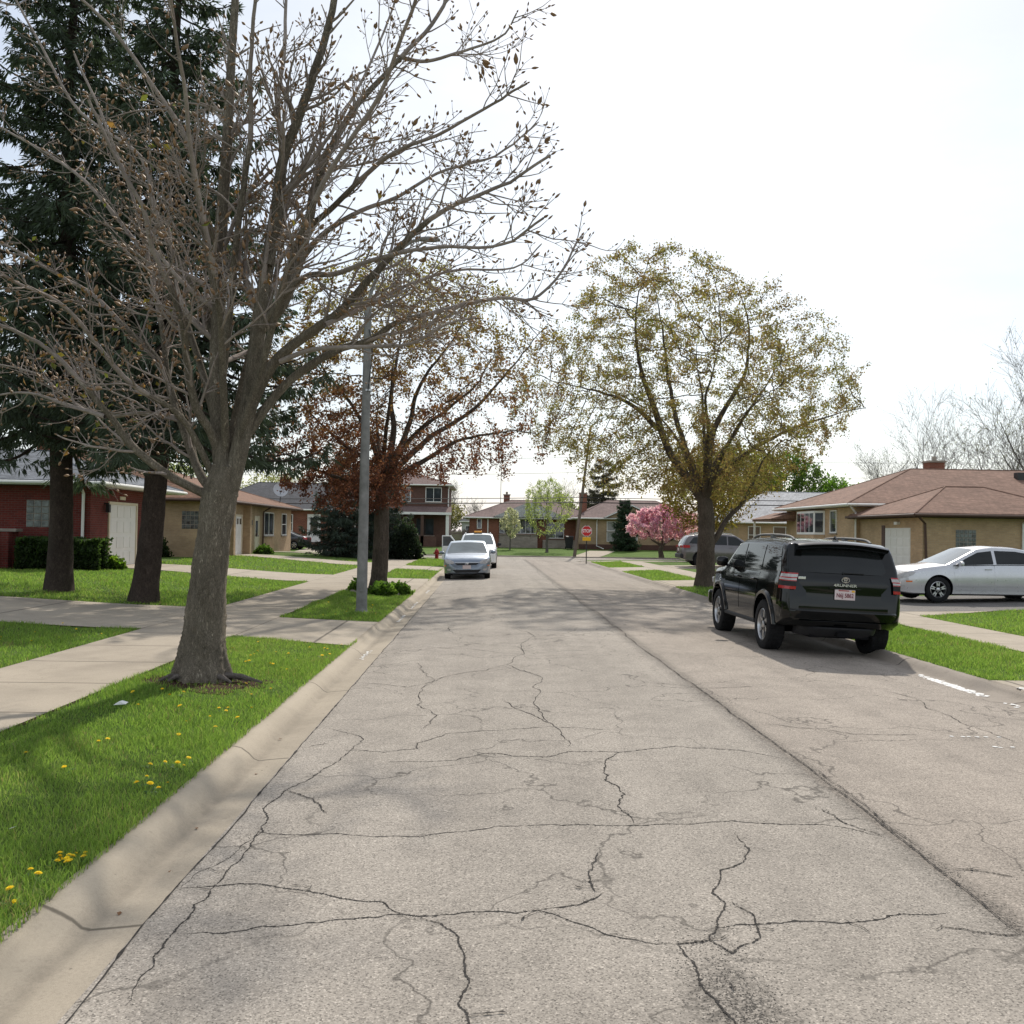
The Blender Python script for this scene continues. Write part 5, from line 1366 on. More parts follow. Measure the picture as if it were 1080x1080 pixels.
# ---- black SUV by the right kerb
def black_suv(loc, rz_, tilt):
    T = thing('suv', 'black SUV with roof rails parked at the right kerb, seen from behind', 'car', loc, rz_)
    T.rotation_euler = (0, tilt, rz_)
    sp = dict(W=1.90, fa=1.395, ra=-1.395, wr=.39, tw=.265, arch=.075, arch_dz=.03, tumble=.14, tum2=.5, bulge=.03, rc=.09, crown=.05, shoulder=.035, inset=.0,
              top=[(-2.31, .62), (-2.30, 1.10), (-2.285, 1.245), (-2.22, 1.38), (-2.09, 1.63), (-2.03, 1.72), (-1.85, 1.765), (-1.2, 1.795), (-.3, 1.80), (.3, 1.775), (.58, 1.71), (1.20, 1.295), (1.34, 1.25), (1.9, 1.205), (2.2, 1.12), (2.33, 1.0), (2.38, .64)],
              bot=[(-2.31, .56), (-2.0, .44), (-1.0, .36), (1.0, .36), (2.0, .40), (2.38, .5)],
              plan=[(-2.31, .80), (-2.28, .85), (-2.2, .895), (-2.0, .92), (-1.4, .925), (0, .925), (1.4, .925), (1.9, .91), (2.15, .84), (2.3, .70), (2.38, .55)],
              belt=[(-2.4, 1.23), (-1.0, 1.22), (1.3, 1.19), (2.4, 1.12)])
    c = Car(sp); pb = MAT['paint_black']
    c.body(T, pb)
    c.wheels(T, 6)
    c.flare(T, pb, .03, .07)
    for sg in (-1, 1):
        # doors with handles, windows, sill
        for poly, hy in (([(-.92, .58), (.02, .55), (.02, 1.205), (-1.02, 1.205)], -.80), ([(.05, .55), (.98, .58), (1.0, 1.19), (.05, 1.205)], .18)):
            d = c.panel('door', sg, poly, .006, pb, T, .03)
            m = MB(); x = float(c.w(hy, 1.09)); m.box(sg * (x + .01), sg * (x + .045), hy - .10, hy + .10, 1.075, 1.105)
            m.build('door_handle', pb, d, bevel=.008)
        for nm, poly in (('rear_quarter_window', [(-2.04, 1.265), (-1.14, 1.255), (-1.14, 1.635), (-1.86, 1.635)]),
                         ('door_window', [(-1.06, 1.255), (-.05, 1.245), (-.10, 1.66), (-1.06, 1.65)]),
                         ('door_window', [(.02, 1.245), (.98, 1.235), (.50, 1.635), (.02, 1.66)])):
            c.panel(nm, sg, poly, .007, MAT['car_glass'], T, .02)
        s_ = MB(); x = .90; s_.box(sg * (x - .06), sg * (x + .035), -.92, .95, .37, .43); s_.build('running_board', MAT['black_plastic'], T, bevel=.015)
        # roof rail on three feet
        m = MB(); xr = .60
        m.tube(smooth_line([(sg * xr, -1.75, 1.75), (sg * xr, -1.55, 1.80), (sg * xr, -1.0, 1.823), (sg * xr, -.2, 1.825), (sg * xr, .25, 1.80), (sg * xr, .46, 1.735)], 4), .021, 8)
        m.box(sg * xr - .03, sg * xr + .03, -.75, -.62, 1.77, 1.84)
        m.build('roof_rail', MAT['grey_metal'], T, smooth=50)
        # wrap-round tail lamp: clear upper half, red lower half
        m = MB()
        def lens(z0, z1, mi, bul):
            P = []; 
            ysd = [-2.07, -2.14, -2.21, -2.27]
            row = []
            for z in (z0, z1):
                r_ = [(sg * (float(c.w(y, z)) + .012 + bul * k), y, z) for y, k in zip(ysd, (0, .5, 1, 1))]
                wx = float(c.w(-2.27, z))
                yb = -2.325 + max(0, z - 1.14) * .25
                r_ += [(sg * (wx - .015), yb - .012 - bul, z), (sg * (wx - .06), yb - .016 - bul, z), (sg * (wx - .115), yb - .004, z)]
                row.append(r_)
            n = len(row[0]); m.add(row[0] + row[1], [(i, i + 1, n + i + 1, n + i) for i in range(n - 1)], mi)
        lens(1.01, 1.055, 0, .0); lens(1.055, 1.13, 2, .004); lens(1.13, 1.145, 0, .008); lens(1.145, 1.172, 1, .012); lens(1.172, 1.19, 0, .012); lens(1.19, 1.235, 1, .012); lens(1.235, 1.255, 0, 0)
        m.build('tail_lamp', [MAT['lamp_red'], MAT['lamp_clear'], MAT['black_plastic']], T, smooth=50)
        m = MB(); m.box(sg * .62, sg * .84, 2.25, 2.37, .86, .98); m.build('headlamp', MAT['lamp_clear'], T, bevel=.03)
    c.mirror(T, .86, 1.22, pb, (.20, .11, .19))
    c.top_patch('windscreen', .62, 1.17, .97, 1.0, .006, MAT['car_glass'], T)
    # tailgate with its window, spoiler, badge and plate
    tg = MB()
    rows = [(.60, -2.33, .70), (.70, -2.345, .735), (.82, -2.34, .74), (.90, -2.325, .74), (1.0, -2.322, .735), (1.12, -2.33, .725), (1.20, -2.318, .715), (1.27, -2.285, .73), (1.33, -2.262, .73), (1.66, -2.09, .66)]
    n = 10; P = [(hw * (2 * i / n - 1), y + .045 * (2 * i / n - 1) ** 2, z) for z, y, hw in rows for i in range(n + 1)]
    tg.add(P, [(j * (n + 1) + i, j * (n + 1) + i + 1, (j + 1) * (n + 1) + i + 1, (j + 1) * (n + 1) + i) for j in range(len(rows) - 1) for i in range(n)])
    gate = tg.build('tailgate', pb, T, smooth=50)
    def on_gate(x, z, off): # point on the gate sheet
        y = np.interp(z, [r[0] for r in rows], [r[1] for r in rows]); hw = np.interp(z, [r[0] for r in rows], [r[2] for r in rows])
        return (x, y + .045 * (x / hw) ** 2 - off, z)
    m = MB(); zz = np.linspace(1.275, 1.625, 6); xs = np.linspace(-1, 1, 11)
    m.add([on_gate(x * (.66 - (z - 1.27) * .16), z, .009) for z in zz for x in xs], [(j * 11 + i, j * 11 + i + 1, (j + 1) * 11 + i + 1, (j + 1) * 11 + i) for j in range(5) for i in range(10)])
    m.build('rear_window', MAT['car_glass'], gate, smooth=60)
    m = MB(); m.box(-.13, .13, -2.338, -2.322, 1.085, 1.115)
    m = MB(); m.tube([on_gate(x, 1.285, .018) for x in np.linspace(-.02, .3, 6)], .008, 6); m.tube([on_gate(-.02, 1.27, .012), on_gate(-.02, 1.30, .018)], .012, 6); m.build('rear_wiper', MAT['black_plastic'], gate)
    # oval emblem of three rings
    m = MB(); yy = -2.352
    for cx, cz, rx, rz2 in ((0, 1.185, .058, .040), (0, 1.197, .033, .016), (0, 1.182, .015, .034)):
        m.tube(ring_pts(cx, cz, rx, rz2, yy), .0055, 6, closed=True)
    m.build('emblem', MAT['chrome'], gate, smooth=60)
    text_obj('badge_lettering', '4RUNNER', .056, MAT['chrome'], gate, TM(.0, -2.342, 1.10), .004, .0008, 1.4)
    m = MB(); m.box(-.70, -.585, -2.305, -2.285, 1.165, 1.205); m.build('trim_badge', MAT['chrome'], gate, bevel=.004)
    m = MB(); m.box(-.155, .155, -2.350, -2.338, .885, 1.04); pl = m.build('license_plate', MAT['plate'], gate, bevel=.006)
    m = MB(); m.box(-.1, .06, -2.3525, -2.3505, 1.018, 1.032); m.build('plate_header', MAT['lamp_red'], pl)
    m = MB(); m.box(.10, .145, -2.3525, -2.3505, 1.005, 1.032); m.build('plate_sticker', MAT['sign_yellow'], pl)
    text_obj('plate_lettering', 'N6J 5862', .088, MAT['plate_ink'], pl, TM(0, -2.3525, .95), .001, .0015, .78)
    m = MB(); m.box(-.24, .24, -2.358, -2.33, 1.045, 1.06); m.build('plate_garnish', pb, gate, bevel=.006)
    # roof spoiler
    m = MB(); n = 12; P = []
    for i in range(n + 1):
        u = 2 * i / n - 1; x = u * .69; k = 1 - .25 * abs(u) ** 4
        P += [(x, -1.85, 1.76 - .05 * u * u), (x, -2.24 + .05 * u * u, 1.745 - .055 * u * u), (x, -2.30 + .06 * u * u, 1.715 - .055 * u * u), (x, -2.25 + .06 * u * u, 1.67 - .055 * u * u), (x, -2.02, 1.64 - .055 * u * u)]
    m.add(P, [(i * 5 + j, i * 5 + j + 1, (i + 1) * 5 + j + 1, (i + 1) * 5 + j) for i in range(n) for j in range(4)] + [tuple(range(5)), tuple(n * 5 + j for j in range(5))])
    m.build('roof_spoiler', pb, T, smooth=40)
    m = MB(); m.prism([(-1.98, 1.755), (-1.76, 1.77), (-1.84, 1.84)], 'x', -.012, .012); m.build('antenna_fin', pb, T)
    # bumper: painted upper ledge, black lower apron, hitch and exhaust
    def bump(z0, z1, y0, dy, hw, mat, name):
        n = 14; P = []
        for i in range(n + 1):
            u = 2 * i / n - 1; yy = y0 + .24 * abs(u) ** 6; x = hw * u
            P += [(x, yy + .22, z1), (x, yy + .015, z1), (x, yy, z1 - .02), (x, yy + dy * .3, (z0 + z1) / 2), (x, yy + dy, z0), (x, yy + .25, z0)]
        m = MB(); m.add(P, [(i * 6 + j, i * 6 + (j + 1) % 6, (i + 1) * 6 + (j + 1) % 6, (i + 1) * 6 + j) for i in range(n) for j in range(6)] + [tuple(range(6)), tuple(n * 6 + j for j in range(6))])
        return m.build(name, mat, T, smooth=40)
    bump(.58, .72, -2.44, .05, .905, pb, 'rear_bumper')
    bump(.47, .575, -2.385, .08, .84, pb, 'bumper_apron')
    bump(.32, .465, -2.33, .12, .60, MAT['black_plastic'], 'bumper_apron')
    m = MB(); m.box(-.9, .9, 2.25, 2.42, .45, .72); m.build('front_bumper', pb, T, bevel=.05)
    m = MB(); m.tube([(.5, -2.0, .34), (.5, -2.28, .33)], .03, 10); m.build('exhaust_pipe', MAT['under'], T)
    m = MB(); m.box(-.09, .09, -2.36, -2.1, .335, .40); m.box(-.62, .62, -1.47, -1.32, .30, .44); m.box(-.45, .45, -2.2, 1.9, .30, .36); m.build('underbody', MAT['under'], T)
    return T
CARX = 5.30
black_suv((CARX, 16.38, rz(CARX) - .015), R(0.4), R(2.2))

# ---- generic sedan
SEDAN = dict(W=1.79, fa=1.36, ra=-1.36, wr=.32, tw=.215, arch=.045, arch_dz=.015, tumble=.32, tum2=1, bulge=.05, rc=.09, crown=.05, shoulder=.03,
             top=[(-2.32, .50), (-2.30, .84), (-2.25, .99), (-2.05, 1.055), (-1.72, 1.09), (-1.05, 1.345), (-.6, 1.43), (-.05, 1.445), (.35, 1.39), (1.15, .985), (1.32, .955), (1.8, .89), (2.05, .81), (2.22, .70), (2.29, .58), (2.32, .42)],
             bot=[(-2.32, .34), (-2.0, .24), (-1.0, .19), (1.2, .19), (2.0, .20), (2.32, .24)],
             plan=[(-2.32, .62), (-2.26, .76), (-2.1, .845), (-1.8, .88), (-1.0, .895), (1.0, .895), (1.6, .885), (1.9, .86), (2.1, .78), (2.24, .64), (2.30, .50), (2.32, .42)],
             belt=[(-2.3, .97), (-1, .96), (1.2, .92), (2.3, .80)])
def sedan(name, label, loc, rz_, paint, glass=None, scale=1.0, tilt=0, spokes=5, style='double', detail=True, wind=None, W=None, hz=1.0):
    T = thing(name, label, 'car', loc, rz_); T.rotation_euler = (0, tilt, rz_)
    sp = dict(SEDAN); k = scale
    for key in ('top', 'bot', 'plan', 'belt'):
        sp[key] = [(a * k, b * (hz if key in ('top', 'belt') else 1)) for a, b in sp[key]]
    sp['fa'] *= k; sp['ra'] *= k
    c = Car(sp); c.body(T, paint); c.wheels(T, spokes, style)
    gl = glass or MAT['car_glass']; wind = wind or gl
    Y = lambda y: y * k
    Z = lambda z: z * hz
    for sg in (-1, 1):
        for poly, hy in (([(Y(-.95), .30), (Y(-.02), .30), (Y(-.02), Z(.95)), (Y(-1.2), Z(.955))], -.95), ([(Y(.01), .30), (Y(.95), .30), (Y(1.0), Z(.90)), (Y(.01), Z(.95))], .14)):
            d = c.panel('door', sg, poly, .005, paint, T, .02)
            m = MB(); x = float(c.w(Y(hy), Z(.85))); m.box(sg * (x + .008), sg * (x + .04), Y(hy) - .09, Y(hy) + .09, Z(.84), Z(.865)); m.build('door_handle', paint, d, bevel=.007)
            m = MB(); ya, yb = sorted((poly[0][0] + .03, poly[1][0] - .03)); P, F = c.side(sg, [(ya, .40), (yb, .40), (yb, .425), (ya, .425)], .014); m.add(P, F); m.build('door_moulding', MAT['paint_silver'] if paint == MAT['paint_silver'] else MAT['chrome'], d)
        for poly in ([(Y(-1.42), Z(1.0)), (Y(-.08), Z(.98)), (Y(-.08), Z(1.355)), (Y(-.92), Z(1.32))], [(Y(.0), Z(.98)), (Y(.93), Z(.945)), (Y(.36), Z(1.325)), (Y(.0), Z(1.355))]):
            c.panel('door_window', sg, poly, .007, gl, T, .02)
        P, F = c.side(sg, [(Y(-1.5), Z(.975)), (Y(1.0), Z(.928)), (Y(1.0), Z(.944)), (Y(-1.5), Z(.992))], .010, 14, 1); m = MB(); m.add(P, F); m.build('window_trim', MAT['black_plastic'], T)
        m = MB()
        c.face(m, [(.585, sg * .50, sg * .70), (.63, sg * .47, sg * .79), (.68, sg * .50, sg * .83), (.725, sg * .60, sg * .84), (.755, sg * .72, sg * .84)], .010)
        m.build('headlamp', MAT['lamp_clear'], T, smooth=60)
        m = MB(); P, F = c.side(sg, [(Y(2.0), .50), (Y(2.13), .50), (Y(2.13), .535), (Y(2.0), .535)], .012, 3, 1); m.add(P, F); m.build('side_marker', MAT['lamp_orange'], T)
        m = MB(); c.face(m, [(.78, sg * .48, sg * .80), (.86, sg * .44, sg * .84), (.94, sg * .50, sg * .82)], .010, back=True)
        P, F = c.side(sg, [(Y(-2.2), .80), (Y(-2.0), .86), (Y(-2.0), .93), (Y(-2.2), .94)], .010, 4, 2); m.add(P, F); m.build('tail_lamp', MAT['lamp_red'], T, smooth=60)
    c.mirror(T, Y(.86), Z(.92), paint, (.18, .10, .13))
    c.top_patch('windscreen', Y(.39), Y(1.18), .96, .99, .006, wind, T)
    c.top_patch('rear_window', Y(-1.66), Y(-1.08), .94, .94, .006, gl, T)
    # nose: upper and lower grille, plate, emblem, fog lamps
    m = MB(); c.face(m, [(.545, -.33, .33), (.575, -.41, .41), (.61, -.44, .44)], .012, nx=14); m.build('grille', MAT['black_plastic'], T, smooth=60)
    m = MB(); c.face(m, [(.615, -.45, .45), (.632, -.46, .46)], .018, nx=14); m.build('grille_bar', MAT['chrome'], T, smooth=60)
    m = MB(); c.face(m, [(.255, -.40, .40), (.30, -.46, .46), (.37, -.54, .54)], .010, nx=14); m.build('lower_grille', MAT['black_plastic'], T, smooth=60)
    m = MB(); c.face(m, [(.20, -.66, .66), (.225, -.70, .70)], .02, nx=14); m.build('bumper_lip', MAT['black_plastic'], T, smooth=60)
    yf = c.bvh.ray_cast(Vector((0, 4, .58)), Vector((0, -1, 0)))[0].y
    m = MB(); m.tube(ring_pts(0, .585, .065, .034, yf + .03, 16), .008, 6, closed=True); m.tube([(-.03, yf + .03, .56), (-.01, yf + .03, .585), (.01, yf + .03, .585), (.03, yf + .03, .61)], .007, 5); m.build('emblem', MAT['chrome'], T)
    yf = c.bvh.ray_cast(Vector((0, 4, .45)), Vector((0, -1, 0)))[0].y
    m = MB(); m.box(-.155, .155, yf - .03, yf + .02, .40, .535); m.build('license_plate', MAT['plate'], T, bevel=.005)
    for sg in (-1, 1):
        m = MB(); c.face(m, [(.33, sg * .60, sg * .70), (.37, sg * .58, sg * .74), (.41, sg * .62, sg * .74)], .012, nx=5); m.build('fog_lamp', MAT['lamp_clear'], T, smooth=50)
    m = MB(); m.box(-.7, .7, Y(-1.9), Y(1.9), .17, .24); m.build('underbody', MAT['under'], T)
    return T
sedan('sedan', 'silver blue sedan facing the camera at the left kerb, in front of the white SUV', (-.72, 37.7, float(rz(-.72)) - .01), R(180), MAT['paint_blue_silver'], glass=MAT['car_glass_pale'], scale=.985, tilt=R(1.5), hz=1.0)
sedan('sedan', 'silver sedan in the right hand driveway, side on in front of the tan garage', (12.92, 24.72, g(12.9, 24.7) + .016), R(90), MAT['paint_silver'], glass=MAT['car_glass'], scale=1.04, wind=MAT['car_glass_pale'])
sedan('sedan', 'dark sedan with red tail lamps parked before the far left brick house', (-16.35, 75.6, g(-16.35, 75.6) + .01), R(84), MAT['paint_navy'])

# ---- generic crossover
CROSS = dict(W=1.88, fa=1.38, ra=-1.38, wr=.36, tw=.235, arch=.055, arch_dz=.02, tumble=.22, tum2=.7, bulge=.05, rc=.10, crown=.055, shoulder=.03,
             top=[(-2.38, .55), (-2.36, .98), (-2.32, 1.10), (-2.12, 1.45), (-2.0, 1.58), (-1.8, 1.64), (-1.0, 1.70), (-.2, 1.71), (.35, 1.66), (1.18, 1.17), (1.35, 1.11), (1.95, 1.03), (2.2, .92), (2.33, .76), (2.38, .52)],
             bot=[(-2.38, .42), (-2.0, .30), (-1.0, .24), (1.0, .24), (2.0, .26), (2.38, .33)],
             plan=[(-2.38, .70), (-2.33, .80), (-2.2, .87), (-1.8, .915), (-1.0, .93), (1.2, .93), (1.7, .92), (2.05, .86), (2.22, .76), (2.33, .60), (2.38, .46)],
             belt=[(-2.4, 1.14), (-1, 1.10), (1.2, 1.05), (2.4, .95)])
def crossover(label, loc, rz_, paint, skip_door=None, scale=1.0, tilt=0):
    T = thing('suv', label, 'car', loc, rz_); T.rotation_euler = (0, tilt, rz_)
    c = Car(CROSS); c.body(T, paint); c.wheels(T, 5, 'double'); c.flare(T, MAT['black_plastic'], .008, .05)
    for sg in (-1, 1):
        for poly, hy in (([(-.92, .42), (-.02, .40), (-.02, 1.08), (-1.1, 1.09)], -.85), ([(.01, .40), (.95, .42), (.98, 1.05), (.01, 1.08)], .14)):
            if skip_door == sg and hy > 0:
                # door opening: dark sheet, the leaf swung out on its front edge
                c.panel('door_opening', sg, poly, .006, MAT['under'], T, .02); continue
            d = c.panel('door', sg, poly, .005, paint, T, .02)
            m = MB(); x = float(c.w(hy, .98)); m.box(sg * (x + .008), sg * (x + .04), hy - .09, hy + .09, .965, .99); m.build('door_handle', paint, d, bevel=.007)
        for poly in ([(-2.0, 1.19), (-1.12, 1.15), (-1.12, 1.55), (-1.75, 1.50)], [(-1.05, 1.14), (-.06, 1.12), (-.06, 1.59), (-1.05, 1.56)], [(.0, 1.12), (.95, 1.09), (.40, 1.56), (.0, 1.59)]):
            c.panel('door_window', sg, poly, .007, MAT['car_glass'], T, .02)
        m = MB()
        def wrap(z0, z1, ys_):
            row = [[(sg * (float(c.w(y, z)) + .012), y, z) for y in ys_] for z in (z0, z1)]; n = len(ys_)
            m.add(row[0] + row[1], [(i, i + 1, n + i + 1, n + i) for i in range(n - 1)])
        c.face(m, [(.78, sg * .45, sg * .78), (.84, sg * .44, sg * .84), (.90, sg * .52, sg * .86)], .012); m.build('headlamp', MAT['lamp_clear'], T, smooth=60)
        m = MB(); wrap(.96, 1.10, (-1.95, -2.1, -2.2, -2.3)); m.box(sg * .45, sg * .80, -2.40, -2.33, .97, 1.08); m.build('tail_lamp', MAT['lamp_red'], T, smooth=60)
        m = MB(); m.tube(smooth_line([(sg * .62, -1.7, 1.63), (sg * .62, -1.55, 1.71), (sg * .62, -.5, 1.735), (sg * .62, .15, 1.70), (sg * .62, .3, 1.645)], 4), .018, 7); m.build('roof_rail', MAT['alloy'], T, smooth=50)
    c.mirror(T, .88, 1.08, paint if paint != MAT['paint_white'] else MAT['black_plastic'], (.2, .1, .16))
    c.top_patch('windscreen', .39, 1.16, .96, .99, .006, MAT['car_glass_pale'] if paint == MAT['paint_white'] else MAT['car_glass'], T)
    c.top_patch('rear_window', -2.29, -2.03, .88, .84, .008, MAT['car_glass'], T)
    m = MB(); c.face(m, [(.60, -.36, .36), (.72, -.42, .42), (.80, -.42, .42)], .012, nx=12); m.build('grille', MAT['black_plastic'], T)
    m = MB(); c.face(m, [(.36, -.55, .55), (.48, -.58, .58)], .012, nx=12); m.build('lower_grille', MAT['black_plastic'], T)
    m = MB(); m.box(-.155, .155, -2.40, -2.375, .80, .93); m.build('license_plate', MAT['plate'], T)
    m = MB(); m.box(-.86, .86, -2.44, -2.25, .42, .66); m.build('rear_bumper', MAT['black_plastic'], T, bevel=.06)
    m = MB(); m.box(-.7, .7, -1.9, 1.9, .22, .30); m.build('underbody', MAT['under'], T)
    return T, c
T, c = crossover('white SUV with its door open and amber roof light, behind the silver blue sedan', (-.42, 47.6, float(rz(-.42)) - .01), R(180), MAT['paint_white'], skip_door=1, tilt=R(1))
# the open door, hinged at its front edge (x outward)
Dr = empty('open_door', (.93, .95, 0), 0, T); Dr.rotation_euler = (0, 0, R(62))
m = MB(); m.box(-.03, .03, -.95, 0, .40, 1.08); m.box(-.03, .03, -.95, -.90, 1.08, 1.56); m.box(-.03, .03, -.95, -.45, 1.55, 1.60)
m.prism([(0, 1.08), (-.05, 1.08), (-.50, 1.555), (-.45, 1.60)], 'x', -.03, .03); m.build('door_frame', MAT['paint_white'], Dr, bevel=.012)
m = MB(); m.prism([(-.05, 1.08), (-.90, 1.08), (-.90, 1.55), (-.50, 1.55)], 'x', -.008, .008); m.build('door_glass', MAT['car_glass_pale'], Dr)
m = MB(); m.box(-.22, .22, -.12, .12, 1.70, 1.735, 0); m.box(-.19, .19, -.10, .10, 1.735, 1.82, 1); m.build('roof_beacon', [MAT['black_plastic'], MAT['beacon']], T, bevel=.02)
crossover('grey brown SUV parked in the right driveway beyond the maple trunk', (12.35, 49.0, g(12.35, 49) + .016), R(-92), MAT['paint_plum'])
# ------------------------------------------------------------------ houses
class House:
    def __init__(s, name, label, base, cat='house'):
        s.b = Vector(base); s.T = thing(name, label, cat, base)
    def put(s, mb, name, mats, parent=None, **k):
        """vertices were given in world coordinates; parts are stored relative to the house"""
        mb.v = [(x - s.b.x, y - s.b.y, z - s.b.z) for x, y, z in mb.v]
        return mb.build(name, mats, parent or s.T, **k)
    def wall(s, x0, x1, y0, y1, z0, z1, mat, name='wall', plinth=None):
        m = MB(); m.box(x0, x1, y0, y1, z0 - .25, z1); o = s.put(m, name, mat)
        if plinth:
            m = MB(); m.box(x0 - .025, x1 + .025, y0 - .025, y1 + .025, z0 - .3, z0 + plinth[0]); s.put(m, 'plinth', plinth[1], o)
        return o
    def hip(s, x0, x1, y0, y1, z, rise, over, mat, axis, run, trim, gut=True, th=.14, gable=(False, False), cap=True):
        """hip roof; axis 'x'/'y' = ridge direction; run = hip run at both ends"""
        X0, X1, Y0_, Y1_ = x0 - over, x1 + over, y0 - over, y1 + over
        if axis == 'y': r0, r1 = ((X0 + X1) / 2, Y0_ + (0 if gable[0] else run), z + rise), ((X0 + X1) / 2, Y1_ - (0 if gable[1] else run), z + rise)
        else: r0, r1 = (X0 + (0 if gable[0] else run), (Y0_ + Y1_) / 2, z + rise), (X1 - (0 if gable[1] else run), (Y0_ + Y1_) / 2, z + rise)
        c = [(X0, Y0_, z), (X1, Y0_, z), (X1, Y1_, z), (X0, Y1_, z)]; d = [(a, b, z - .03) for a, b, _ in c]
        m = MB()
        if axis == 'y': f = [(0, 1, 4), (1, 2, 5, 4), (2, 3, 5), (3, 0, 4, 5)]
        else: f = [(0, 1, 5, 4), (1, 2, 5), (2, 3, 4, 5), (3, 0, 4)]
        m.add(c + [r0, r1] + d, f + [(0, 6, 7, 1), (1, 7, 8, 2), (2, 8, 9, 3), (3, 9, 6, 0), (6, 9, 8, 7)])
        ro = s.put(m, 'roof', mat)
        if cap:   # raised ridge and hip caps
            m = MB(); e = .012
            def line(a, b): m.tube([Vector(a) + Vector((0, 0, e * .3)), Vector(b) + Vector((0, 0, e * .3))], .035, 5)
            line(r0, r1)
            if axis == 'y':
                if not gable[0]: line(c[0], r0); line(c[1], r0)
                if not gable[1]: line(c[2], r1); line(c[3], r1)
            else:
                if not gable[0]: line(c[0], r0); line(c[3], r0)
                if not gable[1]: line(c[1], r1); line(c[2], r1)
            s.put(m, 'ridge_cap', mat, ro)
        m = MB(); t = .045
        zz0, zz1 = z - .03 - th, z - .032
        m.box(X0 - t, X1 + t, Y0_ - t, Y0_, zz0, zz1); m.box(X0 - t, X1 + t, Y1_, Y1_ + t, zz0, zz1)
        m.box(X0 - t, X0, Y0_ + .001, Y1_ - .001, zz0, zz1); m.box(X1, X1 + t, Y0_ + .001, Y1_ - .001, zz0, zz1)
        s.put(m, 'fascia', trim, ro)
        m = MB(); m.box(X0 + .001, X1 - .001, Y0_ + .001, Y1_ - .001, zz0 + .02, zz0 + .04); s.put(m, 'soffit', trim, ro)
        if gut:
            m = MB()
            for (a, b) in (((X0 - .1, Y0_ - .1), (X1 + .1, Y0_ - .1)), ((X1 + .1, Y0_ - .1), (X1 + .1, Y1_ + .1)), ((X0 - .1, Y0_ - .1), (X0 - .1, Y1_ + .1))):
                m.tube([(a[0], a[1], z - .09), (b[0], b[1], z - .09)], .058, 7)
            s.put(m, 'gutter', trim, ro, smooth=50)
        return ro
    def chimney(s, ro, x, y, w, d, z0, z1, mat):
        m = MB(); m.box(x - w / 2, x + w / 2, y - d / 2, y + d / 2, z0, z1, 0); m.box(x - w / 2 - .06, x + w / 2 + .06, y - d / 2 - .06, y + d / 2 + .06, z1, z1 + .1, 1)
        m.tube([(x, y, z1 + .1), (x, y, z1 + .35)], .11, 10, 1)
        return s.put(m, 'chimney', [mat, MAT['stone']], ro)
    def P(s, face, at, u, z, out):
        return (u, at - out, z) if face == 'S' else (at + out, u, z) if face == 'E' else (at - out, u, z)
    def fbox(s, m, face, at, u0, u1, z0, z1, o0, o1, mi=0):
        a = s.P(face, at, u0, z0, o0); b = s.P(face, at, u1, z1, o1)
        m.box(min(a[0], b[0]), max(a[0], b[0]), min(a[1], b[1]), max(a[1], b[1]), z0, z1, mi)
    def window(s, face, at, u0, u1, z0, z1, cols=1, rows=1, frame='white', glass='glass', fw=.06, sill=True, name='window', block=False, shade=0):
        m = MB(); f = s.fbox
        for a, b, c, d in ((u0, u1, z1 - fw, z1), (u0, u1, z0, z0 + fw), (u0, u0 + fw, z0 + fw, z1 - fw), (u1 - fw, u1, z0 + fw, z1 - fw)): f(m, face, at, a, b, c, d, -.02, .05)
        for i in range(1, cols): x = u0 + (u1 - u0) * i / cols; f(m, face, at, x - fw * .4, x + fw * .4, z0 + fw, z1 - fw, -.02, .045)
        for i in range(1, rows): x = z0 + (z1 - z0) * i / rows; f(m, face, at, u0 + fw, u1 - fw, x - fw * .4, x + fw * .4, -.02, .04)
        w = s.put(m, name, MAT[frame])
        m = MB(); f(m, face, at, u0 + fw * .9, u1 - fw * .9, z0 + fw * .9, z1 - fw * .9, -.02, .012); s.put(m, 'pane', MAT[glass], w)
        if shade:
            m = MB(); f(m, face, at, u0 + fw, u1 - fw, z1 - fw - (z1 - z0) * shade, z1 - fw, .012, .016); s.put(m, 'blind', MAT['curtain'], w)
        if sill: m = MB(); f(m, face, at, u0 - .06, u1 + .06, z0 - .07, z0, -.02, .09); s.put(m, 'sill', MAT['stone'], w)
        return w
    def glass_block(s, face, at, u0, u1, z0, z1, n=4, k=4):
        m = MB(); s.fbox(m, face, at, u0, u1, z0, z1, -.05, .006)
        w = s.put(m, 'glass_block_window', MAT['stone'])
        m = MB(); du = (u1 - u0) / n; dz = (z1 - z0) / k
        for i in range(n):
            for j in range(k): s.fbox(m, face, at, u0 + du * i + .012, u0 + du * (i + 1) - .012, z0 + dz * j + .012, z0 + dz * (j + 1) - .012, .0, .022)
        s.put(m, 'glass_blocks', MAT['glass_block'], w, bevel=.012)
    def garage_door(s, face, at, u0, u1, z0, z1, frame='white', panes=False, rows=4, cols=4):
        m = MB(); f = s.fbox; t = .09
        f(m, face, at, u0 - t, u0, z0, z1 + t, -.02, .05); f(m, face, at, u1, u1 + t, z0, z1 + t, -.02, .05); f(m, face, at, u0, u1, z1, z1 + t, -.02, .05)
        w = s.put(m, 'garage_door', MAT[frame])
        m = MB(); f(m, face, at, u0, u1, z0, z1, -.02, .012)
        for j in range(rows):
            for i in range(cols):
                a = u0 + (u1 - u0) * i / cols; b = u0 + (u1 - u0) * (i + 1) / cols; c = z0 + (z1 - z0) * j / rows; d = z0 + (z1 - z0) * (j + 1) / rows
                f(m, face, at, a + .07, b - .07, c + .08, d - .06, .012, .026)
        s.put(m, 'door_panels', MAT['garage'], w, bevel=.01)
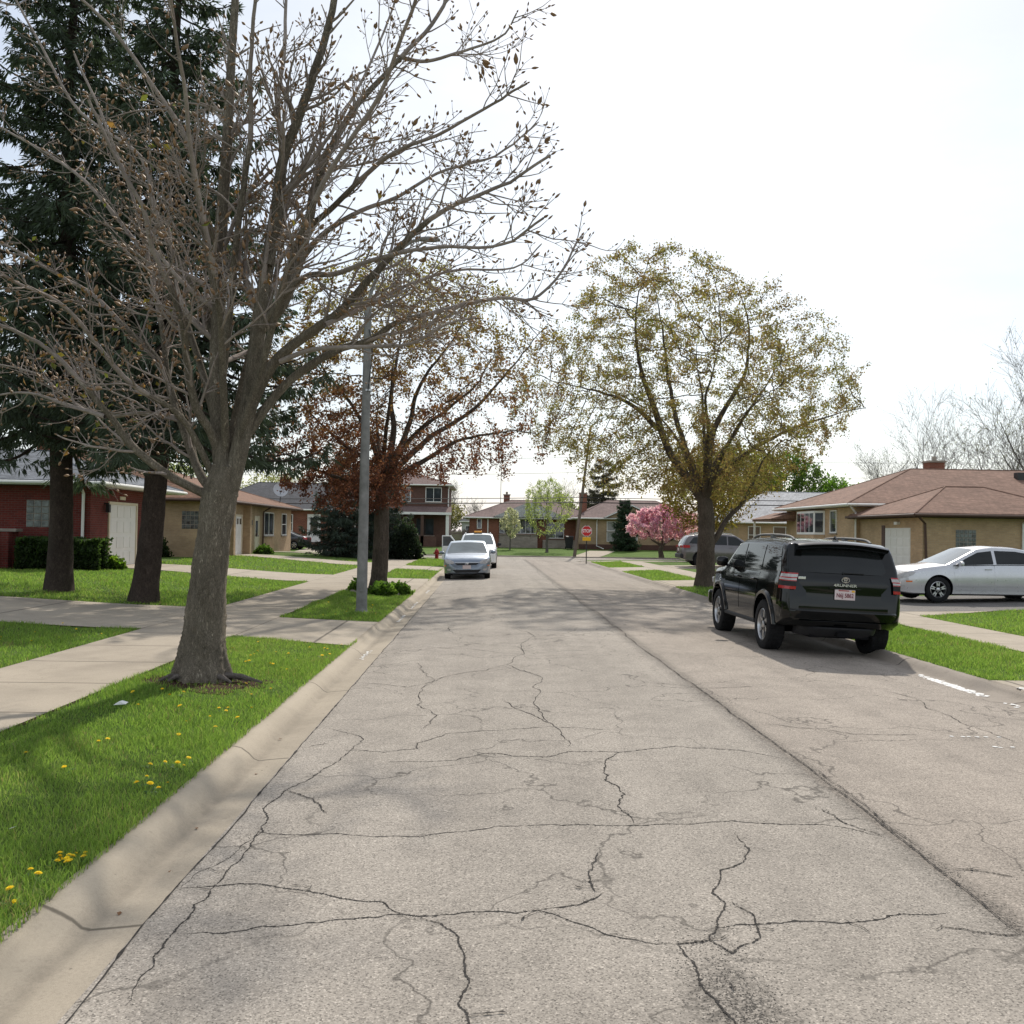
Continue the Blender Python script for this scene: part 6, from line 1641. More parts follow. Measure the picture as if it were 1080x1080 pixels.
        if panes:
            for i in range(cols):
                m = MB(); a = u0 + (u1 - u0) * i / cols; b = u0 + (u1 - u0) * (i + 1) / cols
                f(m, face, at, a + .12, b - .12, z1 - .42, z1 - .12, .026, .032); s.put(m, 'pane', MAT['glass'], w)
        return w
    def door(s, face, at, u0, u1, z0, z1, mat='white'):
        m = MB(); f = s.fbox; f(m, face, at, u0 - .08, u0, z0, z1 + .08, -.02, .05); f(m, face, at, u1, u1 + .08, z0, z1 + .08, -.02, .05); f(m, face, at, u0, u1, z1, z1 + .08, -.02, .05); f(m, face, at, u0, u1, z0, z1, -.02, .02)
        w = s.put(m, 'door', MAT[mat])
        m = MB(); f(m, face, at, u0 + .18, u1 - .18, z0 + .95, z1 - .2, .02, .026); s.put(m, 'pane', MAT['glass'], w)
        m = MB(); f(m, face, at, u1 - .12, u1 - .07, z0 + .95, z0 + 1.05, .02, .07); s.put(m, 'handle', MAT['chrome'], w)
    def downspout(s, pts, mat): m = MB(); m.tube(pts, .05, 6); s.put(m, 'downspout', mat)
    def lamp(s, face, at, u, z):
        m = MB(); s.fbox(m, face, at, u - .07, u + .07, z, z + .28, .06, .2); s.fbox(m, face, at, u - .05, u + .05, z + .28, z + .33, 0, .16); s.put(m, 'porch_lamp', MAT['black_metal'], bevel=.015)

# left: red brick house with grey hipped roof
h = House('brick_house', 'red brick house with grey shingle roof and white garage door behind the spruces', (-20, 36, .32))
h.wall(-27, -13.2, 31.9, 38.9, .32, 3.05, MAT['red_brick'])
h.hip(-27, -13.2, 31.9, 38.9, 3.22, 1.25, .62, MAT['roof_grey'], 'x', 3.6, MAT['white'])
h.garage_door('E', -13.2, 33.45, 35.95, .33, 2.5, 'cream')
h.glass_block('S', 31.9, -15.3, -14.3, 1.66, 2.56)
h.downspout([(-13.35, 31.4, 3.05), (-13.4, 31.8, 2.8), (-13.42, 31.83, .4)], MAT['white'])
h.lamp('E', -13.2, 33.05, 2.2)
m = MB(); h.fbox(m, 'E', -13.2, 34.4, 34.9, 2.68, 2.80, 0, .02); h.put(m, 'house_number_plate', MAT['cream'])
# low brick planter with ledge on its south side
h2 = House('brick_planter', 'low red brick wall with pale coping ledge below the glass block window', (-16.8, 31.0, .3), 'wall')
h2.wall(-18.5, -15.35, 31.2, 31.5, .3, 1.5, MAT['red_brick']); m = MB(); m.box(-18.6, -15.25, 31.12, 31.58, 1.5, 1.6); h2.put(m, 'coping', MAT['stone'], bevel=.01)
m = MB(); m.box(-15.62, -15.37, 30.9, 31.19, .0, 1.49); h2.put(m, 'pillar', MAT['red_brick'])

# left: tan ranch house
h = House('ranch_house', 'tan brick ranch house with brown roof, left side beyond the red brick garage', (-20, 54, .25))
h.wall(-29.5, -13.2, 45.6, 64.2, .25, 3.0, MAT['tan_brick'])
ro = h.hip(-29.5, -13.2, 45.6, 64.2, 3.12, 2.5, .55, MAT['roof_brown'], 'y', 5.2, MAT['brown_trim'])
h.chimney(ro, -22.2, 48.3, .75, .75, 4.4, 6.3, MAT['red_brick2'])
h.garage_door('E', -13.2, 49.0, 51.3, .26, 2.35, 'cream', panes=True)
m = MB(); h.fbox(m, 'E', -13.2, 51.7, 52.05, .25, 2.98, 0, .38); h.put(m, 'porch_pillar', MAT['tan_brick'])
m = MB(); h.fbox(m, 'E', -13.2, 48.4, 48.75, .25, 2.98, 0, .38); h.put(m, 'porch_pillar', MAT['tan_brick'])
h.lamp('E', -13.2, 52.9, 1.9)
h.door('E', -13.2, 54.2, 55.1, .3, 2.35, 'cream')
h.window('E', -13.2, 56.4, 58.9, 1.3, 2.7, 2, 1)
h.window('E', -13.2, 61.2, 62.6, 1.3, 2.7, 1, 2)
h.glass_block('S', 45.6, -14.55, -13.75, 1.65, 2.5)
h.downspout([(-12.7, 55.95, 2.95), (-13.1, 55.95, 2.7), (-13.12, 55.95, .3)], MAT['brown_trim'])
h.downspout([(-12.75, 45.2, 2.95), (-13.0, 45.5, 2.7), (-13.05, 45.52, .3)], MAT['brown_trim'])
h.glass_block('S', 45.6, -17.6, -16.6, 1.65, 2.5)
for vx, vy, vz in ((-19, 50.5, 5.15), (-18.5, 53.0, 5.0), (-18, 58, 4.9)):
    m = MB(); m.tube([(vx, vy, vz - .5), (vx, vy, vz)], .07, 8); h.put(m, 'roof_vent', MAT['black_metal'], ro)
# satellite dish on a stub mast at the far end of its roof
m = MB(); M_ = Matrix.Translation((-13.75, 63.2, 4.25)) @ Matrix.Rotation(R(25), 4, 'Z') @ Matrix.Rotation(R(70), 4, 'X')
m.lathe([(0.01, .0), (.2, .02), (.36, .07), (.48, .13), (.48, .14), (.36, .085), (.2, .035), (.01, .015)], 22, 0, M_)
m.tube([(-13.75, 63.22, 4.2), (-13.75, 63.3, 3.75), (-13.8, 63.2, 3.15)], .03, 6, 1)
m.tube([(-13.72, 63.1, 4.0), (-13.6, 62.65, 4.15)], .018, 5, 1); m.box(-13.66, -13.54, 62.58, 62.68, 4.12, 4.22, 1)
dish = thing('satellite_dish', 'grey satellite dish on the far edge of the brown ranch roof', 'satellite dish', (-13.8, 63.2, 3.1))
m.v = [(x + 13.8, y - 63.2, z - 3.1) for x, y, z in m.v]; m.build('dish', [MAT['dish'], MAT['black_metal']], dish, smooth=50)

# far left: brick house with dark roof across the cross street
h = House('brick_house', 'orange brick house with dark grey roof at the far left behind the dark sedan', (-17, 88, .35))
h.wall(-25, -10.5, 84, 94, .35, 3.35, MAT['red_brick2'])
h.hip(-25, -10.5, 84, 94, 3.5, 2.5, .55, MAT['roof_dark'], 'x', 4.2, MAT['white'])
h.door('S', 84, -15.75, -14.75, .55, 2.95)
h.window('S', 84, -18.1, -17.1, 1.5, 3.0, 1, 2); h.window('S', 84, -13.8, -11.6, 1.4, 2.9, 3, 1)
m = MB(); h.fbox(m, 'S', 84, -16.6, -13.9, .1, .5, 0, 1.3); h.fbox(m, 'S', 84, -16.9, -16.5, .1, 1.1, .9, 1.3); h.put(m, 'porch_step', MAT['red_brick2'])
# two-storey house
h = House('two_storey_house', 'two storey dark brick house with porch roof, half hidden behind the red maple', (-8, 92, .35))
h.wall(-12.5, -3.7, 88, 97, .35, 5.95, MAT['brown_brick'])
h.hip(-12.5, -3.7, 88, 97, 6.05, 1.55, .4, MAT['roof_mauve'], 'y', 4.3, MAT['white'])
m = MB(); m.prism([(86.2, 3.28), (86.2, 3.40), (87.99, 3.98), (87.99, 3.28)], 'x', -12.6, -3.3); h.put(m, 'porch_roof', MAT['roof_mauve'])
m = MB(); m.box(-12.65, -3.25, 86.12, 86.19, 3.2, 3.42); h.put(m, 'porch_fascia', MAT['white'])
for px in (-12.4, -8.6, -5.9, -3.62): m = MB(); m.box(px - .14, px + .14, 86.3, 86.58, .3, 3.27); h.put(m, 'porch_post', MAT['brown_trim'] if px < -4 else MAT['white'])
m = MB(); m.box(-12.5, -4.6, 86.3, 86.5, .2, 1.25); h.put(m, 'porch_wall', MAT['brown_brick'])
h.window('S', 88, -5.75, -4.25, 4.4, 5.75, 2, 1); h.window('S', 88, -8.6, -7.1, 4.4, 5.75, 2, 1); h.window('S', 88, -11.6, -10.1, 4.4, 5.75, 2, 1)
h.window('S', 88, -6.6, -4.9, 1.3, 2.9, 2, 1, frame='brown_trim'); h.door('S', 88, -8.8, -7.8, .5, 2.7, 'brown_trim'); h.window('S', 88, -11.8, -10.0, 1.3, 2.9, 2, 1)
h.downspout([(-3.45, 87.7, 5.9), (-3.62, 87.95, 5.6), (-3.62, 87.95, 4.0)], MAT['white'])

# picket fence and shed between the two-storey house and the centre house
f = thing('picket_fence', 'pale pink scalloped picket fence behind the white SUV', 'fence', (-3.2, 92, .3))
m = MB()
for i in range(17):
    x = -.55 + i * .115; tp = 1.55 + .10 * math.sin(i * 1.57)
    m.prism([(x, 0), (x + .1, 0), (x + .1, tp - .06), (x + .05, tp + .06), (x, tp - .06)], 'y', -.015, .015)
m.build('pickets', MAT['pink_fence'], f)
m = MB(); m.box(-.6, 1.45, .016, .06, .4, .5); m.box(-.6, 1.45, .016, .06, 1.15, 1.25); m.build('rail', MAT['pink_fence'], f)
for px in (-.62, 1.42): m = MB(); m.box(px - .05, px + .05, .0, .1, -.1, 1.75); m.build('post', MAT['pink_fence'], f)
h = House('garage', 'small pale garage in the gap left of the centre brick house', (-1.9, 112, .3), 'garage')
h.wall(-3.0, .5, 112, 118, .3, 2.9, MAT['pale_siding']); h.hip(-3.0, .5, 112, 118, 3.0, .9, .3, MAT['roof_dark'], 'y', 2, MAT['white'], gut=False)
h.window('S', 112, -2.6, -1.2, 1.3, 2.4, 2, 1); h.door('S', 112, -.6, .3, .3, 2.3)

# centre house at the end of the street
h = House('brick_house', 'brick house with white bay windows and mauve roof at the end of the street', (3, 93, .3))
h.wall(-1.65, 1.08, 88, 98, .3, 3.0, MAT['red_brick2'])
h.wall(1.081, 10.2, 88.6, 98.0, .3, 2.98, MAT['red_brick2'], name='wing_wall')
ro = h.hip(-1.65, 10.2, 88.0, 98, 3.12, 1.75, .42, MAT['roof_mauve'], 'x', 4.4, MAT['white'])
m = MB(); m.prism([(.55, 3.13), (7.4, 3.13), (3.9, 4.55)], 'y', 87.3, 92.5); h.put(m, 'front_gable', MAT['roof_pale_glare'])  # pale colour stands in for sky glare on the mauve roof slope
h.chimney(ro, 1.9, 93.6, .6, .6, 4.4, 5.35, MAT['red_brick2'])
h.window('S', 88, -.95, -.5, 2.0, 2.95, 1, 1, sill=False)
m = MB(); h.fbox(m, 'S', 88, .02, .12, .3, 3.0, 0, .04); h.put(m, 'corner_trim', MAT['white'])
m = MB(); m.box(1.1, 4.7, 88.15, 88.59, .1, 1.45); m.box(1.0, 4.8, 88.05, 88.59, 1.451, 1.53); h.put(m, 'stone_veneer', MAT['stone'])
h.window('S', 88.6, 1.15, 2.5, 1.6, 2.9, 3, 1, sill=False); h.window('S', 88.6, 2.6, 4.6, 1.6, 2.95, 4, 1, sill=False)
h.window('S', 88.6, 5.6, 7.2, 1.2, 2.7, 2, 1); m = MB(); m.box(5.2, 10.2, 88.2, 88.59, .1, 1.05); h.put(m, 'stone_veneer', MAT['stone'])
m = MB(); m.tube([(1.3, 94.2, 4.5), (1.32, 94.2, 8.2)], .03, 5); m.tube([(1.0, 94.2, 8.0), (1.64, 94.2, 8.0)], .02, 4); h.put(m, 'antenna_mast', MAT['grey_metal'], ro)

# right of the stop sign: tan house with brick chimney
h = House('ranch_house', 'tan house with brick chimney and white downspout behind the stop sign', (13, 90, .35))
h.wall(8.3, 19.2, 85.4, 95, .35, 3.05, MAT['tan_brick'])
ro = h.hip(8.3, 19.2, 85.4, 95, 3.17, 1.75, .45, MAT['roof_mauve'], 'x', 3.6, MAT['white'])
h.chimney(ro, 8.9, 88.2, .65, .8, .3, 5.4, MAT['red_brick2'])
m = MB(); m.prism([(10.75, 3.181), (15.15, 3.181), (12.95, 4.2)], 'y', 84.85, 90); h.put(m, 'front_gable', MAT['tan_brick'])
m = MB(); m.prism([(10.45, 3.2), (10.62, 3.182), (12.95, 4.26), (15.28, 3.182), (15.45, 3.2), (12.95, 4.38)], 'y', 84.6, 90.02); h.put(m, 'gable_roof', MAT['roof_mauve'])
m = MB(); m.prism([(10.4, 3.16), (10.62, 3.16), (12.95, 4.24), (15.28, 3.16), (15.5, 3.16), (12.95, 4.36)], 'y', 84.55, 84.6); h.put(m, 'rake_board', MAT['white'])
h.downspout([(9.9, 84.9, 3.05), (9.9, 85.33, 2.8), (9.9, 85.33, .6), (10.5, 85.0, .35)], MAT['white'])
h.window('S', 85.4, 10.8, 11.6, 1.95, 2.85, 1, 1, glass='curtain'); h.window('S', 85.4, 10.8, 13.6, 1.0, 1.9, 3, 1, glass='curtain', sill=False)
m = MB(); h.fbox(m, 'S', 85.4, 8.28, 19.2, .2, .75, 0, .06); h.put(m, 'brick_base', MAT['brown_brick'])
h.window('S', 85.4, 15.8, 17.6, 1.3, 2.6, 2, 1)

# right: grey roofed house beyond the maple
h = House('ranch_house', 'tan house with pale grey roof seen between the maple trunk and the brown roof', (25, 79, .25))
h.wall(19.9, 33, 74.4, 84, .25, 2.75, MAT['tan_brick2'])
h.hip(19.9, 33, 74.4, 84, 2.86, 2.6, .5, MAT['roof_pale_glare'], 'x', 4.0, MAT['white'])
h.window('S', 74.4, 20.6, 21.6, 1.1, 2.5, 1, 2); h.window('S', 74.4, 22.6, 24.6, 1.1, 2.5, 2, 1); h.door('S', 74.4, 25.4, 26.4, .4, 2.4)

# right: big tan house with two hipped roofs
h = House('ranch_house', 'large tan brick house with two tiers of tan brown hip roof on the right', (22, 46, .2))
h.wall(17.5, 39, 44.6, 55, .2, 3.2, MAT['tan_brick2'])
ro = h.hip(17.5, 39, 44.6, 55, 3.38, 2.05, .55, MAT['roof_tan'], 'x', 5.5, MAT['white'])
h.wall(17.7, 24.2, 38.1, 44.59, .2, 2.6, MAT['tan_brick2'], name='garage_wall')
r2 = h.hip(17.7, 24.2, 38.1, 44.2, 2.78, 1.25, .5, MAT['roof_tan'], 'x', 2.9, MAT['brown_trim'])
h.garage_door('E', 17.7, 39.2, 41.7, .21, 2.15, 'tan_brick2') if False else None
def west_garage():
    m = MB(); h.fbox(m, 'W', 17.7, 39.2, 41.7, .2, 2.18, -.02, .012)
    for j in range(5):
        for i in range(4): h.fbox(m, 'W', 17.7, 39.2 + .625 * i + .05, 39.2 + .625 * (i + 1) - .05, .22 + .39 * j + .05, .22 + .39 * (j + 1) - .04, .012, .026)
    h.put(m, 'garage_door', MAT['garage'], bevel=.01)
    m = MB(); h.fbox(m, 'W', 17.7, 41.72, 42.05, .2, 2.3, -.02, .03); h.put(m, 'door_jamb', MAT['brown_trim'])
west_garage()
h.glass_block('S', 38.1, 19.06, 19.9, 1.3, 2.12, 5, 5)
h.downspout([(17.3, 37.6, 2.62), (17.75, 38.0, 2.35), (17.85, 38.04, .3)], MAT['brown_trim'])
h.downspout([(21.8, 37.6, 2.62), (21.8, 38.0, 2.4), (21.8, 38.04, .3)], MAT['white'])
h.downspout([(17.1, 44.2, 3.2), (17.42, 44.4, 2.9), (17.45, 44.5, .4)], MAT['white'])
m = MB(); h.fbox(m, 'W', 17.7, 40.2, 40.5, 2.32, 2.44, 0, .15); h.put(m, 'garage_lamp', MAT['white'])
# bay window: three slanted leaves built out from the wall
m = MB(); m.prism([(17.49, 48.7), (17.05, 49.1), (17.05, 51.8), (17.49, 52.2)], 'z', 1.2, 1.85); h.put(m, 'bay_base', MAT['tan_brick2'])
m = MB(); m.prism([(17.49, 48.7), (17.05, 49.1), (17.05, 51.8), (17.49, 52.2)], 'z', 1.86, 3.1); bay = h.put(m, 'bay_window', MAT['white'])
for a, b in ((49.18, 49.75), (49.85, 50.42), (50.52, 51.09), (51.19, 51.72)):
    m = MB(); h.fbox(m, 'W', 17.05, a, b, 1.98, 2.98, 0, .012); h.put(m, 'pane', MAT['glass'], bay)
m = MB(); a_, b_ = Vector((17.47, 48.70, 0)), Vector((17.05, 49.085, 0)); nn = Vector((-.675, -.737, 0)) * .012
m.add([tuple(a_.lerp(b_, t) + nn * k + Vector((0, 0, z))) for k in (-.5, 1) for t, z in ((.15, 1.98), (.88, 1.98), (.88, 2.98), (.15, 2.98))], [(0, 1, 2, 3), (4, 5, 6, 7), (0, 1, 5, 4), (1, 2, 6, 5), (2, 3, 7, 6), (3, 0, 4, 7)]); h.put(m, 'pane', MAT['glass'], bay)
h.window('W', 17.5, 47.0, 47.9, 1.95, 3.1, 1, 1)
h.chimney(ro, 24.2, 50.8, .8, .8, 4.8, 5.85, MAT['red_brick2'])
m = MB(); m.box(16.1, 17.48, 53.4, 57.2, 2.6, 2.72); m.prism([(16.0, 2.721), (17.48, 2.721), (17.48, 3.15)], 'y', 53.3, 57.3); h.put(m, 'porch_roof', MAT['roof_tan'])
m = MB(); m.box(16.15, 16.25, 57.0, 57.1, .1, 2.6); h.put(m, 'porch_post', MAT['white'])
for vx, vy in ((27.5, 48.3), (33.6, 48.9)):
    m = MB(); m.box(vx - .2, vx + .2, vy - .2, vy + .2, 4.6, 5.22); h.put(m, 'roof_vent', MAT['black_metal'], ro)

# ------------------------------------------------------------------ street furniture
P_ = thing('light_pole', 'tall grey concrete street light pole on the left verge', 'street light', (-2.58, 19.8, g(-2.58, 19.8)))
m = MB(); n = 14; m.tube([(.02 * i / n * 6.4 / 6, 0, 6.4 * i / n) for i in range(n + 1)], [.115 - .04 * i / n for i in range(n + 1)], 12); m.build('pole', MAT['grey_metal'], P_, smooth=60)
m = MB(); m.tube(smooth_line([(.02, 0, 6.2), (.08, .0, 6.7), (.35, .0, 7.3), (.85, 0, 7.75), (1.05, 0, 7.82)], 5), .035, 8); m.build('arm', MAT['grey_metal'], P_, smooth=60)
m = MB(); vs = []
for t, w, hh in ((0, .04, .04), (.1, .07, .06), (.25, .10, .075), (.4, .09, .07), (.5, .04, .03)):
    for k in range(10): a = 2 * math.pi * k / 10; vs.append((1.0 + t, w * math.cos(a), 7.83 + hh * math.sin(a) * (.6 if math.sin(a) < 0 else 1)))
m.add(vs, [(i * 10 + j, i * 10 + (j + 1) % 10, (i + 1) * 10 + (j + 1) % 10, (i + 1) * 10 + j) for i in range(4) for j in range(10)] + [tuple(range(10)), tuple(40 + j for j in range(10))]); m.build('lamp_head', MAT['grey_metal'], P_, smooth=60)
m = MB(); m.tube(smooth_line([(.06, -.1, 5.9), (.14, -.12, 5.5), (.1, -.12, 5.0), (.06, -.11, 4.6)], 5), .012, 5); m.build('cable', MAT['black_plastic'], P_)

m = MB(); m.lathe([(.16, -.05), (.16, .03), (.125, .06), (.12, .10)], 16); m.build('base_collar', MAT['grey_metal'], P_, smooth=40)
m = MB(); m.box(-.05, .05, -.128, -.10, .45, .68); m.build('hand_hole_cover', MAT['grey_metal'], P_, bevel=.008)
m = MB(); m.tube([(.04, 0, 5.55), (.04, 0, 5.61)], .092, 14); m.tube([(.05, 0, 4.62), (.05, 0, 4.66)], .096, 14); m.build('clamp_band', MAT['alloy'], P_)

S_ = thing('stop_sign', 'red octagonal STOP sign with yellow plate beneath at the far right corner', 'stop sign', (6.02, 57.2, g(6.02, 57.2)), R(2))
m = MB(); m.box(-.03, .03, -.02, .02, -.1, 2.25); m.build('post', MAT['black_metal'], S_)
def octo(r): return [(r * math.cos(R(22.5 + 45 * i)), 1.87 + r * math.sin(R(22.5 + 45 * i))) for i in range(8)]
m = MB(); m.prism(octo(.34), 'y', -.034, -.024); b = m.build('sign_border', MAT['sign_white'], S_)
m = MB(); m.prism(octo(.315), 'y', -.038, -.0345); m.build('sign_face', MAT['sign_red'], b)
text_obj('sign_lettering', 'STOP', .27, MAT['sign_white'], b, TM(0, -.0395, 1.87), .001, .006, .85)
m = MB(); m.prism([(-.25, 1.28), (.25, 1.28), (.25, 1.5), (-.25, 1.5)], 'y', -.034, -.024); m.build('warning_plate', MAT['sign_yellow'], S_, bevel=.006)

U_ = thing('utility_pole', 'tall leaning wooden utility pole behind the stop sign', 'utility pole', (6.3, 68.0, .02))
tp = Vector((1.05, 0, 9.4)); m = MB(); m.tube([tp * (i / 12) for i in range(13)], [.125 - .045 * i / 12 for i in range(13)], 10); m.build('pole', MAT['wood_pole'], U_, smooth=60)
m = MB(); m.box(.45, 1.5, -.05, .05, 8.74, 8.84); m.build('crossarm', MAT['wood_pole'], U_)
for i, x in enumerate((.55, 1.4)): m = MB(); m.lathe([(.03, 8.86), (.06, 8.9), (.05, 8.98), (.02, 9.0)], 8, 0, Matrix.Translation((x, 0, 0))); m.build('insulator', MAT['glass_block'], U_, smooth=50)
def cable(z, dx, sag, rad, lab, y=67.9):
    c = thing('overhead_cable', lab, 'cable', (6.3 + dx, y, z), 0, 'overhead cables strung along the cross street')
    m = MB()
    for x1 in (-44, 42):
        pts = [(x1 * t, 0, -sag * 4 * t * (1 - t) + .012 * x1 * t) for t in np.linspace(0, 1, 14)]; m.tube(pts, rad, 5)
    m.build('wire', MAT['black_plastic'], c)
cable(3.95, .35, .18, .035, 'lowest black overhead cable left of the utility pole')
cable(4.3, .4, .2, .025, 'thin overhead cable just above the lowest one')
cable(6.1, .62, .3, .012, 'faint middle overhead wire against the sky')
cable(7.2, .75, .3, .010, 'faint highest overhead wire against the sky')

H_ = thing('fire_hydrant', 'red fire hydrant on the left verge beside the silver blue sedan', 'fire hydrant', (-3.0, 57.2, g(-3.0, 57.2)))
m = MB(); m.lathe([(.15, 0), (.15, .05), (.11, .06), (.105, .42), (.135, .44), (.135, .48), (.12, .50), (.10, .56), (.05, .62), (.03, .63), (.03, .68), (.0, .68)], 18); m.build('barrel', MAT['hydrant'], H_, smooth=45)
for sg in (-1, 1): m = MB(); m.lathe([(.05, .08), (.05, .15), (.06, .155), (.06, .19), (.03, .2)], 12, 0, Matrix.Translation((0, 0, .37)) @ Matrix.Rotation(sg * math.pi / 2, 4, 'Y')); m.build('side_nozzle', MAT['hydrant'], H_, smooth=40)
m = MB(); m.lathe([(.07, .08), (.07, .15), (.08, .155), (.08, .2), (.03, .21)], 14, 0, Matrix.Translation((0, 0, .32)) @ Matrix.Rotation(math.pi / 2, 4, 'X')); m.build('front_nozzle', MAT['hydrant'], H_, smooth=40)

B_ = thing('refuse_bin', 'black wheeled refuse bin beside the pale low wall far across the street', 'bin', (7.35, 84.6, .3), R(8))
m = MB(); m.add([(-.25, -.28, .08), (.25, -.28, .08), (.25, .28, .08), (-.25, .28, .08), (-.33, -.36, 1.02), (.33, -.36, 1.02), (.33, .36, 1.02), (-.33, .36, 1.02)], [(0, 3, 2, 1), (4, 5, 6, 7), (0, 1, 5, 4), (1, 2, 6, 5), (2, 3, 7, 6), (3, 0, 4, 7)]); m.build('tub', MAT['black_plastic'], B_, bevel=.03)
m = MB(); m.prism([(-.40, 1.03), (.36, 1.03), (.36, 1.1), (.1, 1.17), (-.3, 1.13), (-.40, 1.07)], 'x', -.35, .35); m.build('lid', MAT['black_plastic'], B_, bevel=.02)
for sg in (-1, 1): m = MB(); m.lathe([(.1, -.03), (.1, .03)], 16, 0, Matrix.Translation((sg * .27, .3, .1)) @ Matrix.Rotation(math.pi / 2, 4, 'Y')); m.build('wheel', MAT['rubber'], B_)
# ------------------------------------------------------------------ hedges, shrubs, small and far trees
def shrub(name, label, cx, cy, rx, ry, h, n, tints, seed, leaf=.06, boxy=False, mat='leaf', cat='shrub', z=None, twig=True, shape='dome'):
    r = np.random.default_rng(seed); bz = g(cx, cy) if z is None else z
    T = thing(name, label, cat, (cx, cy, bz))
    u = r.random(n) * 2 * np.pi; v = r.random(n)
    if boxy:
        P = r.uniform(-1, 1, (n, 3)); k = r.integers(0, 5, n)
        P[k == 0, 2] = r.uniform(.8, 1, (k == 0).sum()); P[(k == 1), 0] = r.choice([-1, 1], (k == 1).sum()) * r.uniform(.82, 1, (k == 1).sum()); P[(k == 2), 1] = -r.uniform(.8, 1, (k == 2).sum())
        P = P * (1 + .08 * np.sin(P[:, [1, 2, 0]] * 7)) 
        C = np.stack([P[:, 0] * rx, P[:, 1] * ry, (P[:, 2] * .5 + .5) * h], 1)
    elif shape == 'cone':
        t = r.random(n) ** 1.3; rr = (1 - t) ** .75 * (.55 + .45 * r.random(n) ** .4) * (1 + .25 * np.sin(u * 5 + t * 20)) ; C = np.stack([rx * rr * np.cos(u), ry * rr * np.sin(u), .05 + h * t], 1)
    else:
        ph = np.arccos(v); rr = (.55 + .45 * r.random(n) ** .5) * (1 + .18 * np.sin(u * 4 + 1) * np.sin(ph * 5) + .1 * np.sin(u * 9 + ph * 8))
        C = np.stack([rx * rr * np.sin(ph) * np.cos(u), ry * rr * np.sin(ph) * np.sin(u), h * rr * np.cos(ph) + .03], 1)
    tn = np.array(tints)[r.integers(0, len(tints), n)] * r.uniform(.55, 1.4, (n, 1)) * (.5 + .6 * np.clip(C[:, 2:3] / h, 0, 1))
    co, f, c = leaf_cards(C, leaf * r.uniform(.6, 1.4, n), tn, r, .2 if shape != 'cone' else .8, 1.7 if mat == 'leaf' else 3.2)
    link('foliage', np_mesh('foliage', co, None, f, mats=[MAT[mat]], col=c), T)
    lines = []
    for k in range(7):
        a = r.random() * 6.3; q = np.array([[0, 0, -.05], [rx * .25 * math.cos(a), ry * .25 * math.sin(a), h * .3], [rx * .55 * math.cos(a), ry * .55 * math.sin(a), h * .75]]); lines.append((q, np.array([.025, .02, .01])))
    vv, ff = tubes_mesh('stems', lines, None); link('stems', np_mesh('stems', vv, ff, mats=[MAT['bark_spruce']]), T)
    return T
DG = [(.03, .055, .018), (.042, .075, .022), (.055, .09, .025)]
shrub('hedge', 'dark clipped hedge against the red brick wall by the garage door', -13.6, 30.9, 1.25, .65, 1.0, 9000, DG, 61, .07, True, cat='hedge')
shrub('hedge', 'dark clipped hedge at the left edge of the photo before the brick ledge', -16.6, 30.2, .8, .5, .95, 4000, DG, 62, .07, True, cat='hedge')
shrub('flower_clump', 'bright green leafy clump beside the red brick garage door', -12.3, 31.6, .42, .35, .38, 700, [(.10, .19, .02), (.15, .22, .03)], 63, .09, cat='plant')
shrub('shrub', 'dark round shrub against the tan brick house behind the spruce trunk', -15.6, 44.6, .8, .6, 1.1, 3000, DG, 64, .08)
shrub('shrub', 'low green plants by the tan house porch pillar', -12.4, 53.2, .5, .6, .45, 700, [(.06, .12, .02), (.09, .15, .03)], 65, .1)
for i, (x, y, s_, lab) in enumerate([(-2.75, 25.2, .36, 'fresh green leafy perennial at the front of the red maple foot'), (-3.45, 25.7, .26, 'fresh green leafy perennial left of the red maple foot'), (-2.35, 25.7, .32, 'fresh green leafy perennial right of the red maple foot')]):
    shrub('perennial', lab, x, y, s_, s_ * .8, .30, 420, [(.12, .22, .03), (.17, .28, .05)], 70 + i, .09, cat='plant')
# edging stones round the maple foot
for k in range(14):
    a = R(180 + k * 13.5); x, y = -2.95 + .8 * math.cos(a), 26.0 + .8 * math.sin(a); r = random.Random(k); m = MB()
    m.lathe([(.0, -.03), (.07, -.02), (.085, .03), (.06, .07), (.0, .085)], 8, 0, Matrix.Rotation(r.random() * 3, 4, 'Z') @ Matrix.Diagonal((1.2, .9, .9 + .3 * r.random(), 1)))
    o = m.build('edging_stone', MAT['stone'], None, smooth=60, loc=(x, y, g(x, y))); tag(o, 'small pale edging stone in the ring round the red maple foot', 'stone', 'edging stones round the maple foot')

# dark evergreens behind the red maple
BL = (.042, .058, .044)
spruce('evergreen_tree', 'low dark blue green conifer behind the light pole, left of the maple trunk', (-8.4, 55.5), 6.6, .25, 2.6, 81, .14, nb=1.0, tint=BL, card=1.15, fine_=1.0, cat='conifer')
spruce('evergreen_tree', 'dark conifer directly behind the red maple trunk', (-6.1, 56.0), 6.3, .2, 2.2, 82, .13, nb=1.0, tint=BL, card=1.15, fine_=1.0, cat='conifer')
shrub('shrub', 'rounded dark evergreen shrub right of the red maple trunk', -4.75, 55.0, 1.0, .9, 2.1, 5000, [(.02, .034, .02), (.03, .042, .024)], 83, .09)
# upright evergreens before the tan house across the street
spruce('evergreen_tree', 'dark green cone shaped evergreen between stop sign and pink tree', (11.9, 81.5), 4.6, .2, 1.25, 84, .1, nb=1.2, tint=(.03, .055, .028), card=1.1, fine_=1.3, shape=.6, cat='conifer')
spruce('pine_tree', 'tall sparse grey brown conifer behind the tan house', (13.2, 108), 10.2, 3.0, 2.6, 85, .2, nb=.8, tint=(.075, .07, .045), card=2.2, fine_=.8, sparse=.8, shape=.5, cat='conifer')

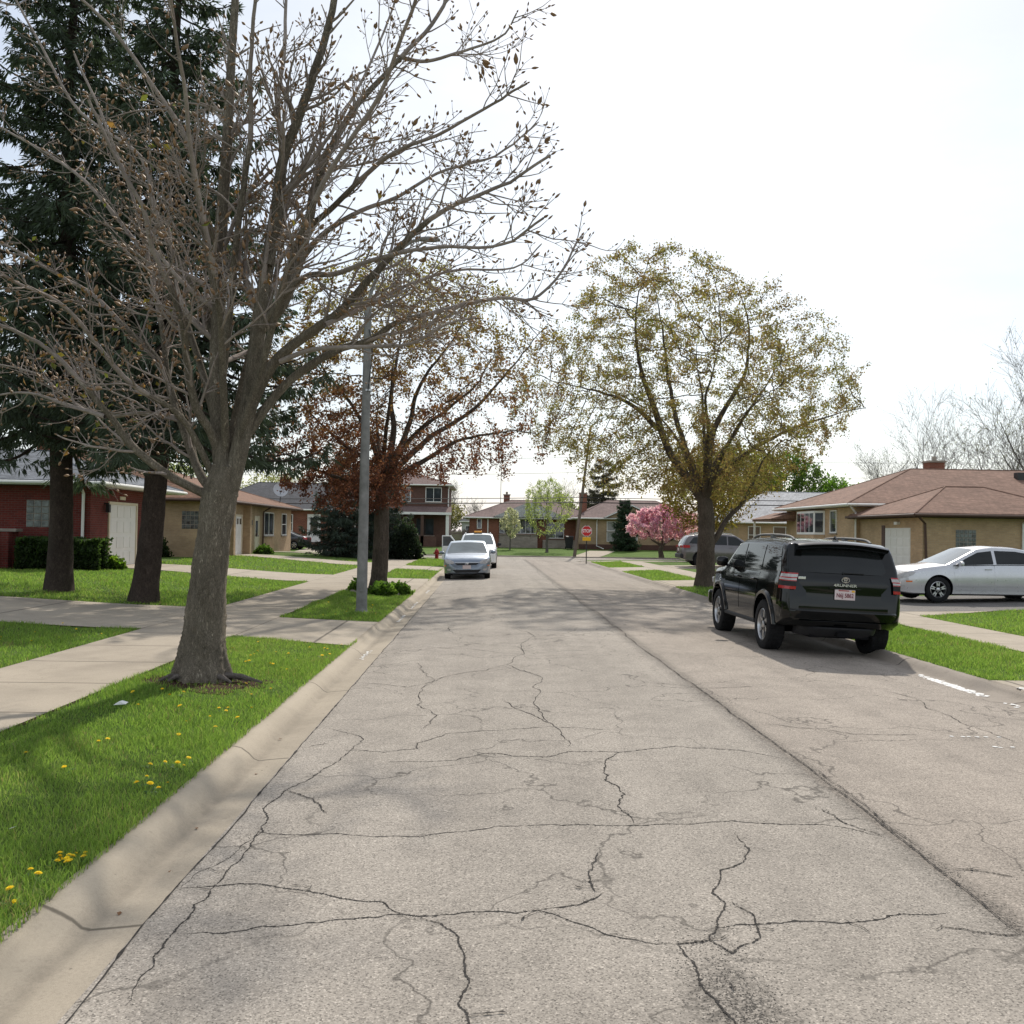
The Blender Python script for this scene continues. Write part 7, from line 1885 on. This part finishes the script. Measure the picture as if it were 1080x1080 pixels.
# pink flowering tree, white blossom tree, pale green tree
PK = [(.70, .36, .58), (.80, .50, .71), (.88, .66, .82)]
st = lambda *L: [([np.array(p, float) for p in pts], at) for pts, at in L]
make_tree('redbud_tree', 'pink flowering tree on the far lawn beside the grey brown SUV', (12.9, 69.6), 3, (0, 0, 1.35, 3.95, 2.65, 1.9), MAT['bark_maple'], MAT['blossom'], PK, 17000, .095, 91,
          starts=st(([(0, 0, 0), (-.05, 0, .3), (-.1, 0, .6), (0, 0, .9)], -1), ([(-.3, 0, 1.1), (-.7, .1, 1.35)], 3), ([(.3, 0, 1.15), (.8, -.1, 1.45)], 3), ([(.05, .1, 1.3), (.1, .2, 1.7)], 3)),
          trunk_r=.17, natt=700, step=.17, infl=1.2, kill=.3, tip=.006, spread=.16, top=.4, wob=.3, trop=(0, 0, .05), cat='flowering tree')
make_tree('blossom_tree', 'small tree with white blossom before the bay windows of the centre house', (2.0, 81.0), 3.5, (0, 0, 1.1, 3.7, .95, .95), MAT['bark_grey'], MAT['blossom'], [(.42, .40, .30), (.60, .58, .50), (.30, .34, .16)], 2600, .085, 92,
          trunk_r=.06, fork=1.0, natt=260, step=.18, infl=1.3, kill=.32, tip=.007, spread=.15, top=.4, cat='flowering tree')
make_tree('young_tree', 'fresh yellow green vase shaped tree on the far lawn left of the stop sign', (4.85, 76.5), 6, (0, 0, 1.3, 6.1, 2.4, 2.2), MAT['bark_grey'], MAT['leaf'], [(.22, .26, .09), (.27, .31, .12), (.32, .35, .17)], 5200, .075, 93,
          trunk_r=.11, fork=1.2, natt=620, step=.22, infl=1.7, kill=.4, tip=.008, spread=.2, top=.5, trop=(0, 0, .25), bare_leaf=0)
# bare and budding trees beyond the roofs
BG = [('bare_tree', 'hazy grey bare tree beyond the roofs left of the centre house', (-6.3, 140), (0, 0, 3, 8.6, 4.2, 4), 500, [(.22, .21, .15)], .3, 901, .03, 0),
      ('bare_tree', 'low hazy bare tree beyond the picket fence', (-2.0, 150), (0, 0, 2, 6.6, 4.5, 4), 500, [(.26, .24, .17)], .3, 902, .03, 0),
      ('bare_tree', 'thin bare tree just right of the antenna mast', (4.5, 150), (0, 0, 2, 7, 3, 3), 300, [(.24, .25, .18)], .3, 903, .03, 0),
      ('bare_tree', 'upright bare tree behind the utility pole', (8.6, 125), (0, 0, 3, 9.6, 2.8, 2.8), 400, [(.2, .19, .13)], .3, 904, .04, .3),
      ('bare_tree', 'bare twiggy tree behind the chimney of the tan house', (14.5, 128), (0, 0, 3, 8.2, 3.8, 3.6), 400, [(.25, .23, .16)], .3, 905, .04, .2),
      ('leafy_tree', 'yellow green tree over the grey roof, right of the maple trunk', (23.5, 88), (0, 0, 2.5, 9.8, 4.6, 4), 9000, [(.13, .14, .025), (.18, .19, .035), (.15, .11, .03)], .16, 906, .05, 1),
      ('leafy_tree', 'deep green tree rising behind the pale grey roof', (29.5, 92), (0, 0, 2.5, 9.6, 3.8, 3.6), 8000, [(.06, .11, .02), (.10, .15, .03)], .16, 907, .05, 1),
      ('leafy_tree', 'small bright green round tree above the left end of the brown roof', (33.2, 90), (0, 0, 2.2, 7.0, 2.6, 2.4), 6000, [(.10, .19, .03), (.14, .24, .04)], .15, 908, .05, 1),
      ('leafy_tree', 'bronze young maple behind the big maple trunk', (15.2, 64.8), (0, 0, 2.0, 7.6, 3.9, 3.2), 9500, [(.13, .075, .03), (.16, .12, .03), (.15, .15, .03)], .11, 909, .05, 1),
      ('bare_tree', 'grey budding tree beyond the bright green tree', (41, 98), (0, 0, 3, 11.4, 4.4, 4), 1500, [(.2, .2, .12)], .14, 910, .05, .4),
      ('bare_tree', 'tall bare tree behind the chimney of the brown roof', (37.5, 80), (0, 0, 3.5, 13.6, 4.4, 4), 700, [(.22, .21, .11)], .12, 911, .09, .3),
      ('bare_tree', 'spreading bare tree right of the chimney of the brown roof', (44.5, 82), (0, 0, 3.5, 13.2, 4.8, 4.4), 1300, [(.22, .21, .11)], .12, 912, .09, .4),
      ('bare_tree', 'large bare tree reaching in at the right edge of the photo', (38.8, 62.5), (-1.5, 0, 5.0, 15.5, 5.5, 4.6), 1600, [(.2, .2, .12)], .11, 913, .10, .5),
      ('leafy_tree', 'pale green haze of a tree over the tan ranch roof at left', (-30, 92), (0, 0, 3, 7.6, 4.0, 3.6), 3500, [(.22, .25, .12), (.26, .28, .15)], .16, 914, .05, 1),
      ('leafy_tree', 'pale green tree over the dark roof of the far left house', (-24, 108), (0, 0, 3, 7.9, 4.0, 3.6), 3000, [(.24, .25, .13), (.28, .27, .15)], .16, 915, .05, 1),
      ('leafy_tree', 'brown green far tree right of the two storey house', (-5.2, 118), (0, 0, 1.5, 5.0, 2.6, 2.4), 2600, [(.16, .14, .07), (.19, .18, .09)], .18, 916, .05, 1),
      ('leafy_tree', 'dull green far tree behind the young tree on the far lawn', (7.9, 108), (0, 0, 1.5, 5.8, 3.0, 2.6), 3000, [(.17, .19, .09), (.21, .23, .11)], .18, 917, .05, 1)]
for i, (nm, lab, bp, cr, ln, tn, ls, sd, tip, lf) in enumerate(BG):
    if nm == 'bare_tree':
        bare_tree(nm, lab, bp, cr[3] * .92, cr[2] * .7, min(1.25, .62 + .35 * cr[4] / (cr[3] - cr[2])), sd, .10 + .014 * cr[3], .010, int(ln * .9), [tuple(x * .85 for x in q) for q in tn], 'trees beyond the roofs')
        continue
    make_tree(nm, lab, bp, 10, cr, MAT['bark_grey'] if nm == 'bare_tree' else MAT['bark_maple'], MAT['leaf'], tn, ln * 3 if nm == 'bare_tree' else ln, ls, sd, trunk_r=.16 + .012 * cr[3], fork=cr[2] * .8, natt=900 if nm == 'leafy_tree' else 1500, step=.36, infl=3.0, kill=.5, jit=.07, tip=.009 if tip < .06 else .0085, split=.06, spread=.5, top=.5, group='trees beyond the roofs', trop=(0, 0, .16), hollow=.15)

# ------------------------------------------------------------------ grass
def in_poly(X, Y, poly):
    inside = np.zeros(len(X), bool); n = len(poly)
    for i in range(n):
        x1, y1 = poly[i]; x2, y2 = poly[(i + 1) % n]
        c = ((y1 > Y) != (y2 > Y)) & (X < (x2 - x1) * (Y - y1) / (y2 - y1 + 1e-12) + x1)
        inside ^= c
    return inside
def grass(regions, seed):
    r = np.random.default_rng(seed); Ps = []; Hs = []; Ws = []
    for x0, x1, y0, y1, dens, h, w in regions:
        n = int((x1 - x0) * (y1 - y0) * dens)
        X = r.uniform(x0, x1, n); Y = r.uniform(y0, y1, n)
        ok = np.ones(n, bool)
        for p in CONC: ok &= ~in_poly(X, Y, p)
        # uneven growth, thin at bare spots
        q = np.sin(X * 2.3 + 1) * np.sin(Y * 1.7) + np.sin(X * 5.1 + Y * 3.3) * .5 + np.sin(Y * 7 - X * 4) * .3
        ok &= ~((np.hypot((X + 3.1) / .62, (Y - 10.5) / .42) < 1) & (r.random(n) < .85)) & ~(np.hypot(X + 2.45, Y - 3.95) < .36)
        ok &= r.random(n) < .78 + .2 * q
        X, Y, q = X[ok], Y[ok], q[ok]
        edge = 1 + .35 * np.exp(-((X + 1.98) / .1) ** 2)
        Ps.append(np.stack([X, Y], 1)); Hs.append(h * r.uniform(.55, 1.3, len(X)) * (1 + .28 * q) * edge); Ws.append(np.full(len(X), w) * r.uniform(.7, 1.3, len(X)))
    P = np.concatenate(Ps); H = np.concatenate(Hs); W = np.concatenate(Ws); n = len(P)
    a = r.random(n) * 2 * np.pi; l = r.uniform(.15, .9, n) * H
    Z = gz(P[:, 0], P[:, 1]) - .004
    B = np.stack([P[:, 0], P[:, 1], Z], 1)
    ca, sa = np.cos(a), np.sin(a); b = r.random(n) * 2 * np.pi; sx, sy = np.cos(b) * W / 2, np.sin(b) * W / 2
    mid = B + np.stack([ca * l * .3, sa * l * .3, H * .6], 1); tip = B + np.stack([ca * l, sa * l, H * .95], 1)
    s3 = np.stack([sx, sy, 0 * sx], 1)
    co = np.stack([B - s3, B + s3, mid + s3 * .8, mid - s3 * .8, tip], 1).reshape(-1, 3)
    i = 5 * np.arange(n)
    pal = np.array([(.11, .19, .038), (.165, .26, .05), (.215, .30, .072), (.31, .32, .14)])
    pq = np.clip(r.normal(.38, .22, n) + .12 * np.sin(P[:, 0] * 1.1 + 2) * np.sin(P[:, 1] * .8), 0, .999) * 3; k = pq.astype(int); fr = (pq - k)[:, None]
    tn = (pal[k] * (1 - fr) + pal[np.minimum(k + 1, 3)] * fr) * r.uniform(.75, 1.25, (n, 1))
    dry = r.random(n) < .02 + .16 * np.clip(np.sin(P[:, 0] * 3.1 + P[:, 1] * 1.9) * np.sin(P[:, 1] * 2.7 - P[:, 0]) - .35, 0, 1); tn[dry] = (.24, .20, .10)
    me = np_mesh('grass', co, np.stack([i, i + 1, i + 2, i + 3], 1), np.stack([i + 3, i + 2, i + 4], 1), mats=[MAT['blade']], col=np.repeat(tn, 5, 0))
    return tag(link('grass', me), 'short green lawn grass along both verges', 'grass', kind='stuff')
grass([(-3.9, -2.0, 3.2, 8.0, 7000, .052, .0045), (-3.9, -2.0, 8.0, 14.9, 4200, .05, .006), (-9.5, -5.6, 8.8, 16.8, 1700, .055, .008), (-3.9, -2.0, 18.0, 27, 1500, .06, .010), (-3.9, -2.0, 33, 58, 320, .065, .018),
       (-15.5, -5.6, 19.2, 31.5, 560, .065, .013), (-13.2, -5.6, 34.5, 50, 150, .07, .022), (6.24, 8.06, 11.3, 21.2, 2900, .058, .008), (9.35, 17, 15, 23.2, 1000, .055, .010), (9.35, 18, 26, 40, 140, .06, .02), (6.24, 8.06, 26, 57, 420, .065, .016)], 77)

# ------------------------------------------------------------------ dandelions, litter, mower strips
def dandelion_mesh(seed, big=1.0):
    r = np.random.default_rng(seed); m = MB()
    h = .05 * big
    m.tube([(0, 0, 0), (.006, .002, h * .6), (.008, .004, h)], .0022, 5, 1)
    c = np.array([.008, .004, h])
    for ring, (nn, L, up) in enumerate(((16, .021, .003), (14, .016, .008), (9, .010, .012))):
        for k in range(nn):
            a = 2 * math.pi * (k + .5 * ring) / nn + r.normal(0, .06); d = np.array([math.cos(a), math.sin(a), 0]); s = np.array([-d[1], d[0], 0]) * .0034
            e = c + d * L * big + [0, 0, up]; b = c + d * .003 + [0, 0, .002 + .003 * ring]
            m.add([b - s * .6, b + s * .6, e + s, e - s], [(0, 1, 2, 3)])
    for k in range(5):
        a = r.random() * 6.3; d = np.array([math.cos(a), math.sin(a), 0]); s = np.array([-d[1], d[0], 0]) * .008
        m.add([(0, 0, .004), tuple(d * .04 + s + [0, 0, .02]), tuple(d * .08 + [0, 0, .014]), tuple(d * .04 - s + [0, 0, .02])], [(0, 1, 2, 3)], 2)
    return m
leafm = plain('dandelion leaf', (.05, .12, .02), .6, .3)
protos = [dandelion_mesh(s, b).mesh('dandelion', [MAT['dandelion'], leafm, leafm]) for s, b in ((1, 1.0), (2, 1.15), (3, .9))]
spots = [(-2.16, 4.96), (-2.14, 5.0), (-2.18, 4.98), (-2.1, 4.95), (-2.12, 4.99), (-2.17, 4.93), (-2.13, 4.97), (-2.1, 4.9), (-2.12, 5.04), (-2.19, 5.02), (-2.05, 4.99), (-2.08, 5.08), (-2.24, 4.8), (-2.16, 4.72), (-2.13, 4.42), (-2.21, 4.38), (-2.19, 4.52), (-2.5, 4.75), (-2.55, 4.72),
         (-2.2, 6.35), (-2.12, 6.3), (-2.28, 6.4), (-2.1, 6.42), (-2.3, 6.6), (-2.15, 6.9), (-2.22, 6.95), (-2.32, 7.0), (-2.4, 6.9), (-2.18, 7.1), (-3.0, 7.5), (-2.95, 7.55), (-3.3, 7.0), (-2.9, 6.7), (-2.5, 7.9), (-2.3, 8.2), (-2.6, 8.4), (-2.4, 8.9), (-2.2, 8.6)]
r_ = np.random.default_rng(9)
for _ in range(34):
    spots.append((r_.uniform(-3.5, -2.1), r_.uniform(8.6, 14.2)))
for _ in range(14): spots.append((r_.uniform(-3.8, -2.1), r_.uniform(18.3, 22)))
for _ in range(14): spots.append((r_.uniform(-8, -5.9), r_.uniform(11, 16)))
for k, (x, y) in enumerate(spots):
    if abs(x + 3.15) < .45 and abs(y - 10.7) < .5: continue
    o = link('dandelion', protos[k % 3]); o.location = (x, y, g(x, y)); s_ = r_.uniform(.6, .95) * (1 if y < 8 else 1.1); o.scale = (s_, s_, s_); o.rotation_euler = (r_.normal(0, .2), r_.normal(0, .2), r_.random() * 6)
    tag(o, 'yellow dandelion flowering in the left verge grass', 'dandelion', 'dandelions in the grass')
o = MB(); o.add([(0, 0, 0), (.22, .03, .01), (.24, .10, .03), (.02, .07, .015), (.1, .02, .05), (.14, .08, .055)], [(0, 1, 4), (1, 2, 5, 4), (2, 3, 5), (3, 0, 4, 5)])
o = o.build('paper_litter', MAT['sign_white'], None, loc=(-3.45, 8.95, g(-3.45, 8.95) + .03)); o.scale = (.5, .5, .7); tag(o, 'scrap of white paper litter on the grass near the bare tree', 'litter')
o = MB(); o.add([(0, 0, .02), (.06, .01, .03), (.07, .05, .03), (.01, .05, .02)], [(0, 1, 2, 3)])
o = o.build('paper_litter', MAT['sign_white'], None, loc=(-2.62, 5.35, g(-2.6, 5.35) + .03)); o.scale = (.5, .5, 1); tag(o, 'tiny white scrap in the grass above the dandelion cluster', 'litter')
# a few dry leaves on gutter and street
lm = plain('dry leaf', (.17, .09, .045), .8, .2)
lme = MB(); lme.add([(0, -.02, 0), (.012, 0, .006), (0, .025, .004), (-.012, 0, .008)], [(0, 1, 2, 3)]); lme = lme.mesh('dry_leaf', [lm])
for x, y in ((-1.72, 4.6), (-1.66, 5.15), (-1.75, 5.9), (-1.6, 4.25), (-1.7, 7.2), (-1.78, 8.4)):
    o = link('dry_leaf', lme); o.location = (x, y, -.098); o.rotation_euler = (0, 0, r_.random() * 6); tag(o, 'tiny brown dry leaf lying in the left gutter', 'leaf', 'dry leaves in the gutter')
